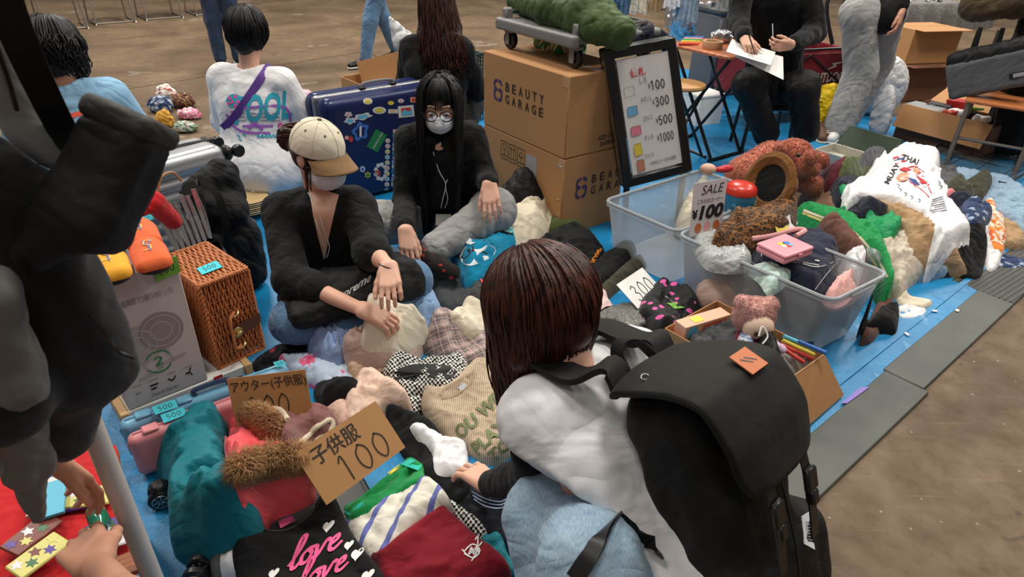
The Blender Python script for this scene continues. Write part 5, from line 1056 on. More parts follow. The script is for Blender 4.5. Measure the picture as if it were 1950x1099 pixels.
for i in range(16): stick(751.5 - i*.25, 250 + i*8.4, 3.4, 3.4, (WS, SC[1], SC[0], WS)[i % 4], 'sq', (SC[4], NAVY, WS, SC[0])[i % 4])
for i in range(11): stick(738 - i*.2, 268 + i*10.4, 4.8, 4.6, WS, 'disc', (SC[6], SC[4], SC[2], SC[1])[i % 4], n=9)
for k in range(9): a = k*2*pi/9; stick(725 + 10*cos(a), 327 + 14*sin(a), 4, 4, WS, 'blob')
g_ = stick(717, 268, 12, 19, SC[5], 'sq', None, .5); decal('lettering', g_, pxmap(txt('BARNEYS NEW', .01, sub=.2), (709, 282), (2.6, -4.6), (4.2, 2.2)), WS, .0034, on=shl)
g_ = stick(773, 212, 15, 11, WS, 'sq', SC[3], -.1); decal('motif', g_, flats([[(764, 214), (770, 208), (776, 212), (784, 208), (784, 218), (765, 220)]]), SC[1], .0038, on=shl)
decal('motif', stick(686, 250, 5, 6, SC[1], 'disc'), flats([[(684, 240), (688, 240), (688, 260), (684, 260)]]), WS, .0036, on=shl)
o = at(700, 330, 0); o = A(o[0] + .02, o[1] + .42, 0)
root = thing('open_carton', 'small open brown carton with raised flap behind the navy suitcase', 'box', o); zt = .52
Mf = frame(o, E1, z=UP)
for c, sz in (((0, -.13, .26), (.38, .006, .52)), ((0, .13, .26), (.38, .006, .52)), ((-.19, 0, .26), (.006, .26, .52)), ((.19, 0, .26), (.006, .26, .52)), ((0, 0, .005), (.38, .26, .006))): obj('side_panel', G().add(box(c, sz, .001), Mf), KRAFT, root)
q = [atY(696, 182, o[1]+.0), atY(783, 165, o[1]+.1), atY(762, 97, o[1]+.12), atY(679, 118, o[1]+.02)]; obj('lid_flap', plate(q, .005), KRAFT, root)
q = [atY(701, 190, o[1] - .1), atY(792, 176, o[1] - .02)]; ex = nrm(A(*(q[1] - q[0])[:2], 0)); root = thing('white_tray', 'white moulded tray lying in the open carton behind the navy suitcase', 'tray', q[0]); Mf = frame(q[0], ex, z=UP)
ln_ = np.linalg.norm(q[1] - q[0])
s = Sdf(.01); s.rbox(q[0] + ex*ln_/2 + UP*.02 + A(-ex[1], ex[0], 0)*.06, (ln_/2, .06, .03), .012, np.stack([ex, A(-ex[1], ex[0], 0), UP], 1)); s.cone(q[0] + ex*.08 + UP*.05 + A(-ex[1], ex[0], 0)*.06, q[0] + ex*(ln_ - .06) + UP*.05 + A(-ex[1], ex[0], 0)*.06, .02, .02, .015); obj('inner_ridge', s.mesh(.006), WHP, root, angle=None)
GCR = mat('crate_green', (36, 46, 40), .5); o = A(*at(905, 262, 0)[:2], 0) + A(-.18, .5, 0)
root = thing('lattice_crate', 'dark green lattice crate between the long-haired seller and the cartons', 'crate', o); Mf = frame(o, -E2, z=UP)
for sx, axx in ((-1, 0), (1, 0), (-1, 1), (1, 1)):
 g = G(); L_ = .36 if axx else .26;
 for zz in np.linspace(.3, .52, 9): g.add(box((0, 0, zz), (L_, .008, .008), .001))
 for xx in np.linspace(-L_/2, L_/2, 13): g.add(box((xx, 0, .26), (.008, .009, .52), .001))
 g.add(box((0, 0, .52), (L_ + .01, .02, .02), .003)); Mw = rotz(0 if axx else pi/2, (0, sx*.13, 0) if axx else (sx*.18, 0, 0)); obj('lattice_side', g, GCR, root, None) if False else obj('lattice_side', (g.V() @ (Mf @ Mw)[:3, :3].T + (Mf @ Mw)[:3, 3], g.f), GCR, root, kind='stuff')
PUR = mat('indigo_print', (52, 46, 104), .75); PRK = mat('carton_ink', (52, 40, 34), .8); TAPE = mat('packing_tape', (186, 146, 104), .3)
na = at(1075, 303, .44); near = A(na[0], na[1], 0); ea = nrm(A(*(at(921, 235, .44) - na)[:2], 0)); La = np.linalg.norm(at(921, 235, .44) - na); eb = A(ea[1], -ea[0], 0); eb = eb if eb[0] > 0 else -eb; Lb_ = .43
def logo(o, u, v0, hh, root, sc=1.0, n_=6):
 """ring mark and two lines of capitals on the face whose origin is o (lower left), axis u"""
 q = lambda a, c, e_, d: quad_on(o, u, UP, a, c, e_, d, .001)
 w_ = .055*sc; ring = lambda cx, cy, r1, t0, t1: [(cx + r1*cos(t), cy + r1*sin(t)) for t in np.linspace(t0, t1, 14)]
 L = [[(.42, 1), (.15, .96), (.03, .78), (.15, .58), (.42, .53)], [(.2, .53), (.04, .36), (.06, .14), (.2, .02), (.42, 0)], [(.58, 1), (.85, .97), (.97, .8)], [(.58, .53), (.97, .53)], [(.97, .53), (.97, .22), (.85, .03), (.58, 0)]]
 mk = obj('ring_mark', fitquad(stroke2d(L, .16, 2), quad_on(o, u, UP, 0, 0, .07*sc, .105*sc, .0015), 0, 0, 1, 1), PUR, root, kind='stuff')
 for i, wd_ in enumerate(('BEAUTY', 'GARAGE')):
  for j, ch in enumerate(wd_[:n_]): obj('letter', fitquad(txt(ch, .015), quad_on(o, u, UP, (.098 + j*.052)*sc, .062*sc - i*.058*sc, (.128 + j*.052)*sc, .104*sc - i*.058*sc, .0015), 0, 0, 1, 1), PRK, root)
def carton(label, zb, zt, tw):
 root = thing('shipping_carton', label, 'box', near + ea*La/2 + eb*Lb_/2 + UP*zb, 'cartons stacked beside the price board'); n2 = near + eb*tw[0] + ea*tw[1]; x, y = ea, eb
 Mf = frame(n2 + UP*zb, x, z=UP if np.cross(x, y)[2] > 0 else UP); hh = zt - zb; sgn = 1 if np.dot(Mf[:3, 1], y) > 0 else -1
 obj('board_body', G().add(box((La/2, sgn*Lb_/2, hh/2), (La, Lb_, hh - .002), .004), Mf), KRAFT, root)
 obj('lid_seam', G().add(box((La/2, sgn*Lb_/2, hh - .0005), (La*.98, .004, .002), .0005), Mf), KRAFT_D, root)
 obj('tape_strip', G().add(box((La/2, sgn*Lb_/2, hh), (La*1.002, .05, .002), .0005), Mf), TAPE, root); obj('corner_tape', G().add(box((.02, -sgn*.0005, hh - .03), (.05, .002, .05), .0005), Mf), TAPE, root)
 return root, n2
c1, n1_ = carton('large brown carton on the floor, under another carton of its kind', .0, .435, (0, 0)); c2, n2_ = carton('large brown carton stacked on top, printed with a ring mark', .437, .843, (0, .0))
logo(n2_ + ea*La*.86 + UP*.60, -ea, 0, .1, c2, 1.12); o_ = n2_ + UP*.437
logo(n1_ + eb*.09 + UP*.20, eb, 0, .1, c1, 1.12, 4)
for tx, (u0, v0, u1, v1) in (('SIZE OF CARTON', (.22, .06, .46, .085)), ('SHIPPING MARK', (.235, .025, .45, .05)), ('A/C', (.36, .22, .42, .24)), ('ART', (.36, .185, .42, .205)), ('N.W.', (.36, .15, .42, .17)), ('G.W.', (.36, .115, .42, .135))): obj('lettering', fitquad(txt(tx, .01), quad_on(o_ + eb*0, eb, UP, u0, v0, u1, v1, .001), 0, 0, 1, 1), PRK, c2)
def icon(o, u, x, y, w, h, L, root): v, f = stroke2d([[(0, 0), (1, 0)], [(1, 0), (1, 1)], [(1, 1), (0, 1)], [(0, 1), (0, 0)], [(0, .2), (1, .2)]] + L, .05, 2); obj('care_mark', (onquad(quad_on(o, u, UP, x, y, x + w, y + h, .001), v, 0), f), PRK, root, kind='stuff')
gl_ = [[(.3, .85), (.35, .55), (.5, .48), (.65, .55), (.7, .85), (.3, .85)], [(.5, .48), (.5, .3)], [(.35, .3), (.65, .3)]]; ar_ = [[(.3, .3), (.3, .8)], [(.2, .7), (.3, .85), (.4, .7)], [(.7, .3), (.7, .8)], [(.6, .7), (.7, .85), (.8, .7)]]; um_ = [[(.2, .55), (.5, .85), (.8, .55), (.2, .55)], [(.5, .6), (.5, .3), (.62, .3)]]
oo = n1_ + ea*La;
for i, L in enumerate((gl_, ar_, um_)): icon(oo, -ea, .175 + i*.078, .29, .062, .10, L, c1)
obj('paper_label', plate(quad_on(oo, -ea, UP, .41, .21, .50, .38, .0012), .0005), mat('grey_label', (160, 158, 162), .7), c1)
icon(o_, eb, .36, .27, .08, .1, gl_, c2)
for u in ((0, .02), (0, .32)): obj('staple', G().add(box((0, 0, 0), (.03, .004, .004), .001), frame(n1_ + ea*.03 + UP*(.435 - u[1]*.6 - .03) - eb*.002, ea, z=UP)), STEEL, c1)
PGR = mat('truck_grey', (124, 122, 120), .5); zt = .845; f0 = at(946, 42, zt + .135); f1 = at(1092, 80, zt + .135); ex = nrm(A(*(f1 - f0)[:2], 0)); ey = A(-ex[1], ex[0], 0); ey = ey if ey[1] > 0 else -ey; L = np.linalg.norm(f1 - f0); root = thing('platform_truck', 'grey folding platform truck standing on the upper carton', 'trolley', f0 + ex*L/2 + ey*.25 - UP*.135)
s = Sdf(.01); s.rbox(f0 + ex*L/2 + ey*.30, (L/2, .30, .022), .02, np.stack([ex, ey, UP], 1)); obj('deck', s.mesh(.012), PGR, root, angle=None); s = Sdf(.005); s.rbox(f0 + ex*L/2 + ey*.015 - UP*.004, (L/2 + .012, .022, .03), .014, np.stack([ex, ey, UP], 1)); obj('bumper', s.mesh(.007), PGR, root, angle=None)
for x in (.05, L - .05):
 for y in (.06, .52):
  c = f0 + ex*x + ey*y - UP*.085; w = obj('caster_fork', G().add(box((0, 0, .045), (.07, .05, .02), .006)).add(box((-.0, .024, .01), (.035, .006, .07), .002)).add(box((0, -.024, .01), (.035, .006, .07), .002)) .V() @ frame(c, ex, z=UP)[:3, :3].T + c if False else (lambda g: (g.V() @ frame(c, ex, z=UP)[:3, :3].T + c, g.f))(G().add(box((0, 0, .045), (.07, .05, .02), .006)).add(box((0, .024, .01), (.035, .006, .07), .002)).add(box((0, -.024, .01), (.035, .006, .07), .002))), PGR, root)
  Mw = frame(c, UP, z=ey); obj('caster_wheel', G().add(lathe([(.012, -.016), (.044, -.016), (.05, -.01), (.05, .01), (.044, .016), (.012, .016)], 24), Mw), PLB, w); obj('axle_cap', G().add(lathe([(.006, -.02), (.016, -.019), (.016, .019), (.006, .02)], 14), Mw), PGR, w)
hz = UP*.05; obj('folded_handle', tube(smooth_path([f0 + ex*.03 + ey*.05 + hz, f0 + ex*.03 + ey*.5 + hz, f0 + ex*(L - .03) + ey*.5 + hz, f0 + ex*(L - .03) + ey*.05 + hz], 1), .013, 8), STEEL, root)
for x in (.03, L - .03): obj('handle_hinge', G().add(box((0, 0, 0), (.04, .05, .07), .008), frame(f0 + ex*x + ey*.05 + UP*.04, ex, z=UP)), PGR, root)
OLV = cloth('olive_nylon', (66, 86, 46), wr=.8, rough=.6, sheen=.02, wsc=10); s = Sdf(.05); pts = [at(990, 0, 1.07), at(1050, 12, 1.09), at(1120, 30, 1.08), at(1185, 58, 1.04)]
s.chain(pts, [.075, .085, .09, .06], .05); s.chain([at(1060, 28, 1.05), at(1130, 52, 1.04), at(1180, 74, 1.0)], [.05, .06, .05], .04); s.chain([at(1020, -25, 1.08), at(1090, -5, 1.12), at(1150, 22, 1.1)], [.07, .08, .06], .04); v, f = s.mesh(.009, ((.022, .12, 81), (.008, .05, 82), (.004, .025, 83))); g = G().add((v, f)); g.uv = plan_uv(v); obj('duffel_bag', g, OLV, None, 'crumpled olive green nylon bag lying over the platform truck', 'bag', angle=None)
s = Sdf(.03); s.chain([atY(1195, 80, 3.5), atY(1225, 62, 3.6), atY(1262, 72, 3.75)], [.03, .05, .035], .03); v, f = s.mesh(.009, ((.015, .07, 84),)); g = G().add((v, f)); g.uv = plan_uv(v); obj('dark_bag', g, cloth('navy_nylon', (28, 32, 48), rough=.5, sheen=0), None, 'dark navy bag with black handle behind the top of the price board', 'bag', angle=None)
s = Sdf(.02); q0 = f0 + ex*.18 + ey*.3 - UP*.10; s.rbox(q0, (.13, .1, .045), .03, np.stack([ex, ey, UP], 1)); v, f = s.mesh(.008, ((.01, .07, 5),)); g = G().add((v, f)); g.uv = plan_uv(v); obj('print_pouch', g, cloth('multi_print', (222, 206, 150), 'swirl', (60, 120, 60), (190, 70, 60), sc=.7), None, 'small pouch with bright fruit print under the platform truck', 'pouch', angle=None)
bl, br_ = atY(1190, 358, 3.27), atY(1314, 325, 3.36); tl, tr = atY(1151, 94, 3.30), atY(1281, 70, 3.40)
root = thing('price_board', 'black-framed whiteboard sign listing coloured tag prices, leaning by the cartons', 'sign', A(*((bl + br_)/2)[:2], 0))
cor = [bl, br_, tr, tl]; nn = nrm(np.cross(br_ - bl, tl - bl)); nn = nn if nn[1] < 0 else -nn; fr = lambda u, v, o=.0: onquad(cor, [(u, v)], 0)[0] + nn*o
def bar(a, b_, w, t, root_, name, m=PLB, back=0.0):
 d = b_ - a; L = np.linalg.norm(d); obj(name, G().add(box((L/2, 0, 0), (L, w, t), .006), frame(a - nn*back, d, z=nn)), m, root_)
for back in (.0, .05):
 nm = 'frame_rail'
 bar(fr(.045, 0), fr(.045, 1), .05, .035, root, nm, PLB, back); bar(fr(.955, 0), fr(.955, 1), .05, .035, root, nm, PLB, back); bar(fr(0, .035), fr(1, .035), .05, .035, root, nm, PLB, back); bar(fr(0, .965), fr(1, .965), .05, .035, root, nm, PLB, back)
bar(fr(-.015, .02), fr(-.015, .98), .008, .05, root, 'metal_edge', STEEL, .02)
WB = mat('whiteboard', (226, 222, 220), .3, var=.02); pc = [fr(.13, .085, .012), fr(.885, .085, .012), fr(.885, .915, .012), fr(.13, .915, .012)]; pn = obj('board_panel', plate(pc, .012), WB, root)
pcn = pc if nrm(np.cross(pc[1] - pc[0], pc[3] - pc[0])) @ nn > 0 else pc
def wr(tx, u0, v0, u1, v1, m=INK, b_=.02, fn=None): obj('handwriting', fitquad(txt(tx, b_, shear=.1) if fn is None else fn, pcn, u0, v0, u1, v1, .0012), m, pn, kind='stuff')
RDI = mat('red_marker', (206, 70, 76), .7)
wr('値札', .22, .84, .52, .915, RDI); wr('しろ', .38, .775, .52, .825, GRT, 0); wr('みずいろ', .36, .615, .56, .665, GRT, 0); wr('ぴんく', .36, .455, .54, .50, GRT, 0); wr('きいろ', .33, .285, .5, .33, GRT, 0); wr('ちゃいろ', .29, .125, .46, .165, GRT, 0); wr('1,500以上〜1点の値段', .36, .05, .9, .09, GRT, 0)
for tx, u, v in (('100', .56, .70), ('300', .60, .555), ('500', .62, .39), ('1000', .60, .235)): wr('', u + .03, v, u + .30, v + .085, INK, fn=digits(tx, .16)); wr('', u - .03, v + .02, u + .02, v + .07, INK, fn=digits('Y', .1))
for k, (c_, v0) in enumerate(((None, .685), ((112, 178, 216), .52), ((228, 130, 148), .345), ((232, 206, 70), .16), ((204, 134, 104), .01))):
 u0 = .06 + k*.012; w_, h_ = (.2, .085) if k < 3 else (.15, .115)
 if c_: obj('tag_swatch', fitquad(fan([(0, 0), (1, .1), (1, 1), (.12, 1), (0, .85)]), pcn, u0, v0, u0 + w_, v0 + h_, .0012), mat('swatch_%d' % k, c_, .8), pn)
 v, f = stroke2d([[(0, 0), (1, .1)], [(1, .1), (1, 1)], [(1, 1), (.12, 1)], [(.12, 1), (0, .85)], [(0, .85), (0, 0)]], .03, 1); obj('tag_outline', fitquad((v, f), pcn, u0, v0, u0 + w_, v0 + h_, .0016), GRT, pn, kind='stuff')
for u in (.06, .94): q = fr(u, .0, -.03); obj('foot', tube([q, A(q[0] + .02, q[1] + .03, .0)], .018, 8), PLB, root)
s = Sdf(.03); c = at(1005, 425, .0); c = A(c[0], c[1] + .02, 0); s.ell(c + UP*.11, (.17, .12, .15)); s.cone(c + UP*.16 + A(-.05, -.02, 0), c + UP*.25 + A(-.03, 0, 0), .10, .06, .05); s.cut((0, 0, .006), -UP); v, f = s.mesh(.008, ((.022, .09, 91), (.008, .035, 92, (1, 1, .3)))); g = G().add((v, f)); g.uv = plan_uv(v); obj('drawstring_bag', g, BLK2, None, 'black nylon drawstring bag standing before the lower carton', 'bag', angle=None)
# ============================================================ clear bins
def _clear():
 n = N('clear_plastic'); tr = n.n('BsdfTransparent', Color=(.93, .95, .97, 1)); n.done(lin((206, 212, 216)), .32, None, Specular_IOR_Level=.5, Transmission_Weight=.25, IOR=1.2); mx = n.n('MixShader', _0=.64, _1=tr.outputs[0], _2=n.b.outputs[0]); n.t.links.new(mx.outputs[0], n.t.nodes['Material Output'].inputs[0]); return n.m
CLEAR = _clear(); CLR2 = mat('clear_rim', (196, 202, 206), .3, Transmission_Weight=.4, IOR=1.2)
def bin_(label, RL, RF, RR, ht=.31, tap=.86):
 RB = RL + RR - RF; rim = np.array([RL, RF, RR, RB]); c = rim.mean(0); root = thing('storage_bin', label, 'bin', A(c[0], c[1], 0), 'clear storage bins')
 def ring(k, z, r=.05, n=5):
  P = c + (rim - c)*k; P[:, 2] = z; out = []
  for i in range(4):
   p, a, b_ = P[i], nrm(P[i-1] - P[i]), nrm(P[(i+1) % 4] - P[i])
   for t in np.linspace(0, 1, n): q0, q1 = p + a*r, p + b_*r; out.append((1-t)**2*q0 + 2*t*(1-t)*p + t*t*q1)
  return np.array(out)
 zs = np.linspace(.018, ht, 8); V = []; F = [];
 for z in zs: V.append(ring(tap + (1 - tap)*(z/ht), z))
 m = len(V[0]); V.append(ring(tap + (1-tap)*1.0 + .02, ht)); V.append(ring(tap + (1-tap) + .024, ht - .02))
 V = np.concatenate(V)
 for j in range(9):
  for i in range(m): F.append([j*m + i, j*m + (i+1) % m, j*m + m + (i+1) % m, j*m + m + i])
 F.append(list(range(m))[::-1]); obj('shell', (V, F), CLEAR, root)
 obj('rim', tube(ring(1.012, ht), .0075, 6, closed=True), CLR2, root)
 for i in (1, 3): a, b_ = ring(1.02, ht - .012)[i*5 + 4], ring(1.02, ht - .012)[(i*5 + 5) % m]; mid = (a + b_)/2; d = nrm(b_ - a); obj('grip', G().add(box((0, 0, 0), (.16, .022, .014), .006), frame(mid, d, z=UP)), CLR2, root)
 fl_ = ring(tap + .0, .01); return root, rim, fl_, c
z = .31
binA, rimA, flA, cA = bin_('clear plastic bin standing nearly empty in front of the price board', at(1152, 382, z), at(1290, 441, z), at(1470, 372, z))
binB, rimB, flB, cB = bin_('clear plastic bin heaped with clothes and a denim skirt', at(1292, 447, z), at(1584, 573, z), at(1690, 521, z))
shr = lambda rim, k: rim.mean(0) + (rim - rim.mean(0))*k
# ============================================================ cloths
c_ = cloth
NAVYC = c_('navy_cloth', (26, 30, 46)); CRM = c_('cream_knit', (232, 220, 196), 'pile', wr=.6); BEI = c_('beige_knit', (206, 184, 156), 'rib'); TAN = c_('tan_cotton', (172, 140, 104)); GRNP = c_('green_puffer', (12, 140, 84), rough=.5, sheen=0)
MAR = c_('maroon_cotton', (128, 18, 34), wr=.35); TEAL = c_('teal_puffer', (12, 116, 128), rough=.55, sheen=.05, wr=.6); COR = c_('coral_puffer', (240, 92, 98), rough=.5, sheen=.1, wr=.6); MAUV = c_('mauve_fleece', (132, 88, 84), 'pile', wr=.6); OLIV = c_('olive_cotton', (82, 92, 50)); OLD = c_('dark_olive', (66, 62, 48)); GRYC = c_('charcoal_knit', (58, 60, 62), 'melange', (84, 86, 88)); PNKC = c_('pale_pink', (238, 206, 200)); BLU = c_('pale_blue_shirt', (150, 174, 216)); BLU2 = c_('chambray', (124, 156, 200), 'denim', (152, 180, 216))
PLD = c_('grey_pink_plaid', (176, 158, 152), 'plaid', (96, 92, 96), (226, 184, 178)); TWD = c_('bw_tweed', (18, 18, 20), 'tweed', (222, 220, 214), sc=1.0); PINKB = c_('pink_beige', (238, 206, 186), 'pile'); KNP = c_('dusty_pink_knit', (212, 182, 170), 'pile'); RIBG = c_('grey_marl', (112, 112, 112), 'rib', sc=.8); STR = c_('white_blue_stripe', (224, 220, 206), 'stripe', (104, 112, 176), sc=1.0)
BRN = c_('brown_suede', (98, 62, 50), wr=.4); LEO = c_('leopard', (132, 88, 46), 'leopard', (34, 24, 18), (88, 54, 30)); DEN = c_('dark_denim', (30, 34, 54), wr=.35); DRS = c_('floral_dress', (196, 212, 232), 'floral', (230, 110, 150), (214, 44, 96), sc=1.2); BLF = c_('black_floral', (18, 18, 20), 'floral', (18, 18, 20), (206, 52, 84), sc=1.2); LBD = c_('bleached_denim', (128, 156, 180), 'denim', (158, 182, 202)); DOT = c_('pink_dots', (20, 20, 22), 'dots', (226, 92, 168), sc=.9, rough=.6); NFL = c_('navy_floral', (40, 58, 96), 'floral', (150, 166, 190), (214, 214, 210), sc=.6); ORS_ = c_('orange_scarf', (236, 226, 210), 'swirl', (238, 142, 60), (226, 110, 60), sc=1.0); GJ = c_('green_jersey', (24, 140, 72), wr=.4); CYT = c_('turquoise_trim', (40, 190, 170)); MINT = c_('mint_print', (206, 226, 216), 'swirl', (176, 206, 198), sc=.5); DGR = c_('dark_grey_cotton', (78, 78, 82)); MRD = c_('burgundy_knit', (92, 28, 44), 'pile'); FUR = c_('brown_fur', (214, 170, 120), 'fur', (140, 94, 56)); TOW = c_('aqua_towel', (14, 148, 190), 'pile', wr=.3)
def Gm(name, label, px, th, m, fold=(.012, .08), cat='clothing', **k): return garment(name, label, px, th, m, fold, cat=cat, seed=len(bpy.data.objects), **k)
stamp(shr(rimA, .8), .03); stamp(shr(rimB, .97), .21)
Gm('cream_pouch', 'cream cloth pouch with a brown tag inside the nearly empty bin', [(1290, 395), (1318, 352), (1352, 350), (1345, 400), (1305, 412)], .07, CRM, (.02, .05), lift=.13)
stampB = shr(rimB, .86)
for i, (m, l) in enumerate(((KNP, 'pink'), (OLIV, 'olive'), (GRYC, 'grey'), (PNKC, 'pale'))):
 k = [A(-.18, -.0, 0), A(0, 0, 0), A(.12, -.1, 0), A(.2, .02, 0)][i]; c = cB + k; e2_ = nrm(rimB[1] - rimB[0])
 s = Sdf(.04); s.ell(A(c[0], c[1], .10), (.13, .10, .085)); v, f = s.mesh(.012, ((.02, .08, i),)); g = G().add((v, f)); g.uv = plan_uv(v); obj('packed_garment', g, m, None, '%s garment packed low inside the heaped clear bin' % l, 'clothing', 'clothes packed inside the clear bin', angle=None)
Gm('jeans', 'pale blue jeans lying at the far right end of the heap', [(1808, 330), (1868, 333), (1950, 365), (1990, 430), (1960, 446), (1890, 398), (1826, 380)], .05, LBD, (.014, .09))
Gm('trousers', 'tan trousers spilling off the far right end of the heap', [(1862, 405), (1900, 418), (1950, 446), (1950, 470), (1905, 470), (1870, 440)], .04, TAN)
Gm('floral_cloth', 'dark blue floral skirt flat on the sheet at the right end', [(1885, 478), (1930, 492), (1965, 500), (1930, 512), (1890, 502)], .015, NFL)
Gm('under_heap', 'dark clothes buried under the right-hand heap', [(1540, 345), (1640, 320), (1760, 350), (1880, 420), (1850, 500), (1760, 520), (1660, 530), (1600, 470), (1530, 400)], .13, NAVYC, (.02, .12), edge=.14)
Gm('white_trousers', 'white trousers hanging down beside the orange scarf', [(1862, 430), (1885, 415), (1910, 440), (1905, 500), (1878, 502)], .03, WHT, z=.03)
Gm('scarf', 'white and orange patterned scarf on the right of the heap', [(1858, 382), (1880, 378), (1896, 400), (1916, 440), (1912, 482), (1893, 470), (1880, 420)], .02, ORS_)
Gm('black_garment', 'black garment hanging off the heap beside the white trousers', [(1820, 430), (1855, 418), (1880, 460), (1870, 525), (1840, 530), (1815, 480)], .03, BLK)
Gm('denim_jacket', 'folded faded denim under the beige jumper', [(1716, 512), (1790, 498), (1800, 525), (1730, 538)], .03, LBD)
Gm('cream_trousers', 'cream leggings trailing onto the blue sheet', [(1700, 545), (1722, 540), (1735, 566), (1772, 574), (1768, 586), (1715, 582)], .02, CRM)
Gm('printed_tee', 'small white T-shirt with grey print on the sheet', [(1708, 585), (1735, 580), (1762, 592), (1758, 604), (1715, 606)], .012, WHT)
Gm('beige_jumper', 'creased beige jumper below the khaki coat', [(1672, 448), (1700, 430), (1745, 440), (1785, 470), (1782, 492), (1745, 520), (1715, 545), (1690, 500)], .05, c_('oatmeal', (206, 192, 174)), (.018, .07), lift=.06)
Gm('khaki_coat', 'long khaki coat draped over the right-hand heap', [(1640, 372), (1690, 372), (1750, 392), (1790, 430), (1812, 462), (1842, 508), (1832, 524), (1800, 500), (1760, 505), (1735, 460), (1690, 420), (1655, 400)], .05, TAN, (.02, .07), dirs=(.6, .06, .02))
Gm('navy_coat', 'navy coat collar beside the green puffer sleeve', [(1630, 380), (1668, 376), (1690, 400), (1672, 420), (1640, 414)], .05, NAVYC)
Gm('green_puffer', 'bright green puffer sleeve sticking out under the khaki coat', [(1644, 424), (1672, 412), (1702, 406), (1716, 428), (1702, 446), (1668, 450)], .05, GRNP, (.012, .035))
Gm('knit_jumper', 'light brown fuzzy jumper between the teddy bear and the white T-shirt', [(1508, 352), (1555, 338), (1600, 340), (1622, 372), (1600, 398), (1545, 398), (1515, 382)], .06, c_('camel_knit', (158, 118, 92), 'pile'), (.016, .07))
Gm('plum_garment', 'plum grey garment behind the white T-shirt', [(1555, 330), (1600, 322), (1660, 318), (1650, 345), (1600, 352), (1570, 350)], .05, c_('plum_grey', (88, 66, 72)))
Gm('burgundy_jumper', 'burgundy jumper beside the open green case', [(1560, 318), (1592, 308), (1640, 308), (1655, 322), (1600, 334), (1570, 332)], .05, MRD)
Gm('olive_shirt', 'olive shirt lying behind the white T-shirt', [(1605, 308), (1650, 298), (1680, 302), (1668, 322), (1620, 328)], .05, OLIV)
Gm('peaked_hat', 'black cap lying on the olive shirt next to the white T-shirt', [(1640, 296), (1662, 278), (1696, 276), (1706, 290), (1684, 306), (1655, 308)], .06, DGR, (.01, .05))
Gm('navy_collar', 'navy jacket collar with green lining under the white T-shirt', [(1585, 352), (1605, 338), (1632, 345), (1622, 375), (1612, 392), (1592, 385)], .06, NAVYC)
Gm('green_lining', 'green lining inside the navy collar', [(1598, 356), (1612, 350), (1618, 362), (1606, 374)], .02, GRNP)
Gm('grey_sweatshirt', 'dark grey sweatshirt right of the white T-shirt', [(1740, 320), (1795, 312), (1832, 345), (1818, 372), (1770, 368)], .07, DGR)
Gm('olive_hat', 'flat dark olive garment beside the grey sweatshirt', [(1815, 335), (1865, 326), (1888, 342), (1880, 366), (1840, 384), (1805, 392), (1795, 372)], .05, c_('deep_olive', (58, 58, 42)), (.008, .1))
Gm('pink_garment', 'pink sleeve peeping out beside the dark olive garment', [(1790, 362), (1812, 356), (1822, 370), (1800, 382)], .03, c_('rose', (222, 132, 140)))
Gm('navy_shirt', 'navy top hanging right of the white T-shirt', [(1798, 386), (1850, 378), (1862, 400), (1835, 420), (1805, 412)], .04, NAVYC)
Gm('navy_scarf', 'crumpled navy scarf with pale flowers below the olive garment', [(1830, 392), (1870, 386), (1890, 402), (1882, 424), (1850, 424)], .04, NFL, (.012, .04))
tee = Gm('white_tee', 'white T-shirt with a boxer print spread over the right-hand heap', [(1700, 276), (1726, 270), (1762, 282), (1792, 288), (1800, 306), (1792, 328), (1806, 360), (1822, 384), (1858, 428), (1846, 440), (1792, 466), (1780, 440), (1770, 408), (1742, 396), (1690, 376), (1640, 374), (1612, 390), (1604, 376), (1612, 352), (1655, 320)], .035, WHT, (.007, .12), edge=.03, rnd=4, blurn=22, lift=.2)
RDP, BLP, SKP = mat('red_print2', (184, 44, 52), .8), mat('blue_print2', (52, 66, 132), .8), mat('skin_print', (206, 142, 108), .8)
printed('lettering', tee, pxmap(txt('MUAY', .03, sub=.2), (1692, 352), (8, -14), (-13, -6)), INK); printed('lettering', tee, pxmap(txt('THAI', .03, sub=.2), (1716, 303), (14, 5), (6, -14)), INK)
for m_, P_ in ((RDP, [[(1700, 300), (1720, 294), (1721, 297), (1701, 303)], [(1704, 310), (1724, 304), (1725, 307), (1705, 313)]]), (BLP, [[(1702, 305), (1722, 299), (1723, 302), (1703, 308)]])):
 for q in P_: printed('flag_stripe', tee, flats([q]), m_)
for m_, P_ in ((SKP, [(1706, 338), (1716, 328), (1732, 330), (1730, 342), (1712, 346)]), (BLP, [(1726, 336), (1744, 342), (1752, 352), (1736, 350)]), (RDP, [(1744, 332), (1752, 326), (1770, 350), (1766, 362), (1756, 350)]), (SKP, [(1738, 318), (1748, 316), (1752, 328), (1742, 330)]), (RDP, [(1712, 322), (1722, 318), (1736, 322), (1726, 328)])): printed('boxer_print', tee, flats([P_]), m_, .004)
printed('boxer_outline', tee, stroke2d([[(1730, 344), (1756, 362), (1770, 376)], [(1768, 356), (1776, 372)], [(1716, 326), (1740, 316), (1760, 328)], [(1744, 346), (1766, 350)]], 1.6), RDP, .0045).__setitem__('kind', 'stuff')
printed('small_print', tee, stroke2d([[(x, y), (x + 5, y + 3), (x + 1, y + 7)] for x, y in ((1712, 358), (1722, 366), (1734, 372), (1708, 350), (1748, 378), (1786, 344), (1790, 352))], 1.5), mat('grey_print2', (120, 120, 130), .8), .004).__setitem__('kind', 'stuff')
printed('text_block', tee, stroke2d([[(1772 - k*1.0 + 3, 380 + k*4.2), (1796 + k*1.2, 374 + k*4.2)] for k in range(7)], 1.7), mat('grey_print2', (120, 120, 130), .8), .004).__setitem__('kind', 'stuff')
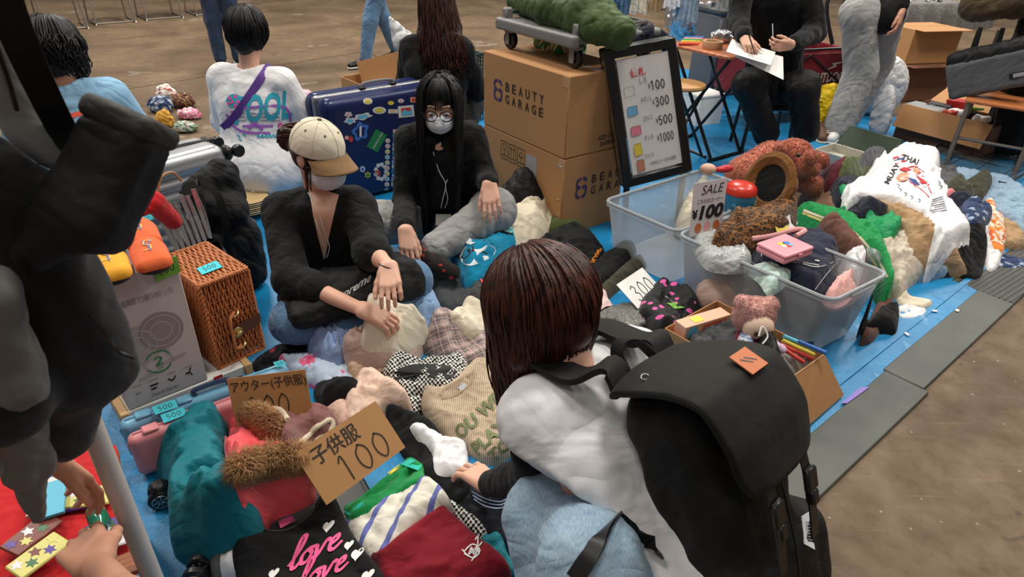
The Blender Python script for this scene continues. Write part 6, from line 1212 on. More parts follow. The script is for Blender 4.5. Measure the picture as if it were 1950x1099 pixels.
Gm('brown_garment', 'brown suede garment hanging out at the end of the heaped bin', [(1684, 545), (1700, 535), (1705, 580), (1690, 605), (1668, 640), (1640, 648), (1650, 620)], .03, BRN, lift=.02)
Gm('black_leggings', 'black garment with magenta hems on the sheet beside the heaped bin', [(1650, 588), (1690, 575), (1712, 588), (1708, 632), (1690, 634), (1660, 618), (1640, 630)], .04, BLK)
mg = mat('magenta_edge', (198, 30, 96), .7)
trk = Gm('track_jacket', 'green track jacket with cream and yellow stripes sliding off the heaped bin', [(1515, 388), (1560, 392), (1620, 402), (1650, 430), (1688, 470), (1712, 515), (1704, 532), (1690, 528), (1665, 490), (1630, 466), (1590, 440), (1540, 410)], .05, GJ, (.012, .09), lift=.14)
for dx, cc in ((0, (230, 220, 190)), (9, (232, 206, 120))): printed('sleeve_stripe', trk, stroke2d([[(1530 - dx*.2, 400 + dx*.6), (1580 - dx*.4, 420 + dx*.6), (1630 - dx, 445 + dx*.7), (1668 - dx, 490 + dx*.4), (1690 - dx, 528)]], 4.6), mat('stripe_%d' % dx, cc, .8), .010)
Gm('brown_jacket', 'brown leather-look jacket between the denim skirt and the green track jacket', [(1552, 420), (1582, 408), (1610, 424), (1650, 470), (1665, 492), (1642, 500), (1600, 470)], .05, BRN, (.012, .08), lift=.22)
Gm('pink_ruffle', 'pale pink ruffled blouse stuffed at the end of the heaped bin', [(1570, 560), (1575, 530), (1600, 510), (1625, 490), (1640, 520), (1632, 548), (1600, 570)], .06, c_('ruffle_pink', (236, 178, 172)), (.018, .035), lift=.23)
Gm('white_blouse', 'white blouse edge beside the pale pink ruffles', [(1600, 478), (1625, 470), (1650, 490), (1645, 520), (1620, 505)], .05, WHT, (.014, .04), lift=.23)
Gm('pinafore', 'dark denim pinafore with pale stitching and metal buttons on the heaped bin', [(1390, 458), (1440, 448), (1500, 440), (1560, 438), (1605, 470), (1608, 490), (1596, 520), (1560, 556), (1520, 545), (1470, 520), (1430, 500), (1420, 470)], .05, DEN, (.008, .12), lift=.26, blurn=14)
sk = bpy.data.objects['pinafore']; ss = mat('pale_stitch', (176, 174, 168), .8)
for L in ([(1424, 470), (1430, 498), (1450, 502), (1448, 470)], [(1450, 500), (1490, 498), (1520, 500), (1560, 508), (1602, 492)], [(1552, 552), (1576, 520), (1594, 500)], [(1500, 470), (1520, 495), (1560, 505)], [(1410, 462), (1440, 470)]): printed('stitching', sk, stroke2d([L], 1.7), ss, .006)
for b_ in ((1450, 464), (1556, 497)): p = onpile([b_], .004)[0]; obj('metal_button', lathe([(.003, 0), (.009, .0), (.009, .003), (.004, .0045)], 14, p), STEEL, sk)
Gm('grey_wrap', 'translucent grey plastic wrapper spilling over the near edge of the heaped bin', [(1322, 452), (1360, 446), (1400, 462), (1430, 480), (1428, 505), (1395, 512), (1350, 505), (1328, 480)], .05, c_('grey_film', (176, 178, 178), rough=.25, sheen=0, wr=.9), (.016, .05), lift=.27, cat='wrapper', rimz=.262)
Gm('mint_cloth', 'mint patterned cloth hanging over the near rim of the heaped bin', [(1425, 505), (1450, 500), (1490, 508), (1506, 520), (1500, 535), (1468, 553), (1448, 530)], .035, MINT, lift=.27, cat='cloth', rimz=.255)
Gm('leopard_pouch', 'leopard print pouch with a white tag on top of the heaped bin', [(1358, 452), (1375, 420), (1410, 398), (1460, 390), (1515, 392), (1530, 405), (1500, 430), (1450, 448), (1400, 455)], .09, LEO, (.006, .12), edge=.08, lift=.29, cat='pouch', cre=.3)
lp = bpy.data.objects['leopard_pouch']; YEL = mat('yellow_note', (232, 212, 84), .8)
printed('yellow_tag', lp, flats([[(1476, 432), (1500, 428), (1502, 442), (1480, 445)]]), YEL, .012); printed('price_tag', lp, flats([[(1488, 420), (1504, 408), (1520, 424), (1512, 436), (1494, 434)]]), WHP, .008); printed('barcode', lp, stroke2d([[(1494 + k*3.2, 424 - k*1.4), (1499 + k*3.2, 432 - k*.8)] for k in range(5)], 1.1), INK, .0095).__setitem__('kind', 'stuff')
obj('pink_strap', tube(smooth_path(onpile([(1432, 455), (1470, 449), (1515, 437), (1532, 440), (1515, 450)], .012), 6), .012, 8), mat('fluffy_pink', (222, 160, 160), .9, bump=.5, sc=60), None, 'pink fluffy strap lying between the leopard pouch and the pink case', 'strap')
q = onpile([(1462, 470), (1478, 498), (1536, 480), (1520, 448)], .03); zc = q[:, 2].mean(); q = np.array([at(x, y, zc + .02) for x, y in ((1455, 468), (1476, 500), (1532, 480), (1512, 450))]); cq = q.mean(0); ex = nrm(q[2] - q[1]); Lx, Ly = np.linalg.norm(q[2] - q[1]), np.linalg.norm(q[0] - q[1])
pc_ = thing('pink_case', 'small pink plastic case with cartoon sticker on the denim pinafore', 'case', cq - UP*.02); Mc = frame(cq, ex, z=UP); PKP = mat('pink_plastic', (240, 156, 168), .35); s = Sdf(.0); s.rbox(cq - UP*.008, (Lx/2, Ly/2, .012), .011, Mc); obj('base', s.mesh(.005), PKP, pc_, angle=None); s = Sdf(0); s.rbox(cq + UP*.012, (Lx/2, Ly/2, .008), .0075, Mc); obj('lid', s.mesh(.0045), PKP, pc_, angle=None); obj('clasp', G().add(box((0, -Ly/2 - .002, .004), (.022, .006, .014), .002), Mc), PKP, pc_)
for x, y, w_, h_, m in ((-.012, .008, .011, .015, SC[2]), (.012, .004, .012, .013, SC[0]), (-.002, -.012, .014, .011, SC[3]), (.016, -.014, .007, .008, SC[1]), (-.02, -.01, .007, .009, WS)): obj('sticker_patch', prism([(x + w_*1.3*cos(t)*(1 + .2*sin(3*t)), y + h_*1.3*sin(t)) for t in np.linspace(0, 2*pi, 13)[:-1]], Mc @ euler(0, 0, 0, (0, 0, .0203 + abs(x)*.01)), .0005), m, pc_)
gp = onpile([(1655, 525)], .0)[0]; gl_ = thing('toy_globe', 'clear glittery ball on a turquoise stand at the end of the heaped bin', 'toy', gp); TQ = mat('turquoise_plastic', (70, 176, 190), .3, Transmission_Weight=.3); r_ = .05; bc = atY(1656, 492, gp[1]); v, f = lathe([(.001, -r_)] + [(r_*sin(t), -r_*cos(t)) for t in np.linspace(.2, 2.94, 14)] + [(.001, r_)], 24, bc); obj('ball', (v, f), mat('glitter_glass', (220, 232, 238), .08, var=.2, sc=120, Transmission_Weight=.8, IOR=1.15), gl_, angle=None); obj('stand', lathe([(.035, -.02), (.04, -.01), (.022, .015), (.03, .03), (.026, .034)], 20, A(bc[0], bc[1], bc[2] - r_ - .02)), TQ, gl_); obj('arm', tube(smooth_path([bc + A(.045, 0, -.02), bc + A(.055, -.01, -.06), bc + A(.02, -.03, -.09)], 5), .006, 8), TQ, gl_)
for i in range(40): p = bc + nrm(rng.normal(size=3))*r_*.85*rng.uniform(.4, 1); v, f = lathe([(.0008, -.002), (.0024, 0), (.0008, .002)], 6, p); obj('glitter', (v, f), STEEL, gl_) if i < 12 else None
sg = [at(1312, 452, .29), at(1374, 440, .31), None, atY(1322, 350, at(1312, 452, .29)[1] + .05)]; sg[2] = sg[1] + sg[3] - sg[0]; sr = thing('sale_sign', 'clear-sleeved SALE sign reading 100 yen on the corner of the heaped bin', 'sign', (np.array(sg)[0] + np.array(sg)[1])/2); GRAD = mat('sign_paper', (214, 206, 208), .5)
obj('card', plate(sg, .003), GRAD, sr)
for a_ in ((fitquad(txt('SALE', .0, shear=.25), sg, .25, .76, .92, .93), INK), (fitquad(txt('こちらのコーナー', .01), sg, .16, .60, .92, .68), INK), (fitquad(txt('¥', .06), sg, .02, .32, .2, .5), INK), (fitquad(txt('100', .05, shear=.15), sg, .24, .29, .98, .56), INK)): obj('lettering', a_[0], a_[1], sr)
for u, m in ((.15, LEA), (.42, SC[4]), (.7, LEA)): obj('picture', fitquad(fan(disc(1, 14)), sg, u, .05, u + .2, .24), m, sr)
tb = at(1386, 425, .25); th_ = zfor(tb, 356) - tb[2]; tn = thing('round_tin', 'round printed tin with red domed lid beside the SALE sign', 'tin', tb + A(.04, .06, 0)); tc = tb + A(.05, .06, 0); obj('drum', lathe([(.07, 0), (.075, .004), (.075, th_*.72), (.072, th_*.75)], 28, tc), mat('tin_blue', (36, 110, 146), .3), tn); obj('lid', lathe([(.0755, th_*.74), (.074, th_*.86), (.06, th_*.95), (.03, th_*1.0), (.002, th_*1.01)], 28, tc), mat('tin_red', (206, 52, 36), .3), tn)
for i in range(14):
 a = -2.6 + i*.24; z_ = th_*(.15 + .45*((i*7) % 5)/5); p = tc + A(.0765*cos(a), .0765*sin(a), z_); n_ = A(cos(a), sin(a), 0); obj('star', prism([(x*.013, y*.013) for x, y in star(5, .45, 1)], frame(p, np.cross(UP, n_), z=n_), .0015), (SC[2], WS, SC[1], SC[5])[i % 4], tn)
s = Sdf(.01); dp_ = at(1348, 322, .33); s.ell(dp_, (.045, .035, .03)); obj('plush_toy', s.mesh(.006), SKIN, None, 'small tan plush head behind the rim of the nearly empty bin', 'toy', angle=None)
s = Sdf(.01); s.ell(dp_ + A(.075, .01, -.005), (.035, .02, .018)); s.ell(dp_ + A(.11, .02, -.0), (.03, .018, .02)); obj('red_bow', s.mesh(.005, ((.006, .03, 4),)), mat('red_satin', (196, 24, 36), .5), None, 'red satin bow lying behind the nearly empty bin', 'bow', angle=None)
TED = c_('teddy_fur', (222, 142, 116), 'fur', (172, 96, 74)); tb = thing('teddy_bear', 'large reddish brown teddy bear lying face down behind the bins', 'toy', at(1480, 350, .2)); tp = lambda x, y, z: at(x, y, z)
def tuft(name, s, n, ln, root, r0=.0016, seed=1, m=TED, res=.012, lay=None):
 v, f = s.mesh(res, ((.008, .05, seed),)); nn = normals(v, f); g = G().add((v, f)); r = np.random.default_rng(seed); k = r.integers(0, len(v), n); lay = A(0, 0, -.25) if lay is None else lay; V = []; F = []; t3 = np.arange(3)*2*pi/3
 for c, i in enumerate(k):
  d = nrm(nn[i] + lay + r.normal(size=3)*.3); o = v[i] - nn[i]*.003; a = nrm(np.cross(d, A(.3, .5, .8))); b = np.cross(d, a); e = nrm(d + lay*.8 + r.normal(size=3)*.25)
  ring = np.cos(t3)[:, None]*a + np.sin(t3)[:, None]*b; q = o + d*ln*.55; w = r0*r.uniform(.7, 1.3)
  V += [o + ring*w, q + ring*w*.8, (q + e*ln*.5)[None]]; b0 = c*7
  F += [[b0 + x, b0 + (x+1) % 3, b0 + 3 + (x+1) % 3, b0 + 3 + x] for x in range(3)] + [[b0 + 3 + x, b0 + 3 + (x+1) % 3, b0 + 6] for x in range(3)]
 g.add((np.concatenate(V), F)); g.uv = plan_uv(g.V()); return obj(name, g, m, root, angle=None)
s = Sdf(.04); s.chain([tp(1420, 335, .22), tp(1470, 318, .25), tp(1510, 318, .24)], [.11, .13, .10]); tuft('torso', s, 7000, .02, tb, seed=31)
s = Sdf(.03); s.ell(tp(1510, 300, .34), (.105, .1, .095)); s.ell(tp(1488, 283, .42), (.035, .03, .035)); s.ell(tp(1545, 300, .40), (.035, .03, .035)); s.cone(tp(1530, 318, .32), tp(1545, 322, .31), .05, .04); tuft('head', s, 5000, .02, tb, seed=32)
for i, (a, b_, r0, r1) in enumerate(((tp(1500, 330, .22), tp(1545, 352, .2), .065, .055), (tp(1535, 312, .3), tp(1562, 306, .32), .045, .04), (tp(1415, 335, .2), tp(1405, 350, .15), .06, .05))): s = Sdf(.03); s.cone(a, b_, r0, r1); tuft('paw', s, 2000, .02, tb, seed=33 + i)
for i, q in enumerate((tp(1556, 298, .33), tp(1520, 296, .44))): s = Sdf(0); s.ell(q, (.011,)*3); obj('eye', s.mesh(.003), PLB, tb, angle=None)
FELT = c_('felt_brown', (128, 84, 40), 'pile'); hc = atY(1462, 352, at(1440, 392, .3)[1]); hat_ = thing('felt_hat', 'brown felt hat standing on edge against the teddy bear, black inside', 'hat', hc - UP*.1); hx = nrm(A(-.75, -.35, .25)); Mh = frame(hc + A(.02, .02, 0), nrm(np.cross(hx, A(.3, 0, 1))), z=hx)
obj('brim', (lambda L: (L[0] @ Mh[:3, :3].T + Mh[:3, 3], L[1]))(lathe([(.085, 0), (.095, .012), (.135, .02), (.155, .012), (.157, .006), (.15, .004), (.12, .008), (.095, -.004), (.085, -.01)], 40)), FELT, hat_, uv=None) if False else None
L = lathe([(.088, .0), (.092, .010), (.125, .024), (.148, .014), (.150, .006), (.142, .006), (.12, .012), (.095, -.004), (.088, -.012)], 40); g = G().add(L, Mh); g.uv = plan_uv(g.V()); obj('brim', g, FELT, hat_)
L = lathe([(.094, .0), (.092, -.07), (.075, -.105), (.002, -.11)], 32); g = G().add(L, Mh); g.uv = plan_uv(g.V()); obj('crown', g, FELT, hat_); L = lathe([(.002, -.004), (.05, -.004), (.09, .002)], 32); g = G().add(L, Mh); g.uv = plan_uv(g.V()); obj('lining', g, BLK, hat_, label='black hat lining')
Gm('black_shirt_pile', 'black garment spread under the charcoal jumper', [(800, 580), (850, 545), (960, 520), (1000, 560), (960, 600), (860, 605)], .02, BLK)
Gm('charcoal_jumper', 'folded charcoal knit jumper with a small orange tab', [(812, 545), (830, 526), (880, 512), (950, 512), (980, 540), (930, 575), (890, 590), (830, 580)], .07, GRYC, (.012, .1)); printed('orange_tab', bpy.data.objects['charcoal_jumper'], flats([[(913, 529), (922, 535), (934, 536), (932, 540), (918, 539)]]), ORP, .004)
Gm('olive_jumper', 'rolled olive green top beside the cream fleece', [(1038, 415), (1062, 403), (1095, 405), (1110, 425), (1100, 440), (1055, 450), (1036, 440)], .08, OLIV, (.008, .1), edge=.07)
bj = Gm('black_jacket', 'black jacket with orange lettering on its collar', [(990, 475), (1010, 455), (1060, 446), (1105, 440), (1142, 466), (1152, 485), (1125, 505), (1090, 515), (1050, 500), (1010, 500)], .07, BLK, (.016, .08))
printed('lettering', bj, pxmap(txt('BLAMP', .05, sub=.2), (1124, 500), (5.2, -9.2), (10, 2)), mat('orange_letter', (226, 140, 40), .7), .006)
cf = Gm('cream_fleece', 'cream fleece jumper heaped behind the crouching shopper', [(950, 492), (958, 455), (965, 415), (1000, 385), (1036, 378), (1052, 395), (1045, 425), (1030, 440), (1010, 470), (985, 495)], .11, CRM, (.02, .09), edge=.1, lift=.06)
tw = Gm('beach_towel', 'turquoise towel with a pale edge and black and white patches', [(846, 445), (862, 425), (885, 405), (915, 398), (950, 418), (982, 438), (978, 462), (945, 490), (905, 512), (880, 508), (868, 480)], .08, TOW, (.010, .14), edge=.10, lift=.14, zo=.05, cat='towel')
WTP, AQP, YLP = mat('towel_white', (232, 238, 242), .9), mat('towel_aqua', (140, 222, 232), .9), mat('towel_yellow', (236, 160, 40), .9)
def pp(n_, o_, poly, m, dz): return printed(n_, o_, flats([smooth_path(poly, 3, True)]) if len(poly) > 6 else flats([poly]), m, dz)
pp('pale_edge', tw, [(890, 405), (914, 399), (950, 419), (980, 438), (976, 448), (955, 440), (930, 437), (912, 420)], AQP, .004); pp('black_patch', tw, [(864, 470), (882, 450), (905, 447), (930, 462), (948, 468), (935, 480), (900, 482), (880, 494), (868, 486)], INK, .004)
pp('white_patch', tw, [(876, 486), (886, 470), (898, 474), (915, 474), (930, 466), (944, 474), (938, 488), (915, 500), (896, 506), (880, 500)], WTP, .0055); pp('white_tuft', tw, [(884, 462), (894, 452), (905, 462), (896, 466)], WTP, .0065); printed('black_line', tw, stroke2d([[(896, 404), (916, 418), (932, 436), (955, 440), (978, 446)], [(890, 476), (896, 478)], [(893, 474), (895, 484)], [(918, 478), (928, 484)]], 2.6), INK, .007).__setitem__('kind', 'stuff')
for k in range(4): pp('border_patch', tw, [(847 + k*4.5, 449 + k*8), (853 + k*4.5, 447 + k*8), (857 + k*4.5, 455 + k*8), (851 + k*4.5, 457 + k*8)], (YLP, SC[3])[k % 2], .004)
Gm('black_trousers', 'folded black trousers beside the 300 card', [(1100, 530), (1130, 505), (1175, 474), (1205, 470), (1212, 485), (1180, 520), (1140, 548), (1115, 552)], .06, BLK, (.006, .1))
Gm('brown_trousers', 'folded olive brown trousers behind the 300 card', [(1138, 556), (1165, 525), (1212, 492), (1232, 500), (1220, 520), (1185, 545), (1155, 568)], .05, OLD, (.006, .1), dirs=(.7, .03, .006))
Gm('pink_shirt', 'pale pink folded top behind the hair of the shopper', [(1090, 545), (1115, 525), (1135, 535), (1170, 582), (1150, 595), (1120, 590)], .04, PNKC, (.008, .1))
Gm('lace_cloth', 'small piece of black and white cloth above the pale pink top', [(1112, 530), (1130, 520), (1144, 530), (1136, 542)], .02, TWD, cat='cloth')
Gm('dark_jacket', 'dark jacket lying beneath the wrapped grey garments', [(1120, 610), (1180, 585), (1260, 615), (1275, 650), (1200, 665), (1130, 650)], .04, BLK)
for i, (l, px) in enumerate((('upper', [(1140, 595), (1180, 582), (1235, 590), (1248, 608), (1210, 622), (1150, 622)]), ('lower', [(1138, 622), (1190, 618), (1262, 632), (1290, 655), (1250, 672), (1160, 655)]))): Gm('wrapped_garment', 'grey garment in shiny clear wrap, the %s of the two by the 300 card' % l, px, .03, c_('wrapped_grey', (112, 112, 106), rough=.18, sheen=0, wr=.9), (.008, .05), group='garments in clear wrap')
Gm('polka_dot_bag', 'black rucksack with pink dots beside the 300 card', [(1218, 575), (1232, 558), (1265, 552), (1305, 562), (1340, 588), (1335, 605), (1300, 640), (1285, 655), (1252, 640), (1232, 605)], .11, DOT, (.014, .08), edge=.1, cat='bag', cap=.06); pdb = bpy.data.objects['polka_dot_bag']; printed('lime_tag', pdb, flats([[(1270, 577), (1288, 576), (1304, 586), (1285, 588)]]), LIME, .006); printed('zip', pdb, stroke2d([[(1262, 560), (1290, 585), (1305, 625)]], 3), PLB, .004)
cd = onpile([(1215, 588), (1262, 552)], .0); b0, b1 = at(1215, 588, .08), at(1263, 553, .09); tl_ = atY(1174, 542, b0[1] + .09); sg = [b0, b1, b1 + tl_ - b0, tl_]; card = thing('price_card', 'white card reading 300 leaning on the folded brown trousers', 'sign', (b0 + b1)/2); obj('card', plate([b0, b1, sg[2], sg[3]], .003), WHP, card); obj('handwriting', fitquad(digits('300', .07), sg, .2, .12, .88, .72), INK, card, kind='stuff')
Gm('black_dress', 'black dress with pink flowers behind the kids cases', [(478, 695), (510, 672), (560, 655), (600, 662), (610, 690), (560, 708), (500, 712)], .03, BLF)
Gm('floral_dress', 'pale blue dress with pink flowers behind the outerwear sign', [(528, 690), (560, 674), (600, 672), (640, 682), (680, 700), (705, 722), (680, 745), (620, 742), (560, 718)], .05, DRS, (.014, .06))
Gm('tan_jumper', 'tan fuzzy jumper under the pile of pink knits', [(660, 690), (690, 670), (740, 680), (770, 700), (760, 720), (700, 722), (672, 712)], .05, c_('tan_fuzzy', (206, 172, 146), 'pile'))
Gm('blue_shirt', 'pale blue shirt in folds before the knee of the capped seller', [(582, 648), (586, 622), (612, 598), (650, 590), (690, 585), (705, 610), (690, 650), (660, 672), (640, 682), (600, 668)], .07, BLU, (.04, .055), lift=.07, cre=2)
Gm('denim_shirt', 'chambray shirt sleeve beside the bare wrist of the capped seller', [(740, 560), (765, 548), (805, 552), (832, 568), (852, 605), (840, 625), (800, 622), (770, 600)], .07, BLU2, (.04, .055), lift=.07, cre=2)
Gm('charcoal_folded', 'grey and pink plaid shirt lying in the middle of the heap', [(786, 650), (792, 626), (815, 618), (860, 612), (905, 625), (935, 650), (935, 695), (890, 690), (850, 680), (810, 668)], .07, PLD, (.014, .08), uvang=.5)
Gm('cream_jumper', 'cream folded jumper beside the brown hair of the shopper', [(858, 595), (880, 578), (915, 572), (945, 590), (940, 625), (905, 632), (875, 618)], .06, CRM, (.012, .08))
Gm('pink_knit', 'folded dusty pink knit under the cream knit', [(650, 655), (672, 640), (720, 636), (780, 650), (806, 664), (770, 690), (720, 690), (672, 675)], .08, KNP, (.02, .07), edge=.05, dirs=(1.2, .035, .010), cre=1.5)
Gm('white_knit', 'cream white knit being folded by the capped seller', [(686, 640), (690, 608), (706, 582), (745, 572), (790, 592), (815, 612), (805, 642), (760, 660), (715, 652)], .11, c_('ivory_knit', (240, 230, 208), 'pile'), (.02, .08), edge=.06, cre=1.8)
Gm('black_cardigan', 'black cloth spread under the tweed and the beige jumper', [(690, 745), (760, 700), (850, 690), (900, 720), (900, 800), (870, 880), (800, 850), (740, 800)], .03, BLK, (.01, .1))
Gm('tweed_jacket', 'black and white tweed jacket lying across the heap', [(728, 705), (770, 688), (830, 680), (880, 684), (895, 705), (880, 740), (845, 755), (800, 752), (770, 770), (740, 740)], .05, TWD, (.018, .07)); tj = bpy.data.objects['tweed_jacket']; pp('black_panel', tj, [(735, 716), (780, 695), (850, 695), (868, 712), (840, 722), (800, 712), (760, 722)], INK, .005)
Gm('tweed_cuff', 'woven tweed cuff below the pink beige hoodie', [(748, 775), (768, 760), (802, 762), (795, 785), (768, 795)], .03, TWD)
Gm('peach_hoodie', 'pale peach hoodie arm in front of the black coat', [(610, 770), (625, 745), (650, 738), (680, 755), (690, 790), (690, 830), (660, 830), (630, 800)], .09, c_('peach', (240, 204, 186)), (.016, .09), edge=.08)
Gm('cream_coat', 'pale cream fleece coat behind the kids clothes sign', [(655, 745), (680, 722), (715, 710), (750, 728), (780, 750), (778, 772), (740, 782), (710, 800), (690, 830), (672, 790)], .10, PINKB, (.02, .08), edge=.07)
Gm('black_coat', 'black garment behind the outerwear sign', [(600, 740), (640, 722), (680, 718), (660, 745), (620, 770), (602, 765)], .04, BLK)
bs = Gm('beige_sweater', 'beige ribbed sweater with olive lettering beside the shopper', [(802, 772), (812, 752), (838, 735), (870, 712), (905, 694), (960, 704), (1000, 730), (1010, 800), (985, 850), (945, 880), (915, 872), (880, 845), (830, 812)], .055, BEI, (.008, .12), edge=.05, blurn=10, cre=.45)
OLP = mat('olive_letter', (112, 120, 84), .85)
for tx, o_, ux, uy in (('OU WIN', (876, 838), (19, -17.5), (-14, -19)), ('PLAYIN', (908, 868), (19, -18), (-14, -18)), ('TO', (940, 882), (20, -18), (-13, -18))): printed('lettering', bs, pxmap(txt(tx, .04, sub=.25), o_, A(ux)[0]*1.5 if False else (ux[0]*1.3, ux[1]*1.3), (uy[0]*1.45, uy[1]*1.45)), OLP, .005)
printed('collar_rib', bs, stroke2d([[(838, 752), (850, 738), (880, 722), (905, 706)], [(842, 758), (866, 752), (892, 732), (906, 708)]], 5), mat('rib_beige', (170, 146, 118), .9), .004); pp('neck_label', bs, [(872, 738), (884, 728), (889, 735), (878, 746)], mat('pale_label', (196, 200, 206), .7), .006)  # collar ribbing drawn in a darker beige than the knit
Gm('navy_trousers', 'navy trousers with white stripes lying by the hand of the shopper', [(795, 895), (830, 880), (880, 905), (925, 935), (975, 945), (1030, 1000), (1050, 1070), (1040, 1099), (990, 1080), (930, 1030), (880, 980), (830, 940)], .05, c_('deep_navy', (18, 20, 32)), (.014, .09)); nt_ = bpy.data.objects['navy_trousers']
for k in range(3): printed('side_stripe', nt_, stroke2d([[(898 + k*2, 936 + k*7), (925, 950 + k*7), (955, 955 + k*6), (975, 940 + k*6)]], 2.6), mat('stripe_blue_white', (150, 166, 196), .8), .004)
Gm('black_leggings', 'black leggings spread below the beige sweater and the white top', [(735, 800), (770, 780), (815, 800), (860, 850), (900, 905), (880, 950), (830, 930), (790, 895), (760, 860)], .03, BLK)
Gm('white_shirt', 'small white top under the hand of the shopper', [(780, 812), (800, 805), (835, 822), (870, 835), (890, 862), (888, 900), (850, 905), (828, 895), (822, 862), (800, 838)], .025, WHT, (.02, .06))
Gm('black_lace', 'black top with cream lace edge beside the maroon T-shirt', [(840, 960), (862, 950), (905, 980), (930, 1020), (930, 1050), (880, 1010)], .025, TWD, (.01, .06))
Gm('grey_stack', 'grey marl sweatpants under the black printed top', [(374, 1040), (388, 1006), (450, 978), (525, 944), (585, 920), (616, 938), (606, 985), (520, 1020), (460, 1060), (440, 1099), (410, 1099)], .09, RIBG, (.008, .1), edge=.06)
Gm('white_tee_folded', 'folded white top with grey edge under the black printed top', [(416, 1052), (440, 1030), (500, 1010), (520, 1060), (480, 1099), (430, 1110)], .06, WHT)
Gm('teal_garment', 'teal garment under the maroon T-shirt', [(880, 1060), (940, 1010), (970, 1060), (990, 1099), (900, 1110)], .02, TEAL)
Gm('striped_shirt', 'white baseball shirt with violet stripes', [(655, 1000), (680, 975), (740, 945), (800, 912), (835, 925), (862, 955), (858, 985), (800, 1010), (760, 1050), (720, 1065), (690, 1050)], .06, STR, (.012, .1), uvang=-.35)
Gm('football_shirt', 'green and turquoise kids football top tucked behind the kids clothes sign', [(652, 972), (690, 945), (740, 905), (780, 872), (806, 885), (800, 905), (750, 935), (700, 972), (665, 985)], .03, GJ, (.012, .07)); gt = bpy.data.objects['football_shirt']
pp('turquoise_panel', gt, [(760, 890), (782, 872), (806, 885), (798, 896)], MATS['turquoise_trim'], .004) if False else printed('turquoise_panel', gt, flats([[(762, 884), (782, 873), (804, 886), (796, 896)]]), mat('turq_flat', (40, 190, 170), .8), .004); printed('yellow_piping', gt, flats([[(738, 900), (760, 884), (763, 889), (742, 905)]]), YEL, .004); printed('turquoise_hem', gt, flats([[(655, 974), (690, 955), (694, 962), (664, 982)]]), mat('turq_flat', (40, 190, 170), .8), .004)
mt_ = Gm('maroon_tee', 'maroon T-shirt with white script emblem', [(706, 1052), (730, 1042), (800, 990), (822, 970), (850, 962), (880, 990), (930, 1040), (972, 1078), (960, 1110), (850, 1140), (740, 1120), (716, 1075)], .04, MAR, (.008, .14), edge=.03, rnd=4, cre=.5)
printed('emblem', mt_, stroke2d([[(884, 1050), (900, 1036), (914, 1048), (902, 1062), (884, 1054)], [(892, 1058), (898, 1042), (902, 1056), (908, 1040), (912, 1056)], [(905, 1028), (910, 1022), (908, 1050), (898, 1068)], [(880, 1046), (890, 1058)], [(912, 1040), (918, 1032)]], 2.4), WHP, .004).__setitem__('kind', 'stuff'); printed('lettering', mt_, pxmap(txt('day', .03, sub=.2), (890, 1058), (13, -8), (5, -16)), WHP, .005)
lv = Gm('love_tee', 'black printed top reading love in pink with white hearts', [(440, 1042), (462, 1010), (455, 990), (470, 980), (490, 1004), (525, 1014), (562, 1004), (590, 978), (602, 948), (622, 935), (640, 950), (665, 1000), (690, 1040), (720, 1080), (730, 1130), (600, 1180), (470, 1150)], .05, BLK, (.008, .14), edge=.03, rnd=4, cre=.4)
PKL = mat('hot_pink_print', (236, 92, 148), .7)
for o_, sc_ in (((545, 1090), 1.0), ((562, 1128), .95)): printed('lettering', lv, pxmap(stroke2d([[(0, .3), (.35, .9), (.5, 1.6), (.3, 1.75), (.2, 1.2), (.2, .2), (.4, .02), (.6, .25)], [(.85, .8), (.62, .55), (.7, .1), (1.0, .1), (1.1, .5), (.85, .8), (1.3, .75)], [(1.3, .75), (1.45, .1), (1.75, .8), (1.95, .7)], [(2.0, .4), (2.35, .55), (2.3, .8), (2.05, .65), (2.05, .2), (2.3, .03), (2.65, .3)]], .2), o_, (39*sc_, -19*sc_), (12*sc_, -36*sc_)), PKL, .005)
for x, y, r_ in ((625, 1002, 11), (664, 1038, 9), (680, 1055, 12), (521, 1092, 10), (700, 1096, 12)): printed('heart', lv, pxmap((fan(heart(1.3))[0], fan(heart(1.3))[1]), (x, y), (r_, -r_*.35), (r_*.3, -r_*1.1)), WHP, .005)
printed('neck_tag', lv, flats([[(530, 992), (556, 982), (562, 992), (534, 1006)]]), PKL, .008); printed('neck_stitch', lv, stroke2d([[(462, 988), (500, 1008), (548, 1008), (592, 980), (612, 948)]], 2.5), DGR if False else mat('dark_stitch', (52, 52, 54), .8), .004)
tj = Gm('teal_jacket', 'crumpled teal quilted jacket in front of the pink case', [(284, 872), (300, 852), (346, 845), (358, 818), (395, 798), (432, 800), (446, 815), (436, 860), (470, 910), (498, 968), (470, 992), (400, 1030), (330, 1042), (322, 1000), (318, 930), (300, 895)], .15, TEAL, (.024, .11), edge=.08, dirs=(-.9, .085, .022), cre=2.4)
cj = Gm('coral_jacket', 'coral pink puffer jacket with furry hood', [(424, 850), (432, 810), (448, 772), (468, 760), (495, 775), (530, 800), (570, 830), (590, 880), (598, 930), (560, 955), (512, 978), (470, 935), (436, 890)], .12, COR, (.024, .09), edge=.08, dirs=(.4, .07, .016), cre=2.2)
def furstrip(name, px, r, n, ln, root, seed):
 P = onpile(px, .02); s = Sdf(.02); s.chain(list(smooth_path(P, 4)), list(np.full(len(smooth_path(P, 4)), r))); return tuft(name, s, n, ln, root, .0011, seed, FUR, .008, A(-.3, -.4, -.35))
furstrip('fur_edging', [(455, 892), (490, 880), (530, 872), (572, 870), (592, 880)], .013, 7000, .045, cj, 51); furstrip('fur_edging', [(478, 785), (500, 795), (515, 812), (520, 830)], .012, 5000, .036, cj, 52)
printed('zip_edge', cj, stroke2d([[(430, 830), (432, 870), (470, 920), (520, 962)]], 5), mat('coral_trim', (246, 130, 130), .6), .006)
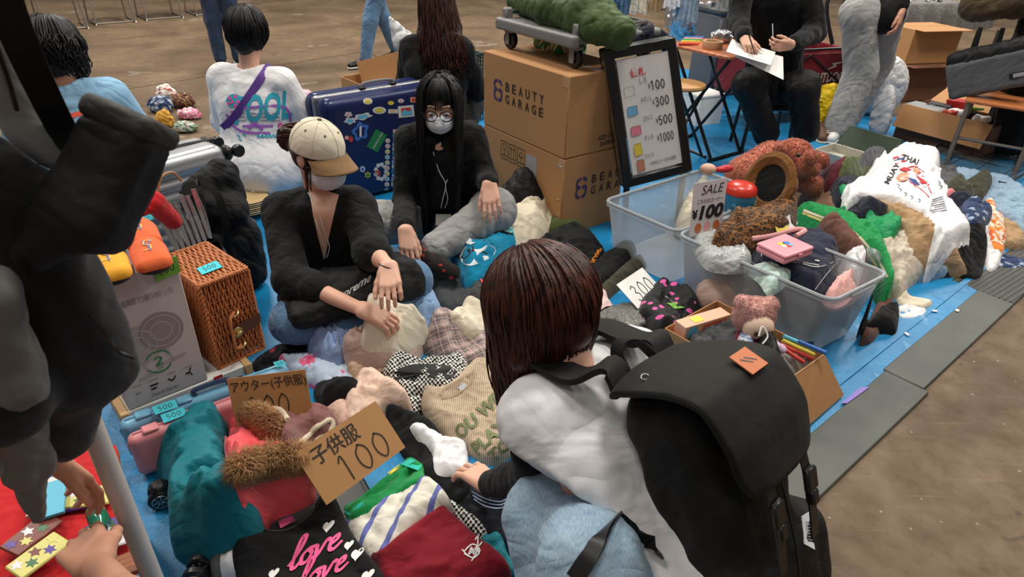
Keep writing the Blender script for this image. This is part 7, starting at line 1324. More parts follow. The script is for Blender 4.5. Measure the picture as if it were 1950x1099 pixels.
mh = Gm('mauve_hoodie', 'mauve fleece hoodie with thick cream cords', [(528, 800), (532, 768), (548, 742), (572, 748), (590, 775), (625, 790), (648, 820), (640, 860), (600, 880), (560, 868), (535, 840)], .12, MAUV, (.02, .08), edge=.09); CORD = mat('cream_cord', (214, 198, 172), .85, bump=.4, sc=200)
for px in ([(560, 855), (585, 832), (605, 812), (628, 800), (632, 815), (605, 838), (590, 858)], [(606, 850), (620, 838), (640, 832)], [(520, 778), (535, 782), (548, 800)]): obj('drawcord', tube(smooth_path(onpile(px, .008), 6), .009, 8), CORD, mh)
def kraft(name, label, c4, root=None): r_ = thing(name, label, 'sign', (c4[0] + c4[1])/2); obj('card', plate(c4, .004), mat('sign_kraft', (172, 126, 78), .8, var=.06, sc=50), r_); return r_
b0, b1 = at(450, 812, .12), at(597, 792, .12); tl_ = atY(431, 722, b0[1] + .05); c4 = [b0, b1, b1 + tl_ - b0, tl_]; r_ = kraft('cardboard_sign', 'brown cardboard sign for kids outerwear at 200 behind the coral jacket', c4)
MRK = mat('marker_brown', (48, 38, 32), .8); obj('handwriting', fitquad(txt('アウター(子供服)', .012, shear=-.1), c4, .03, .66, .99, .93), MRK, r_, kind='stuff'); obj('handwriting', fitquad(digits('200', .08), c4, .2, .08, .72, .58), MRK, r_, kind='stuff')
b0, b1 = at(622, 962, .14), at(772, 852, .14); tl_ = atY(559, 864, b0[1] + .07); c4 = [b0, b1, b1 + tl_ - b0, tl_]; r_ = kraft('cardboard_sign', 'brown cardboard sign for kids clothes at 100 in the middle of the heap', c4)
obj('handwriting', fitquad(txt('子供服', .012), c4, .12, .60, .66, .92), MRK, r_, kind='stuff'); obj('handwriting', fitquad(digits('100', .075), c4, .30, .06, .86, .56), MRK, r_, kind='stuff')
o_ = at(1475, 742, .17); r1 = at(1570, 674, .17); exb = nrm(r1 - o_); Lw = np.linalg.norm(r1 - o_); eyb = A(-exb[1], exb[0], 0); Ld = .46; hb_ = .157; fa, fb = o_.copy(), r1.copy(); o_ = A(o_[0], o_[1], .013); bxr = thing('toy_box', 'open brown cardboard box of toys beside the black rucksack', 'box', o_ + exb*Lw/2 + eyb*Ld/2); Mf = frame(o_, exb, z=UP)
for c, sz in (((Lw/2, 0, hb_/2), (Lw, .005, hb_)), ((Lw/2, Ld, hb_/2), (Lw, .005, hb_)), ((0, Ld/2, hb_/2), (.005, Ld, hb_)), ((Lw, Ld/2, hb_/2), (.005, Ld, hb_)), ((Lw/2, Ld/2, .003), (Lw, Ld, .005))): obj('side_panel', G().add(box(c, sz, .001), Mf), KRAFT, bxr)
obj('open_flap', plate([at(1520, 828, .016), at(1607, 752, .016), fb, fa], .005), KRAFT, bxr)
B_ = lambda x, y, z: o_ + exb*Lw*x + eyb*Ld*y + UP*z
stamp([B_(0, 0, 0), B_(1, 0, 0), B_(1, 1, 0), B_(0, 1, 0)], hb_*.75)
gbx = thing('game_box', 'flat boxed toy standing at the far end of the toy box, yellow price sticker', 'box', B_(.2, .95, .1)); q0, q1 = atY(1300, 648, B_(.1, .85, 0)[1]), None
a0, a1, a2 = atY(1303, 640, 2.02), atY(1392, 590, 2.12), None; exg = nrm(A(*(a1 - a0)[:2], 0)); lg = np.linalg.norm(a1 - a0); Mg = frame(A(a0[0], a0[1], .10), exg, z=UP); ztg = atY(1303, 625, 2.02)[2]
obj('carton', G().add(box((lg/2, .03, (ztg - .1)/2), (lg, .06, ztg - .1), .002), Mg), mat('peach_carton', (224, 170, 140), .4), gbx); obj('yellow_sticker', G().add(box((lg*.35, .03, ztg - .099), (.045, .035, .001), .0003), Mg), YEL, gbx)
ql = quad_on(A(a0[0], a0[1], .10), exg, UP, .0, .0, lg, ztg - .1, .001)
for (u0, v0, u1, v1), m in (((.05, .55, .3, .95), SC[1]), ((.35, .2, .95, .9), mat('photo_orange', (214, 96, 50), .5)), ((.3, .05, .6, .5), SC[6]), ((.62, .05, .95, .35), SC[4]), ((.02, .1, .12, .4), SC[5])): obj('picture', (onquad(ql, [(u0, v0), (u1, v0), (u1 - .05, v1), (u0 + .05, v1)], .0006), [[0, 1, 2, 3]]), m, gbx)
Gm('grey_bundle', 'grey cloth packed in the far half of the toy box', [(1300, 660), (1330, 630), (1400, 610), (1440, 640), (1420, 700), (1350, 700)], .05, GRYC, (.014, .06), z=hb_*.8, lift=hb_*.75, cat='cloth')
dl = thing('plush_doll', 'plush doll with fluffy pink hair lying in the toy box', 'toy', at(1440, 620, .25)); hp_ = atY(1438, 612, 2.0); PF = c_('plush_pink', (206, 148, 140), 'fur', (226, 180, 170)); s = Sdf(.02); s.ell(hp_ + A(0, .02, .01), (.075, .06, .07)); s.ell(hp_ + A(-.05, .03, .06), (.025,)*3); s.ell(hp_ + A(.055, .03, .055), (.025,)*3); tuft('hair', s, 3500, .012, dl, .0012, 61, PF, .008)
s = Sdf(.01); s.ell(hp_ + A(.005, -.022, -.008), (.056, .045, .052)); obj('face', s.mesh(.005), mat('plush_skin', (238, 206, 180), .85), dl, angle=None)
for k in (-1, 1): s = Sdf(0); s.ell(hp_ + A(.005 + .02*k, -.064, -.012), (.008, .005, .012)); obj('eye', s.mesh(.0025), mat('plush_eye', (96, 70, 60), .4), dl, angle=None)
s = Sdf(.02); s.chain([hp_ + A(.03, -.06, -.07), hp_ + A(.06, -.10, -.12)], [.04, .045]); v, f = s.mesh(.006, ((.006, .04, 2),)); obj('body', (v, f), mat('plush_cream', (226, 206, 188), .9), dl, angle=None)
GF = c_('grey_felt', (156, 154, 150), wr=.3); gt_ = thing('felt_tote', 'pale grey felt tote bag lying over the side of the toy box', 'bag', B_(.6, .4, .2)); garment('felt_body', None, [(1390, 604), (1412, 600), (1445, 642), (1500, 664), (1570, 684), (1562, 694), (1512, 706), (1496, 738), (1474, 744), (1446, 700), (1414, 650)], .06, GF, (.012, .08), z=hb_*.95, lift=hb_*.8, parent=gt_, seed=5)
for i, (m, x0, y0, x1, y1) in enumerate(((SC[1], 1492, 640, 1560, 668), (SC[2], 1490, 648, 1550, 676), (SC[3], 1486, 656, 1548, 684), (SC[0], 1520, 650, 1572, 672), (SC[3], 1470, 650, 1530, 690))): pa, pb = atY(x0, y0, 1.96 - i*.012), atY(x1, y1, 1.93 - i*.012); po = obj('marker_pen', tube([pa, pa + (pb - pa)*.72, pa + (pb - pa)*.73, pb], [.0075, .0075, .0085, .008], 10), m, None, '%s marker pen lying on the felt tote in the toy box' % ('pale blue', 'yellow', 'red', 'deep blue', 'second red')[i], 'pen', 'pens in the toy box')
obj('black_strap', ribbon(smooth_path([atY(1490, 645, 2.0), atY(1520, 655, 2.02), atY(1548, 655, 2.06)], 5), UP, .02, .004), PLB, None, 'black strap end sticking out of the toy box', 'strap')
s = Sdf(.01); p = atY(1472, 660, 1.9); s.ell(p, (.03, .022, .02)); s.ell(p + A(.03, 0, -.01), (.02, .02, .016)); obj('small_plush', s.mesh(.005, ((.004, .02, 3),)), mat('lilac_plush', (214, 186, 214), .9), None, 'small lilac plush beside the marker pens', 'toy', angle=None)
obj('loop_cord', tube(smooth_path([atY(1445, 640, 1.9), atY(1452, 622, 1.92), atY(1462, 640, 1.9), atY(1452, 655, 1.88)], 5), .003, 6), WHP, None, 'white loop of cord on the plush doll', 'cord')
for i, (m, px, l) in enumerate(((c_('wine_cloth', (110, 24, 52)), [(1395, 660), (1420, 650), (1440, 690), (1425, 715), (1400, 690)], 'wine red cloth in the toy box'), (BLK2, [(1420, 650), (1445, 660), (1480, 720), (1470, 745), (1440, 720)], 'black nylon cloth in the toy box'), (c_('pink_blue_print', (120, 160, 200), 'swirl', (226, 226, 230), (216, 60, 120), sc=.5), [(1396, 680), (1412, 672), (1425, 700), (1405, 712)], 'small printed pouch in the toy box'))): Gm(l.split(' in ')[0].split(' ')[-1] + '_scrap' if False else ('wine_cloth', 'nylon_cloth', 'printed_pouch')[i], l, px, .05, m, (.01, .05), z=hb_*.7, cat='cloth')
for i, (x, y) in enumerate(((1780, 592), (1823, 591), (1727, 636), (1872, 505))): p = at(x, y, .012); obj('paper_scrap', G().add(box((0, 0, 0), (.022, .014, .002), .0005), rotz(i*.9, p)), WHP, None, 'scrap of white paper on the blue sheet, %s' % ('beside the white printed tee', 'close to the rubber mat seam', 'near the black garment with magenta hems', 'below the floral skirt')[i], 'scrap', 'paper scraps')
# ============================================================ behind the stall: chairs, passers-by, the far goods, the next stalls
CHR = mat('chair_chrome', (150, 142, 132), .3, .7); CHS = mat('chair_seat', (34, 34, 36), .6)
def sled_chair(o, a, label):
 root = thing('stacking_chair', label, 'chair', (0, 0, 0), 'row of stacking chairs')
 for k in (-1, 1):
  x = .23*k; obj('sled_leg', tube(smooth_path([(x, -.20, .43), (x, -.23, .3), (x*1.04, -.25, .03), (x*1.04, -.22, .012), (x*1.04, .22, .012), (x*1.04, .25, .03), (x, .20, .3), (x, .19, .44)], 4), .011, 8), CHR, root)
  obj('back_post', tube(smooth_path([(x, .19, .44), (x, .22, .6), (x*.95, .27, .8)], 4), .011, 8), CHR, root)
  obj('glide', G().add(box((x*1.04, -.2, .008), (.03, .05, .014), .004)), PLB, root); obj('glide', G().add(box((x*1.04, .2, .008), (.03, .05, .014), .004)), PLB, root)
 obj('cross_bar', tube([(-.23, .05, .40), (.23, .05, .40)], .009, 8), CHR, root); obj('base_bar', tube([(-.24, .22, .012), (.24, .22, .012)], .009, 8), CHR, root)
 s = Sdf(0); s.rbox((0, 0, .445), (.225, .22, .022), .02); obj('seat', s.mesh(.016), CHS, root); s = Sdf(0); s.rbox((0, .265, .74), (.22, .018, .1), .016, euler(-.15, 0, 0)); obj('backrest', s.mesh(.016), CHS, root)
 root.location = o; root.rotation_euler = (0, 0, a); return root
d_ = at(193, 58, 0) - at(140, 25, 0); ang = math.atan2(d_[1], d_[0]) - pi/2
for q, l in zip(((120, 52), (213, 40), (305, 32), (396, 24)), ('leftmost of the row at the back', 'second from the left in the row at the back', 'third from the left in the row at the back', 'last of the row, beside the dark jeans')): sled_chair(at(*q, 0), ang, 'stacking chair with chrome sled legs, ' + l)
def stander(label, feet, f, jeans, top, hgt=1.66, lsp=.1, stride=.0, arms=True, hm=None, sk=None, shoe=None, topr=.02, sl=(.95, .95), wr_=None, el_=None, legr=(.095, .075, .06), look=None, lean=0.0):
 f = nrm(A(f[0], f[1], 0)); l = A(-f[1], f[0], 0); c = A(feet[0], feet[1], 0); h = hgt; hip = c + UP*h*.50 - f*lean*.5; m = c + UP*h*.80 + f*lean
 J = dict(head=c + UP*h*.93 + f*(.03 + lean*1.3), look=f + A(0, 0, -.2) if look is None else A(*look), hup=UP, neck=c + UP*h*.85 + f*lean*1.1, shL=m + l*.175, shR=m - l*.175, f=f, hipL=hip + l*.09, hipR=hip - l*.09)
 for k, s_ in (('L', 1), ('R', -1)):
  J['kn'+k] = c + l*s_*lsp + UP*h*.27 + f*(.03 + stride*s_*.5); J['an'+k] = c + l*s_*lsp + UP*.085 + f*stride*s_
  J['el'+k] = J['sh'+k] + l*s_*.06 - UP*.27 - f*.02; J['wr'+k] = J['el'+k] + f*.10 - UP*.22
 if wr_: J.update(wr_)
 root = thing('person', label, 'person', c)
 hands = [arm_hand(J['el'+k], J['wr'+k], nrm(J['wr'+k] - J['el'+k]), f, l*(1 if k == 'L' else -1), .45, start=.5, L=.18) for k in 'LR'] if arms is True else arms(J)
 body, P = skin('body', J, sk or SKIN, root, hands, coarse=.022, res=.013)
 worn('top_garment', top_prims(J, topr, sl), .015, top, root, ((.018, .13, 3), (.006, .06, 4))); worn('trousers', pants_prims(J, legr), .012, jeans, root, ((.016, .13, 5, (1, 1, .35)), (.004, .05, 6)))
 for k in 'LR': shoe_part(A(*J['an'+k][:2], 0), f, root, shoe or PLB, res=.009)
 lc = scalp_locks(P, 120, .24, front=.5, wav=.006, seed=77, pre=.014); s = Sdf(.02); s.ell(P(0, -.014, .034), (.089, .105, .102)); hr_ = obj('hair', s.mesh(.01), hm or H_BLACK, root, angle=None); obj('locks', strand_mesh(lc, .012, .003, 4), hm or H_BLACK, hr_, angle=None)
 return root, J
JEAN3 = cloth('dark_jeans', (34, 48, 72), 'denim', (58, 76, 104))
stander('person in dark jeans and navy jacket standing beyond the white printed T-shirt', at(440, 125, 0)[:2], (-.5, .9), JEAN3, NAVYC, lsp=.09, sl=(.95, .95))
stander('person in pale jeans walking past behind the open carton', at(728, 120, 0)[:2], (-.7, -.6), JEAN2, WHT, stride=.24, lsp=.08)
stander('person in black trousers and canvas shoes at the far left behind the chairs', at(45, 80, 0)[:2] + A(-.28, .1), (.4, -.9), BLK, DGR, shoe=mat('navy_canvas', (36, 42, 58), .8), lsp=.16)
def crumple(name, label, c, r3, m, seed, res=.012, cat='bag', amp=.035, wl=.1):
 s = Sdf(.03); s.ell(A(*c), r3); s.cut((0, 0, .005), -UP); v, f = s.mesh(res, ((amp, wl, seed, (1, 1, 1)), (amp*.4, wl*.4, seed + 1, (1, 1, 1)), (amp*.2, wl*.2, seed + 2, (1, 1, 1)))); v[:, 2] = np.maximum(v[:, 2], .004); g = G().add((v, f)); g.uv = plan_uv(v); return obj(name, g, m, None, label, cat, angle=.6)
FILM = cloth('white_film', (226, 226, 228), rough=.3, sheen=0, wr=.8)
p = atY(770, 80, 4.32); s = Sdf(.03); s.chain([p + A(-.08, 0, .14), p, p + A(.12, -.05, -.12)], [.015, .06, .08]); v, f = s.mesh(.009, ((.025, .07, 3), (.01, .03, 4))); g = G().add((v, f)); g.uv = plan_uv(v); obj('carrier_bag', g, FILM, None, 'crumpled white carrier bag beside the long brown hair', 'bag', angle=.6);
for i, (l, px, th, m) in enumerate((('navy striped pouch', [(288, 205), (310, 192), (335, 200), (340, 218), (305, 222)], .1, NFL), ('white pouch with red flowers', [(306, 190), (325, 178), (345, 186), (345, 202), (312, 204)], .12, cloth('red_floral', (226, 214, 206), 'floral', (196, 70, 70), (150, 40, 50), sc=.5)), ('brown beaded pouch', [(340, 200), (352, 182), (372, 186), (378, 210), (350, 214)], .09, cloth('brown_print', (120, 78, 54), 'swirl', (60, 40, 30), (206, 160, 110), sc=.4)), ('pink and white frilled cloth', [(330, 222), (360, 210), (395, 212), (395, 228), (350, 234)], .06, cloth('frill', (226, 200, 206), 'swirl', (216, 120, 150), (240, 236, 236), sc=.5)), ('yellow jar-shaped pouch', [(312, 232), (322, 222), (335, 230), (332, 248), (318, 250)], .1, cloth('amber', (202, 150, 60))), ('wrapped sweets in clear bags', [(332, 250), (350, 232), (385, 230), (392, 252), (350, 262)], .06, cloth('sweets', (210, 214, 206), 'swirl', (90, 140, 110), (206, 70, 60), sc=.35, rough=.25)), ('pale print cloth', [(560, 190), (575, 172), (600, 168), (612, 190), (600, 205), (570, 205)], .08, cloth('pale_print', (214, 206, 206), 'swirl', (196, 150, 160), (120, 130, 160), sc=.4)), ('grey and white check cloth', [(590, 205), (605, 190), (622, 200), (628, 216), (600, 220)], .07, PLD), ('dark cloth', [(640, 190), (665, 180), (690, 184), (690, 200), (650, 204)], .06, BLK), ('brown cloth', [(625, 208), (645, 198), (668, 204), (655, 216), (630, 220)], .05, BRN))):
 q = np.array([at(*x, 0) for x in px]); c = q.mean(0); r_ = np.ptp(q, 0)/2*.62; crumple('fabric_item' if i > 5 else 'small_pouch', l + (' in the far heap beyond the silver suitcase' if i < 6 else ' in the far heap left of the open carton'), A(c[0], c[1] - r_[1]*.5, th*.5), (max(r_[0], .06), max(r_[1]*.5, .06), th*.75), m, 60 + i, .012, 'pouch' if i < 6 else 'cloth', .03, .06)
for i, (x, y, z_, m, w_, h_) in enumerate(((462, 352, .12, WHP, .10, .07), (505, 350, .14, WHP, .1, .12))): p = at(x, y, z_); obj('picture_book', G().add(box((0, 0, 0), (w_*1.6, h_*1.8, .012), .002), euler(.9, 0, .3, p)), m, None, ('white sketched card lying behind the capped seller', 'white book with a red edge standing behind the capped seller')[i], 'book')
obj('red_line', G().add(box((0, 0, 0), (.004, .22, .014), .001), euler(.9, 0, .3, at(505, 350, .14) + A(.085, .02, 0))), mat('red_print', (196, 40, 44), .6), bpy.data.objects['picture_book.001'])
p = at(478, 395, .05);
for k in range(7): obj('cream_plate', lathe([(.04, 0), (.095, .012), (.1, .015), (.095, .017), (.04, .006), (.001, .006)], 28, A(p[0], p[1], .03 + .011*k)), CREAM if k % 2 else mat('tan_plate', (196, 168, 120), .6), None, 'round cream woven plate, %s of the stack behind the capped seller' % ('lowest', 'second lowest', 'third lowest', 'middle', 'third from the top', 'second from the top', 'topmost')[k], 'plate', 'stack of woven plates')
sx = at(482, 500, 0); shoe_part(sx, (-.8, -.5), thing('shoe', 'black and cream shoe beside the capped seller and the silver suitcase', 'shoe', sx), CREAM, 'upper', sole=PLB)
crumple('foil_bag', 'crumpled clear bag behind the capped seller', at(478, 455, .08), (.05, .05, .11), FOIL, 14, .009)
TW = mat('table_wood', (178, 100, 56), .35, var=.15, sc=8); tz = .72; t0, t1, t2 = at(1270, 82, tz), at(1392, 109, tz), at(1415, 72, tz); ex = nrm(t1 - t0); ey = A(-ex[1], ex[0], 0); Lt = np.linalg.norm(t1 - t0); Wt = .42
root = thing('folding_table', 'small folding table with brown wooden top and black crossed legs', 'table', t0 + ex*Lt/2 + ey*Wt/2 - UP*tz); Mf = frame(t0, ex, z=UP); s = Sdf(0); s.rbox(t0 + ex*Lt/2 + ey*Wt/2 - UP*.012, (Lt/2, Wt/2, .012), .01, np.stack([ex, ey, UP], 1)); obj('tabletop', s.mesh(.011), TW, root)
for y in (.05, Wt - .05):
 for k in (-1, 1): q0 = t0 + ex*(Lt/2 + k*Lt*.42) + ey*y - UP*.03; q1 = t0 + ex*(Lt/2 - k*Lt*.42) + ey*y; obj('leg', tube([q0, A(q1[0], q1[1], .012)], .012, 8), PLB, root)
for k in (-1, 1): q = t0 + ex*(Lt/2 + k*Lt*.42) - UP*(tz - .014); obj('foot_rail', tube([q + ey*.02, q + ey*(Wt - .02)], .012, 8), PLB, root)
tp_ = at(1356, 92, tz); L = lathe([(.05, 0), (.067, 0), (.068, .002), (.068, .046), (.067, .048), (.05, .048), (.049, .046), (.049, .002)], 28, tp_); obj('tape_roll', (L[0], L[1][:-2]), mat('tape_brown', (190, 150, 112), .4), None, 'roll of brown packing tape on the folding table', 'tape')
for i, m in enumerate(((SC[3], 'red'), (mat('pen_orange', (240, 130, 50), .4), 'orange'), (SC[2], 'yellow'), (mat('pen_green', (40, 170, 90), .4), 'green'), (SC[4], 'pink'), (SC[0], 'blue'))):
 q = at(1292 + i*2.5, 84 - i*2.6, tz + .009); obj('marker_pen', tube([q, q + nrm(A(1, .12, 0))*.1, q + nrm(A(1, .12, 0))*.102, q + nrm(A(1, .12, 0))*.14], [.008, .008, .0065, .006], 8), m[0], None, '%s marker pen in the row on the folding table' % m[1], 'pen', 'markers on the folding table')
crumple('clear_pouch', 'crumpled clear plastic pouch on the folding table behind the tape', at(1375, 70, tz + .04), (.09, .05, .04), FOIL, 24, .008)
for n_, c, l in (('tissue_bag', at(1424, 62, tz + .06), 'white soft bag on the folding table by the writing hand'),): s = Sdf(.02); s.chain([c, c + UP*.09], [.035, .022]); v, f = s.mesh(.007, ((.008, .04, 3),)); obj(n_, (v, f), WHP, None, l, 'bag', angle=None)
sc0 = at(1300, 163, .50); root = thing('folding_stool', 'folding stool with round wooden seat and black legs beside the price board', 'stool', A(sc0[0], sc0[1], 0)); obj('seat', lathe([(.13, -.012), (.15, -.008), (.155, .004), (.15, .016), (.13, .02), (.001, .018)], 32, sc0), mat('stool_wood', (196, 146, 92), .5, var=.2, sc=14), root)
fx = nrm(A(.8, .5, 0)); fy = A(-fx[1], fx[0], 0)
for k in (-1, 1):
 for s_ in (-1, 1): obj('leg', tube([sc0 + fx*.11*s_ + fy*.1*k - UP*.02, A(*(sc0 - fx*.19*s_ + fy*.1*k)[:2], .012)], .010, 8), PLB, root)
for s_ in (-1, 1): q = sc0 - fx*.19*s_; obj('foot_rail', tube([A(*(q - fy*.14)[:2], .012), A(*(q + fy*.14)[:2], .012)], .011, 8), PLB, root)
GBN = mat('grey_bin', (96, 98, 102), .5); c = at(1345, 215, 0) + A(.25, .75, 0); root = thing('lidded_bin', 'tall grey plastic bin with lid behind the folding table', 'bin', c);
obj('bin_body', G().add(box((0, 0, .36), (.40, .36, .72), .02), rotz(.4, c)), GBN, root); obj('lid', G().add(box((0, 0, .745), (.44, .40, .06), .02), rotz(.4, c)), mat('grey_lid', (72, 74, 76), .45), root); crumple('wrap_sheet', 'clear plastic sheeting bunched behind the grey lidded bin', c + A(-.2, .3, .62), (.3, .16, .24), FOIL, 44, .02)
c = at(1330, 245, 0) + A(.05, .2, 0); obj('white_carton', G().add(box((0, 0, .12), (.26, .22, .24), .004), rotz(.5, c)), WHP, None, 'small white carton standing under the folding table', 'box', org=c); obj('carton_lid', G().add(box((0, 0, .235), (.268, .228, .02), .003), rotz(.5, c)), WHP, bpy.data.objects['white_carton'])
Y0 = 4.55; J = dict(head=atY(1478, -150, Y0 - .05), look=A(-.15, -.7, -.7), hup=A(0, -.4, .9), neck=atY(1478, -85, Y0), shL=atY(1540, -40, Y0), shR=atY(1418, -38, Y0), f=A(-.1, -.95, -.2), elL=atY(1552, 62, Y0 - .05), wrL=atY(1506, 86, Y0 - .32), elR=atY(1405, 38, Y0 - .1), wrR=atY(1418, 72, Y0 - .34), hipL=A(1.92, 4.75, .46), hipR=A(1.70, 4.75, .46), knL=atY(1530, 165, 4.35), anL=atY(1535, 255, 4.42), knR=atY(1425, 160, 4.35), anR=atY(1462, 262, 4.40))
root = thing('person', 'person in black sitting and writing on a sheet of paper at the folding table', 'person', A(1.8, 4.6, 0))
hl = arm_hand(J['elL'], J['wrL'], A(-.85, -.3, .0), A(0, -.3, .9), A(.4, -.8, .3), (.7, .8, .9, .9), .08, .5, .17, start=.6); hr = arm_hand(J['elR'], J['wrR'], A(.2, -.85, -.4), A(.8, 0, .2), A(-.4, -.5, .7), (.8, .9, 1.0, 1.0), .05, .6, .17, start=.6)
body, P = skin('body', J, SKIN, root, [hl, hr]); BKH = cloth('black_hoodie', (19, 19, 20), wr=.5)
worn('black_hoodie', top_prims(J, .034, (.93, .93), (.072, .066, .05)), .01, BKH, root, ((.018, .12, 3), (.006, .05, 4))); worn('black_trousers', pants_prims(J, (.115, .095, .085), .92), .01, BLK2, root, ((.02, .13, 5), (.008, .05, 6)))
for k in 'LR': shoe_part(A(*J['an'+k][:2], 0), (-.1, -1, 0), root, mat('white_shoe', (214, 212, 208), .6))
lc = scalp_locks(P, 120, .3, front=.6, wav=.006, seed=79, pre=.014); s = Sdf(.02); s.ell(P(0, -.014, .034), (.089, .105, .102)); hr_ = obj('hair', s.mesh(.01), H_BLACK, root, angle=None); obj('locks', strand_mesh(lc, .012, .003, 4), H_BLACK, hr_, angle=None)
obj('hood_cord', tube(smooth_path([atY(1471, 45, Y0 - .22), atY(1472, 70, Y0 - .24), atY(1474, 78, Y0 - .25)], 4), .003, 5), LANY, root)
pn = [J['wrR'] + A(.02, -.10, -.03), None]; obj('pen', tube([pn[0] + A(.02, -.02, -.04), pn[0] + A(-.04, .02, .09)], [.003, .005], 8), PLB, None, 'dark pen held by the person writing', 'pen')
zt_ = atY(1435, 95, Y0 - .42)[2]; q = [atY(1383, 98, Y0 - .45), atY(1468, 124, Y0 - .52), atY(1482, 76, Y0 - .36), atY(1394, 74, Y0 - .30)]; q[2] = q[1] + q[3] - q[0]; ppr = obj('paper_sheet', plate(q, .0015), WHP, None, 'white sheet of paper with handwriting held by the person writing', 'paper', angle=.3); v, f = stroke2d([[(.1 + .0*k, .82 - k*.09), (.75 - .08*(k % 3), .82 - k*.09)] for k in range(4)] + [[(.45, .14), (.55, .2), (.65, .13), (.75, .19), (.85, .14)]], .012); obj('handwriting', (onquad(q, v, .0012), f), GRT, ppr, kind='stuff')
q2 = [x + A(.06, .02, -.03) for x in q]; obj('paper_sheet', plate([q2[0], q2[1] + A(.03, -.03, -.05), q2[2], q2[3]], .0015), WHP, None, 'second white sheet underneath the one being written on', 'paper', angle=.3)
root = thing('low_stool', 'dark low stool under the person writing', 'stool', A(1.81, 4.78, 0)); obj('seat', G().add(box((1.81, 4.78, .33), (.36, .3, .04), .012)), PLB, root)
for sx in (-1, 1):
 for sy in (-1, 1): obj('leg', tube([A(1.81 + sx*.15, 4.78 + sy*.12, .32), A(1.81 + sx*.17, 4.78 + sy*.14, 0)], .014, 8), PLB, root)
WGR = cloth('wagon_red', (122, 18, 34), wr=.4, rough=.7); w0 = at(1480, 262, 0) + A(.08, .25, 0); wc = A(2.2, 5.62, 0); root = thing('folding_wagon', 'dark red folding wagon with white lettering behind the person writing', 'wagon', wc); aw = .35; Mw = rotz(aw, wc)
for c, sz, n_ in (((0, -.25, .40), (.95, .02, .34), 'fabric_side'), ((0, .25, .40), (.95, .02, .34), 'fabric_side'), ((-.475, 0, .40), (.02, .5, .34), 'fabric_end'), ((.475, 0, .40), (.02, .5, .34), 'fabric_end'), ((0, 0, .235), (.95, .5, .02), 'fabric_floor')): g = G().add(box(c, sz, .008), Mw); g.uv = plan_uv(g.V()); obj(n_, g, WGR, root)
for x in (-.475, .475):
 for y in (-.26, .26): obj('corner_post', tube(np.array([(x, y, .16), (x, y, .62)]) @ Mw[:3, :3].T + Mw[:3, 3], .012, 8), PLB, root)
for y in (-.262, .262): obj('cross_brace', tube(np.array([(-.46, y, .26), (.0, y, .56)]) @ Mw[:3, :3].T + Mw[:3, 3], .009, 8), PLB, root); obj('cross_brace', tube(np.array([(.46, y, .26), (.0, y, .56)]) @ Mw[:3, :3].T + Mw[:3, 3], .009, 8), PLB, root); obj('top_rail', tube(np.array([(-.475, y, .6), (.475, y, .6)]) @ Mw[:3, :3].T + Mw[:3, 3], .011, 8), PLB, root)
for x in (-.40, .40):
 for y in (-.30, .30):
  Mq = Mw @ frame((x, y, .10), (1, 0, 0), z=(0, 1, 0)); wl = obj('wheel', G().add(lathe([(.03, -.02), (.085, -.022), (.098, -.014), (.1, 0), (.098, .014), (.085, .022), (.03, .02)], 28), Mq), PLB, root); obj('hub', G().add(lathe([(.006, -.025), (.05, -.024), (.05, .024), (.006, .025)], 20), Mq), mat('hub_grey', (120, 124, 128), .4), wl)
  for i in range(6): obj('spoke', G().add(box((.04, 0, .0), (.07, .014, .05), .003), Mq @ rotz(i*pi/3)), mat('hub_grey', (120, 124, 128), .4), wl)
qs = [np.array(p) @ Mw[:3, :3].T + Mw[:3, 3] for p in ((.05, -.262, .30), (.44, -.262, .30), (.44, -.262, .50), (.05, -.262, .50))]; obj('lettering', fitquad(txt('OUTDOOR', .03), qs, .0, .2, 1, .6), WS, root); obj('lettering', fitquad(txt('products', .01), qs, .1, .02, .8, .17), WS, root); obj('emblem', fitquad(flats([[(0, 0), (1, .6), (.7, .8), (1.6, 1.2), (.5, 1.0), (.7, .7)]]), qs, .3, .65, .8, 1.0), WS, root)
obj('pull_handle', tube(smooth_path([wc + A(.3, -.1, .62), wc + A(.22, -.0, .9), wc + A(.30, .05, 1.15)], 4), .016, 8), PLB, root)
crumple('yellow_bag', 'crumpled yellow plastic bag beside the grey sweatpants', at(1566, 255, .0) + A(0, .06, .18), (.12, .11, .2), cloth('yellow_film', (222, 186, 24), rough=.35, sheen=0, wr=.8), 34, .012)
ft = at(1592, 268, 0); f_ = A(-.55, -.8);
def manhands(J): return [arm_hand(J['elL'], J['wrL'], A(-.1, -.25, -.9), A(-.5, -.7, 0), A(.6, -.5, 0), (.5, .5, .6, .6), .06, .4, .19, start=.6), arm_hand(J['elR'], J['wrR'], A(-.1, -.3, -.8), A(0, -1, 0), A(-1, 0, 0), .5, start=.6)]
stander('person standing in loose grey sweatpants and black jacket beside the yellow bag', ((ft + at(1640, 235, 0))/2)[:2] + A(.05, .12), f_, GSW, BLK, 1.74, lsp=.17, arms=manhands, shoe=mat('white_shoe', (214, 212, 208), .6), legr=(.12, .115, .11), wr_=dict(anL=ft + A(.22, .38, .085), anR=ft + A(.02, .06, .085), knL=ft + A(.36, .42, .5), knR=ft + A(.10, .12, .5), hipL=atY(1690, 25, 5.2), hipR=atY(1635, 25, 5.1), elL=atY(1722, -70, 5.15), wrL=atY(1718, 20, 5.0)), sk=SKIN2)
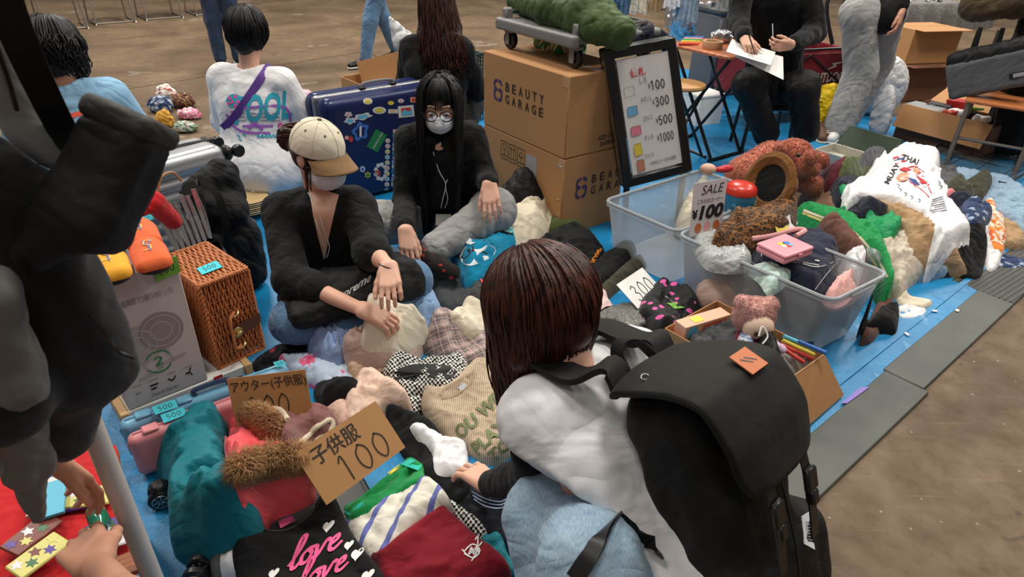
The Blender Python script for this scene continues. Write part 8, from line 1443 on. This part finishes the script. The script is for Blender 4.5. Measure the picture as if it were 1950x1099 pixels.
for i, (x, y, d, l) in enumerate(((1560, 272, (-.3, -1), 'brown and white skate shoe, nearer one beside the green case'), (1536, 268, (-.45, -1), 'brown and white skate shoe, farther one beside the green case'))):
 p = at(x, y - 12, 0); root = thing('skate_shoe', l, 'shoe', p, 'pair of skate shoes'); up_o = shoe_part(p, d, root, mat('shoe_brown', (92, 62, 46), .7), 'upper', top=.08, sole=CREAM); obj('laces', G().add(tube([p + A(.02, -.05 - k*.02, .083 - k*.009) for k in (0, .5)], .003, 5)).add(tube([p + A(-.03, -.07, .08), p + A(.03, -.07, .08)], .004, 5)).add(tube([p + A(-.03, -.09, .072), p + A(.03, -.09, .072)], .004, 5)).add(tube([p + A(-.03, -.11, .064), p + A(.03, -.11, .064)], .004, 5)), WHP, up_o, kind='stuff')
o0, o1 = at(1552, 288, .05), at(1655, 320, .05); ex = nrm(A(*(o1 - o0)[:2], 0)); Lc = np.linalg.norm(o1 - o0); ey = A(-ex[1], ex[0], 0); Wc = .24; GCS = mat('case_green', (34, 52, 32), .35); root = thing('green_case', 'open dark green hard case lying on the sheet beyond the teddy bear', 'case', A(*(o0 + ex*Lc/2 + ey*Wc/2)[:2], 0)); Mf = frame(A(o0[0], o0[1], 0), ex, z=UP)
for c, sz in (((Lc/2, 0, .035), (Lc, .012, .07)), ((Lc/2, Wc, .035), (Lc, .012, .07)), ((0, Wc/2, .035), (.012, Wc, .07)), ((Lc, Wc/2, .035), (.012, Wc, .07)), ((Lc/2, Wc/2, .006), (Lc, Wc, .01))): obj('base_panel', G().add(box(c, sz, .004), Mf), mat('case_grey', (190, 186, 172), .5), root)
lid = G().add(box((0, .0, .09), (Lc, .03, .18), .012), Mf @ np.array(Matrix.Translation((Lc/2, Wc + .02, .05)) @ Matrix.Rotation(-.8, 4, 'X'))); obj('lid', lid, GCS, root)
for u in (.2, .8): obj('hinge', G().add(box((Lc*u, Wc + .005, .06), (.05, .02, .02), .003), Mf), STEEL, root)
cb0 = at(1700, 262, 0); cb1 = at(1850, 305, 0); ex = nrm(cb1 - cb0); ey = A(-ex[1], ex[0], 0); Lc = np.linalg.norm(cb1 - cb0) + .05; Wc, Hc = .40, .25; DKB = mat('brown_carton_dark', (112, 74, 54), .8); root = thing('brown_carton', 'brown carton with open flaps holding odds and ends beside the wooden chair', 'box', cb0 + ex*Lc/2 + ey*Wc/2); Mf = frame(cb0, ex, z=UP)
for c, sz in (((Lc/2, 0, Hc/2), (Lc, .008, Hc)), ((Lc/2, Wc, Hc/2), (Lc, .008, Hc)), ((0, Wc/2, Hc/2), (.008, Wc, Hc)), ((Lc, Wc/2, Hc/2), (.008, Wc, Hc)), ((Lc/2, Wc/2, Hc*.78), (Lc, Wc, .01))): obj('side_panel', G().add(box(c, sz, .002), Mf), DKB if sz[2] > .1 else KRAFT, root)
obj('front_flap', G().add(box((Lc/2, -.08, 0), (Lc, .18, .006), .002), Mf @ np.array(Matrix.Translation((0, 0, Hc + .01)) @ Matrix.Rotation(1.15, 4, 'X'))), KRAFT, root); obj('back_flap', G().add(box((Lc*.5, .11, 0), (Lc, .24, .006), .002), Mf @ np.array(Matrix.Translation((0, Wc, Hc)) @ Matrix.Rotation(.35, 4, 'X'))), KRAFT, root)
tz = Hc*.78 + .006; bx = lambda u, v, z=0.0: cb0 + ex*Lc*u + ey*Wc*v + UP*(tz + z)
Mr = lambda u, v, z, a=0.0: frame(bx(u, v, z), ex*cos(a) + ey*sin(a), z=UP)
obj('red_tin', G().add(box((0, 0, .05), (.14, .10, .10), .008), Mr(.38, .78, 0, .1)).add(box((0, 0, .1), (.146, .106, .03), .006), Mr(.38, .78, 0, .1)), mat('red_tin', (206, 44, 40), .4), None, 'small red tin in the brown carton', 'tin')
kb = thing('calculator', 'black calculator with rows of keys in the brown carton', 'calculator', bx(.25, .55)); obj('keypad_case', G().add(box((0, 0, .06), (.17, .12, .02), .005), Mr(.25, .55, 0, .2)), PLB, kb)
for i in range(7):
 for j in range(4): obj('key', G().add(box((-.066 + i*.022, -.04 + j*.026, .073), (.017, .018, .008), .002), Mr(.25, .55, 0, .2)), mat('key_grey', (92, 92, 96), .5), kb)
obj('clear_tray', G().add(box((0, 0, .04), (.26, .2, .05), .012), Mr(.18, .25, 0, .05)), CLEAR, None, 'clear plastic tray in the brown carton', 'tray')
for i, (u, v, m, l) in enumerate(((.5, .3, WHP, 'white crumpled garment scrap'), (.62, .42, BLK, 'black soft toy with green trim'), (.45, .18, SC[3], 'red toy piece'), (.75, .3, WHP, 'white bottle-shaped toy'))): s = Sdf(.02); s.ell(bx(u, v, .05), (.07 if i < 2 else .03, .05 if i < 2 else .025, .04)); s.ell(bx(u + .07, v + .05, .06), (.04, .03, .025)); v_, f = s.mesh(.008, ((.02, .07, i), (.008, .03, i + 4))); g = G().add((v_, f)); g.uv = plan_uv(v_); obj('trinket', g, m, None, l + ' in the brown carton', 'trinket', angle=None)
s = Sdf(.01); s.chain([bx(.6, .45, .1), bx(.72, .5, .11)], [.014, .01]); obj('green_frog', s.mesh(.005), mat('lime_toy', (120, 160, 50), .5), None, 'little lime green toy on the black soft toy', 'toy')
crumple('carrier_bag', 'large crumpled white carrier bag behind the brown carton', at(1690, 235, 0) + A(0, .3, .24), (.22, .18, .26), FILM, 54, .014, amp=.022, wl=.16); crumple('clear_sheet', 'pale clear plastic sheet hanging beside the brown carton', at(1690, 270, 0) + A(-.08, .05, .2), (.06, .12, .22), FILM, 64, .012, amp=.016, wl=.12)
s = Sdf(.03); p = at(1660, 245, 0) + A(.1, .5, .2); s.ell(p, (.2, .1, .2)); v, f = s.mesh(.014, ((.02, .1, 5),)); g = G().add((v, f)); g.uv = plan_uv(v); obj('blue_bag', g, cloth('blue_bag', (38, 60, 150), rough=.5), None, 'blue bag standing behind the white carrier bag', 'bag', angle=None)
sz_ = .45; s0, s1 = at(1792, 312, 0) + UP*sz_, at(1907, 335, 0) + UP*sz_; ex = nrm(A(*(s1 - s0)[:2], 0)); ey = A(-ex[1], ex[0], 0); Lc = .46; root = thing('wooden_chair', 'chair with tan wooden seat and metal legs holding a grey messenger bag', 'chair', A(*(s0 + ex*Lc/2)[:2], 0)); s = Sdf(0); s.rbox(s0 + ex*Lc/2 + ey*.2, (Lc/2, .22, .014), .012, np.stack([ex, ey, UP], 1)); obj('seat', s.mesh(.012), mat('seat_wood', (184, 112, 66), .35, var=.15, sc=8), root); TUB = mat('tube_grey', (128, 122, 116), .3, .6)
for u in (.03, Lc - .03):
 q = s0 + ex*u; obj('front_leg', tube([q - UP*.01 + ey*.02, A(q[0] - ey[0]*.05, q[1] - ey[1]*.05, .012)], .016, 10), TUB, root); obj('rear_leg', tube([q + ey*.40 - UP*.01, A(*(q + ey*.48)[:2], .012)], .016, 10), TUB, root); obj('back_post', tube([q + ey*.40, q + ey*.46 + UP*.4], .014, 10), TUB, root); obj('base_rail', tube([A(*(q - ey*.05)[:2], .012), A(*(q + ey*.48)[:2], .012)], .014, 10), TUB, root)
obj('cross_rail', tube([A(*(s0 + ex*.03)[:2], .2), A(*(s0 + ex*(Lc - .03))[:2], .2)], .011, 8), TUB, root)
GBG = cloth('grey_canvas', (86, 88, 92), wr=.35, rough=.8); mb = thing('messenger_bag', 'grey canvas messenger bag with black rim on the wooden chair', 'bag', s0 + ex*.22 + ey*.15); cb = s0 + ex*.08 + ey*.14 + UP*.21; Mx = np.array(Matrix.Rotation(.25, 3, 'X')) ; Rm = np.stack([nrm(ex + UP*.42), ey, nrm(UP - ex*.42)], 1)
s = Sdf(.02); s.rbox(cb, (.25, .07, .15), .05, Rm, .03); worn('bag_body', s, .010, BLK2, mb, ((.02, .1, 5), (.008, .05, 6))); s = Sdf(.02); s.rbox(cb - ey*.055 - Rm[:, 2]*.035, (.255, .03, .12), .028, Rm, .03); fp_ = worn('front_flap', s, .009, GBG, mb, ((.012, .14, 7),));
p4 = [cb - ey*.0895 + Rm[:, 0]*x + Rm[:, 2]*z for x, z in ((.09, -.09), (.18, -.09), (.18, -.055), (.09, -.055))]; obj('woven_label', plate(p4, .004), PLB, mb); obj('label_print', plate(quad_on(p4[0], Rm[:, 0], Rm[:, 2], .02, .005, .08, .03, .0015), .0005), mat('grey_ink', (150, 152, 160), .7), mb); obj('carry_strap', ribbon(smooth_path([cb + Rm[:, 0]*.2 + UP*.13, cb + Rm[:, 0]*.15 + UP*.27 + ey*.1, cb - Rm[:, 0]*.05 + UP*.34 + ey*.15], 6), ey, .035, .005), BLK2, mb)
s = Sdf(.03); p = atY(1880, 30, s0[1] + .3); s.chain([p + A(-.10, 0, .06), p + A(.16, -.05, .12)], [.10, .12]); v, f = s.mesh(.012, ((.03, .13, 8), (.01, .05, 9))); g = G().add((v, f)); g.uv = plan_uv(v); obj('olive_bag', g, cloth('dull_olive', (78, 66, 48), wr=.5), None, 'dull olive brown bag hanging over the back of the wooden chair', 'bag', angle=None)
for dx in (-.08, .07): obj('strap', ribbon(smooth_path([p + A(dx, -.1, -.06), p + A(dx - .02, -.14, -.22), p + A(dx - .07, -.12, -.30)], 5), A(1, 0, 0), .03, .004), PLB, bpy.data.objects['olive_bag'])
s = Sdf(.03); p = atY(1945, 120, 4.75); s.chain([p + A(.06, 0, .35), p + A(.1, 0, -.1), p + A(.12, 0, -.5)], [.16, .18, .16]); v, f = s.mesh(.014, ((.035, .14, 18), (.012, .06, 19))); g = G().add((v, f)); g.uv = plan_uv(v); obj('dark_coat', g, BLK, None, 'dark coat hanging behind the grey messenger bag at the edge of the picture', 'coat', angle=None)
g0 = at(1770, 345, .02); g1 = at(1935, 350, .02); rk = thing('wire_rack', 'dark wire shelf rack lying under the wooden chair', 'rack', A(2.9, 4.2, .02)); c = at(1870, 300, .05); ex = E1; ey = E2
obj('rack_frame', tube([c + ex*a + ey*b_ for a, b_ in ((-.45, -.3), (.45, -.3), (.45, .3), (-.45, .3))], .008, 6, closed=True), PLB, rk)
for i in range(22): x = -.43 + i*.041; obj('wire', tube([c + ex*x - ey*.3, c + ex*x + ey*.3], .003, 4), PLB, rk)
for i in range(4): y = -.22 + i*.15; obj('cross_wire', tube([c - ex*.45 + ey*y, c + ex*.45 + ey*y], .004, 4), PLB, rk)
for a in (-.44, .44):
 for b_ in (-.28, .28): obj('foot', tube([c + ex*a + ey*b_, A(*(c + ex*a + ey*b_)[:2], 0)], .007, 6), PLB, rk)
GCL = cloth('grey_cover', (120, 116, 114), wr=.5); tt = thing('covered_table', 'low table under a grey cloth with trinkets in the next stall', 'table', at(1745, 140, 0) + A(.1, .5, 0)); c = at(1745, 140, 0) + A(.3, .8, 0); g = G(); Mt = rotz(.3, c); obj('board', G().add(box((0, 0, .66), (1.3, .7, .03), .004), Mt), TW, tt)
for x in (-.6, .6):
 for y in (-.3, .3): obj('leg', tube(np.array([(x, y, .65), (x, y, 0)]) @ Mt[:3, :3].T + Mt[:3, 3], .018, 8), PLB, tt)
xs = np.linspace(-.70, .70, 60); V = []; prof = [(-.39, .40), (-.385, .52), (-.37, .66), (-.345, .681), (0, .681), (.345, .681), (.37, .66), (.385, .42)]
for i, x in enumerate(xs): V += [(x, y - (.018*sin(x*26) if z < .6 and y < 0 else 0), z + (.02*sin(x*9) if z < .5 else 0)) for y, z in prof]
ii = np.arange(len(V)).reshape(60, len(prof)); g = G().add((np.array(V), np.stack([ii[:-1, :-1], ii[1:, :-1], ii[1:, 1:], ii[:-1, 1:]], -1).reshape(-1, 4)), Mt); g.uv = plan_uv(g.V()); obj('table_cover', g, GCL, None, 'grey cloth covering the trinket table of the next stall', 'cloth', angle=None)
r2 = np.random.default_rng(5)
for i in range(46):
 x, y = r2.uniform(-.6, .6), r2.uniform(-.3, .3); q = np.array([x, y, .683]) @ Mt[:3, :3].T + Mt[:3, 3]; m = (BRS, STEEL, CREAM, SC[6], WS, PLB)[i % 6]; r_ = r2.uniform(.018, .04)
 v, f = lathe([(r_*.5, 0), (r_, .004), (r_, r_*.4), (r_*.4, r_*.9), (.002, r_)], 8, q) if i % 3 else tube([q + r_*A(cos(t), sin(t), .25) for t in np.linspace(0, 2*pi, 11)[:-1]], .006, 5, closed=True); obj('trinket', (v, f), m, None, '%s %s among the jewellery on the grey covered table' % (('brass', 'steel', 'cream', 'tan', 'white', 'black')[i % 6], 'knob-shaped trinket' if i % 3 else 'bangle'), 'trinket', '%s %ss on the grey covered table' % (('brass', 'steel', 'cream', 'tan', 'white', 'black')[i % 6], 'trinket' if i % 3 else 'bangle'))
def far_box(x, y, dx, dy, w, d, h, z, a, label, m=KRAFT):
 c = at(x, y, 0) + A(dx, dy, z); root = thing('brown_box', label, 'box', c, 'cartons of the next stall'); obj('carton_body', G().add(box((0, 0, h/2), (w, d, h), .004), rotz(a, c)), m, root); obj('tape_strip', G().add(box((0, 0, h), (w*1.002, .05, .002), .0005), rotz(a, c)), TAPE, root); obj('lid_flap', G().add(box((0, -d/2 - .05, h + .0), (w, .12, .005), .001), rotz(a, c)), m, root)
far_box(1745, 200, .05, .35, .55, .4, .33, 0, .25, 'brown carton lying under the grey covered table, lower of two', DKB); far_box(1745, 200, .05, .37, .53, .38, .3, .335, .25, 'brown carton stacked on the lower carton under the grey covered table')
far_box(1835, 140, .35, 1.2, .7, .5, .55, .69, .2, 'large tan carton standing on the far end of the grey covered table');
rk = thing('clothes_rail', 'metal clothes rail behind the price board', 'rail', A(1.0, 5.6, 0)); RY = 5.75
for x in (.55, 2.05): obj('upright', tube([A(x, RY, 0), A(x, RY, 1.45)], .016, 10), STEEL, rk); obj('foot', tube([A(x, RY - .25, .02), A(x, RY + .25, .02)], .016, 8), STEEL, rk)
obj('hanging_bar', tube([A(.5, RY, 1.43), A(2.1, RY, 1.43)], .014, 10), STEEL, rk)
HG = [('black dress with white dots', cloth('white_dots', (22, 22, 26), 'dots', (226, 226, 226), sc=.45), .62, .55), ('denim shirt', cloth('blue_denim', (62, 98, 130), 'denim', (90, 124, 152)), .80, .62), ('cream blouse', CRM, .97, .60), ('beige cardigan', TAN, 1.10, .58), ('white lace blouse', WHT, 1.22, .55), ('pale blue shirt', cloth('pale_denim', (150, 168, 186)), 1.36, .66), ('dusky pink top', KNP, 1.50, .5), ('grey blouse', GSW, 1.64, .55), ('sage shirt', cloth('sage', (126, 150, 150)), 1.84, .58)]
for i, (l, m, x, ln) in enumerate(HG):
 gr = thing('hanging_garment', l + ' hanging on the clothes rail', 'clothing', A(x, RY, 1.4 - ln), 'clothes on the rail'); n1, n2 = 22, 16; V = []
 for side in (1, -1):
  for j in range(n2):
   t = j/(n2 - 1)
   for k in range(n1): u = k/(n1 - 1) - .5; w = .085 + .03*t; V.append((x + w*u*1.6 + .006*sin(j + k), RY + side*(.008 + .035*min(1, t*3))*(1 - (2*u)**4)*1.2 + .02*t*sin(u*30 + i*2), 1.385 - .10*abs(u)*(1 - t) - ln*t + .01*sin(u*14 + i)))
 V = np.array(V); q = []
 for b0 in (0, n1*n2):
  ii = np.arange(n1*n2).reshape(n2, n1) + b0; q.append(np.stack([ii[:-1, :-1], ii[:-1, 1:], ii[1:, 1:], ii[1:, :-1]], -1).reshape(-1, 4))
 g = G().add((V, np.concatenate(q))); g.uv = np.c_[V[:, 0], V[:, 2]]; obj('cloth', g, m, gr, angle=None); obj('hook', tube(smooth_path([A(x, RY, 1.38), A(x, RY, 1.42), A(x, RY - .02, 1.452), A(x, RY, 1.458), A(x, RY + .015, 1.44)], 3), .003, 5), STEEL, gr)
stander('person in a pale blue smock standing behind the grey lidded bin', (at(1370, 150, 0) + A(.35, 1.3, 0))[:2], (-.3, -.9), BLK, cloth('smock_blue', (120, 138, 150)), 1.6)
# ============================================================ the close left edge: a shopper in black, the white pole, the red table
COAT = cloth('coat_black', (24, 24, 25), wr=.35, rough=.8); GRC = cloth('grey_wool', (112, 110, 108), wr=.4)
o_ = A(-.32, -.02, 0); J = dict(head=A(-1.0, .45, 1.52), look=A(.5, .6, -.6), hup=UP, neck=A(-1.0, .45, 1.36), shL=A(-1.18, .5, 1.28), shR=A(-.88, .36, 1.28), hipL=A(-1.08, .5, .84), hipR=A(-.9, .42, .84), knL=A(-1.08, .56, .46), knR=A(-.9, .46, .46), anL=A(-1.1, .5, .085), anR=A(-.92, .4, .085))
J = {k: (v if k in ('look', 'hup') else v + o_) for k, v in J.items()}; J.update(f=A(.5, .85, 0), elL=atY(-10, 760, .62), wrL=atY(88, 868, .84), elR=atY(300, 1240, .50), wrR=atY(180, 1072, .72))
root = thing('person', 'person in black coat at the left edge, a hand reaching over the red cloth', 'person', A(-1.0, .45, 0))
hl = arm_hand(J['elL'], J['wrL'], A(.25, .3, -.85), A(.6, -.4, 0), A(.6, -.3, .5), (.4, .5, .6, .6), .06, .4, .17, start=.4, res=.0045); hr = arm_hand(J['elR'], J['wrR'], atY(120, 985, .86) - J['wrR'], A(.8, .3, .2), A(.1, -.5, .85), (.5, .5, .6, .7), .1, .5, .185, start=.25, res=.0045)
skin('body', J, SKIN2, root, [hl, hr], coarse=.022, res=.013)
s = Sdf(.05); torso_prims(s, J, .04, .85, .3); s.cone(J['shL'], J['elL'], .07, .06, .04); s.chain([atY(-60, 330, .66), atY(60, 420, .70), atY(95, 560, .72), atY(125, 690, .74), atY(115, 820, .78)], [.05, .045, .055, .062, .05], .05); s.cone(atY(170, 640, .74), atY(205, 700, .76), .04, .03, .05); s.cone(J['hipL'], J['hipR'] - UP*.3, .18, .19, .06)
worn('black_coat', s, .0125, COAT, root, ((.012, .13, 3), (.004, .05, 4)))
s = Sdf(.03); s.chain([atY(-20, 560, .60), atY(20, 720, .62), atY(50, 880, .66), atY(72, 985, .69)], [.03, .034, .028, .012], .03); worn('grey_scarf', s, .007, GRC, root, ((.014, .08, 5), (.004, .04, 6)), label='grey wool scarf end hanging down')
s = Sdf(.03); s.chain([atY(-60, 20, .66), atY(5, 140, .72), atY(60, 235, .74), atY(98, 290, .74)], [.03, .026, .024, .018], .03); worn('grey_sleeve', s, .008, cloth('grey_light', (176, 174, 172)), root, ((.01, .1, 7),))
s = pants_prims(J, (.1, .08, .06)); worn('trousers', s, .013, BLK, root)
for k in 'LR': shoe_part(A(*J['an'+k][:2], 0), (.5, .85, 0), root, PLB, res=.009)
s = Sdf(.02); o = J['head']; s.ell(o + A(-.01, -.01, .03), (.09, .105, .105)); obj('hair', s.mesh(.01), H_BLACK, root, angle=None)
sb = thing('shoulder_bag', 'black padded shoulder bag with wide strap close to the camera at the left', 'bag', atY(200, 420, .70)); ta = R(24); ux = _rt*cos(ta) - _up*sin(ta); uz = nrm(_rt*.5 + _up*.86); uz = nrm(uz - ux*np.dot(uz, ux)); uy = np.cross(uz, ux); wx_, hz_ = .088, .145; Rm = np.stack([ux, uy, uz], 1); cc_ = atY(200, 345, .70); s = Sdf(.02); s.rbox(cc_, (wx_/2, .035, hz_/2), .02, Rm); s.cone(cc_ - uz*hz_*.35 - ux*.015, cc_ - uz*hz_*.7 - ux*.04, .035, .025, .04); worn('padded_body', s, .005, BLK2, sb, ((.005, .08, 5), (.002, .03, 6)))
s = Sdf(.01); s.rbox(cc_ + uz*hz_*.5, (wx_/2, .037, .014), .011, Rm); worn('lid', s, .004, cloth('bag_lid', (54, 51, 49), rough=.6, sheen=0), sb, ((.002, .08, 5),))
st = smooth_path([atY(-12, -60, .62), atY(30, 60, .66), atY(75, 160, .70), atY(118, 245, .73), atY(150, 290, .73)], 6); obj('strap', ribbon(st, A(.8, .3, .3), .030, .004), BLK2, sb); obj('thin_strap', tube(smooth_path([atY(-6, 90, .66), atY(15, 150, .68), atY(32, 210, .69)], 4), .0025, 6), PLB, sb)
obj('cord', tube(smooth_path([atY(170, 600, .68), atY(205, 640, .69), atY(225, 668, .70), atY(258, 682, .70)], 5), .0028, 6), PLB, sb)
pp_ = atY(228, 945, .86); ob = thing('table_pole', 'thick white pole of the red-topped table at the lower left', 'pole', A(pp_[0], pp_[1], 0)); obj('tube', tube([A(pp_[0], pp_[1], .03), A(pp_[0], pp_[1], atY(172, 800, .86)[2] + .1)], .019, 16), mat('pole_white', (196, 190, 186), .4), ob); obj('foot_cap', lathe([(.02, 0), (.024, .002), (.024, .03), (.02, .036)], 16, A(pp_[0], pp_[1], 0)), PLB, ob)
tz = .34; q = [at(x, y, tz) for x, y in ((-160, 1130), (262, 1130), (222, 850), (-60, 850))]; lt = thing('low_table', 'low table at the lower left corner, covered by a red cloth', 'table', A(*(sum(q)/4)[:2], 0)); obj('tabletop', plate([x - UP*.006 for x in q], .02), TW, lt)
for x in q: k = x + (sum(q)/4 - x)*.12; obj('leg', tube([A(k[0], k[1], tz - .02), A(k[0], k[1], 0)], .015, 8), PLB, lt)
stamp(q, tz)
n_ = 24; V = [];
for j in range(n_):
 for i in range(n_): u, v = i/(n_-1), j/(n_-1); P_ = q[0]*(1-u)*(1-v) + q[1]*u*(1-v) + q[2]*u*v + q[3]*(1-u)*v; V.append(P_ + UP*(.002 + .006*abs(sin(u*9 + v*4))))
ii = np.arange(n_*n_).reshape(n_, n_); g = G().add((np.array(V), np.stack([ii[:-1, :-1], ii[:-1, 1:], ii[1:, 1:], ii[1:, :-1]], -1).reshape(-1, 4))); g.uv = plan_uv(g.V()); obj('red_cloth', g, MATS['red_plain'], None, 'red cloth on the low table beside the white pole', 'cloth', angle=None)
PKT = [mat('packet_%d' % i, c_, .3) for i, c_ in enumerate(((86, 60, 150), (214, 206, 120), (226, 222, 226), (60, 110, 70), (120, 60, 50)))]
for i, (x, y, a, m, l) in enumerate(((150, 955, .3, 0, 'violet and yellow packet above the reaching hand'), (172, 948, .2, 1, 'yellow packet touching the violet packet'), (212, 1010, .5, 0, 'violet and white packet right of the reaching hand'), (200, 1030, .45, 2, 'white packet under the violet one beside the pole'), (62, 1020, 1.2, 4, 'brown patterned packet at the left edge of the red cloth'), (75, 1060, 1.1, 1, 'yellow and brown packet at the bottom left corner'))):
 p = at(x, y, tz + .014 + .004*i); pk = thing('foil_packet', l, 'packet', p, 'packets on the red cloth'); Mp = rotz(a, p); obj('pouch', G().add(box((0, 0, .004), (.10, .06, .008), .003), Mp), PKT[m], pk)
 for k in range(5): obj('print_patch', prism([(x0*.012 + (k - 2)*.018, y0*.016) for x0, y0 in star(5 + k % 2, .5, 1)], Mp @ euler(0, 0, k, (0, 0, .0082)) if False else Mp @ np.array(Matrix.Translation((0, (-1)**k*.01, .0082))), .0004), PKT[(m + 1 + k) % 5], pk)
p = at(188, 990, tz + .06); obj('green_bottle', lathe([(.002, -.05), (.018, -.05), (.02, -.045), (.02, .02), (.01, .035), (.009, .05), (.002, .05)], 16) if False else (lambda L: (L[0] @ euler(1.2, .4, .6)[:3, :3].T + p, L[1]))(lathe([(.002, -.05), (.018, -.05), (.02, -.045), (.02, .02), (.01, .035), (.009, .05), (.002, .05)], 16)), mat('bottle_green', (30, 120, 90), .15, Transmission_Weight=.4), None, 'small green bottle held by the reaching hand', 'bottle')
tr_ = thing('slatted_tray', 'brown wooden slatted tray by the foot of the white pole', 'tray', at(218, 1085, tz + .006))
for i in range(4): p = at(212 + 4*i, 1072 + 9*i, tz + .012); obj('slat', G().add(box((0, 0, 0), (.10, .018, .012), .003), rotz(.55, p)), mat('brown_slat', (150, 88, 54), .55, var=.2), tr_)
for i, (x, y, m) in enumerate(((92, 930, SC[0]), (84, 945, WS), (100, 950, SC[1]))): p = at(x, y, tz + .02 + i*.012); obj('booklet', G().add(box((0, 0, 0), (.05, .11, .008), .001), rotz(.3 + i*.1, p)), m, None, '%s booklet in the pile by the left edge' % ('blue', 'white', 'pale blue')[i], 'booklet', 'booklets on the red cloth')
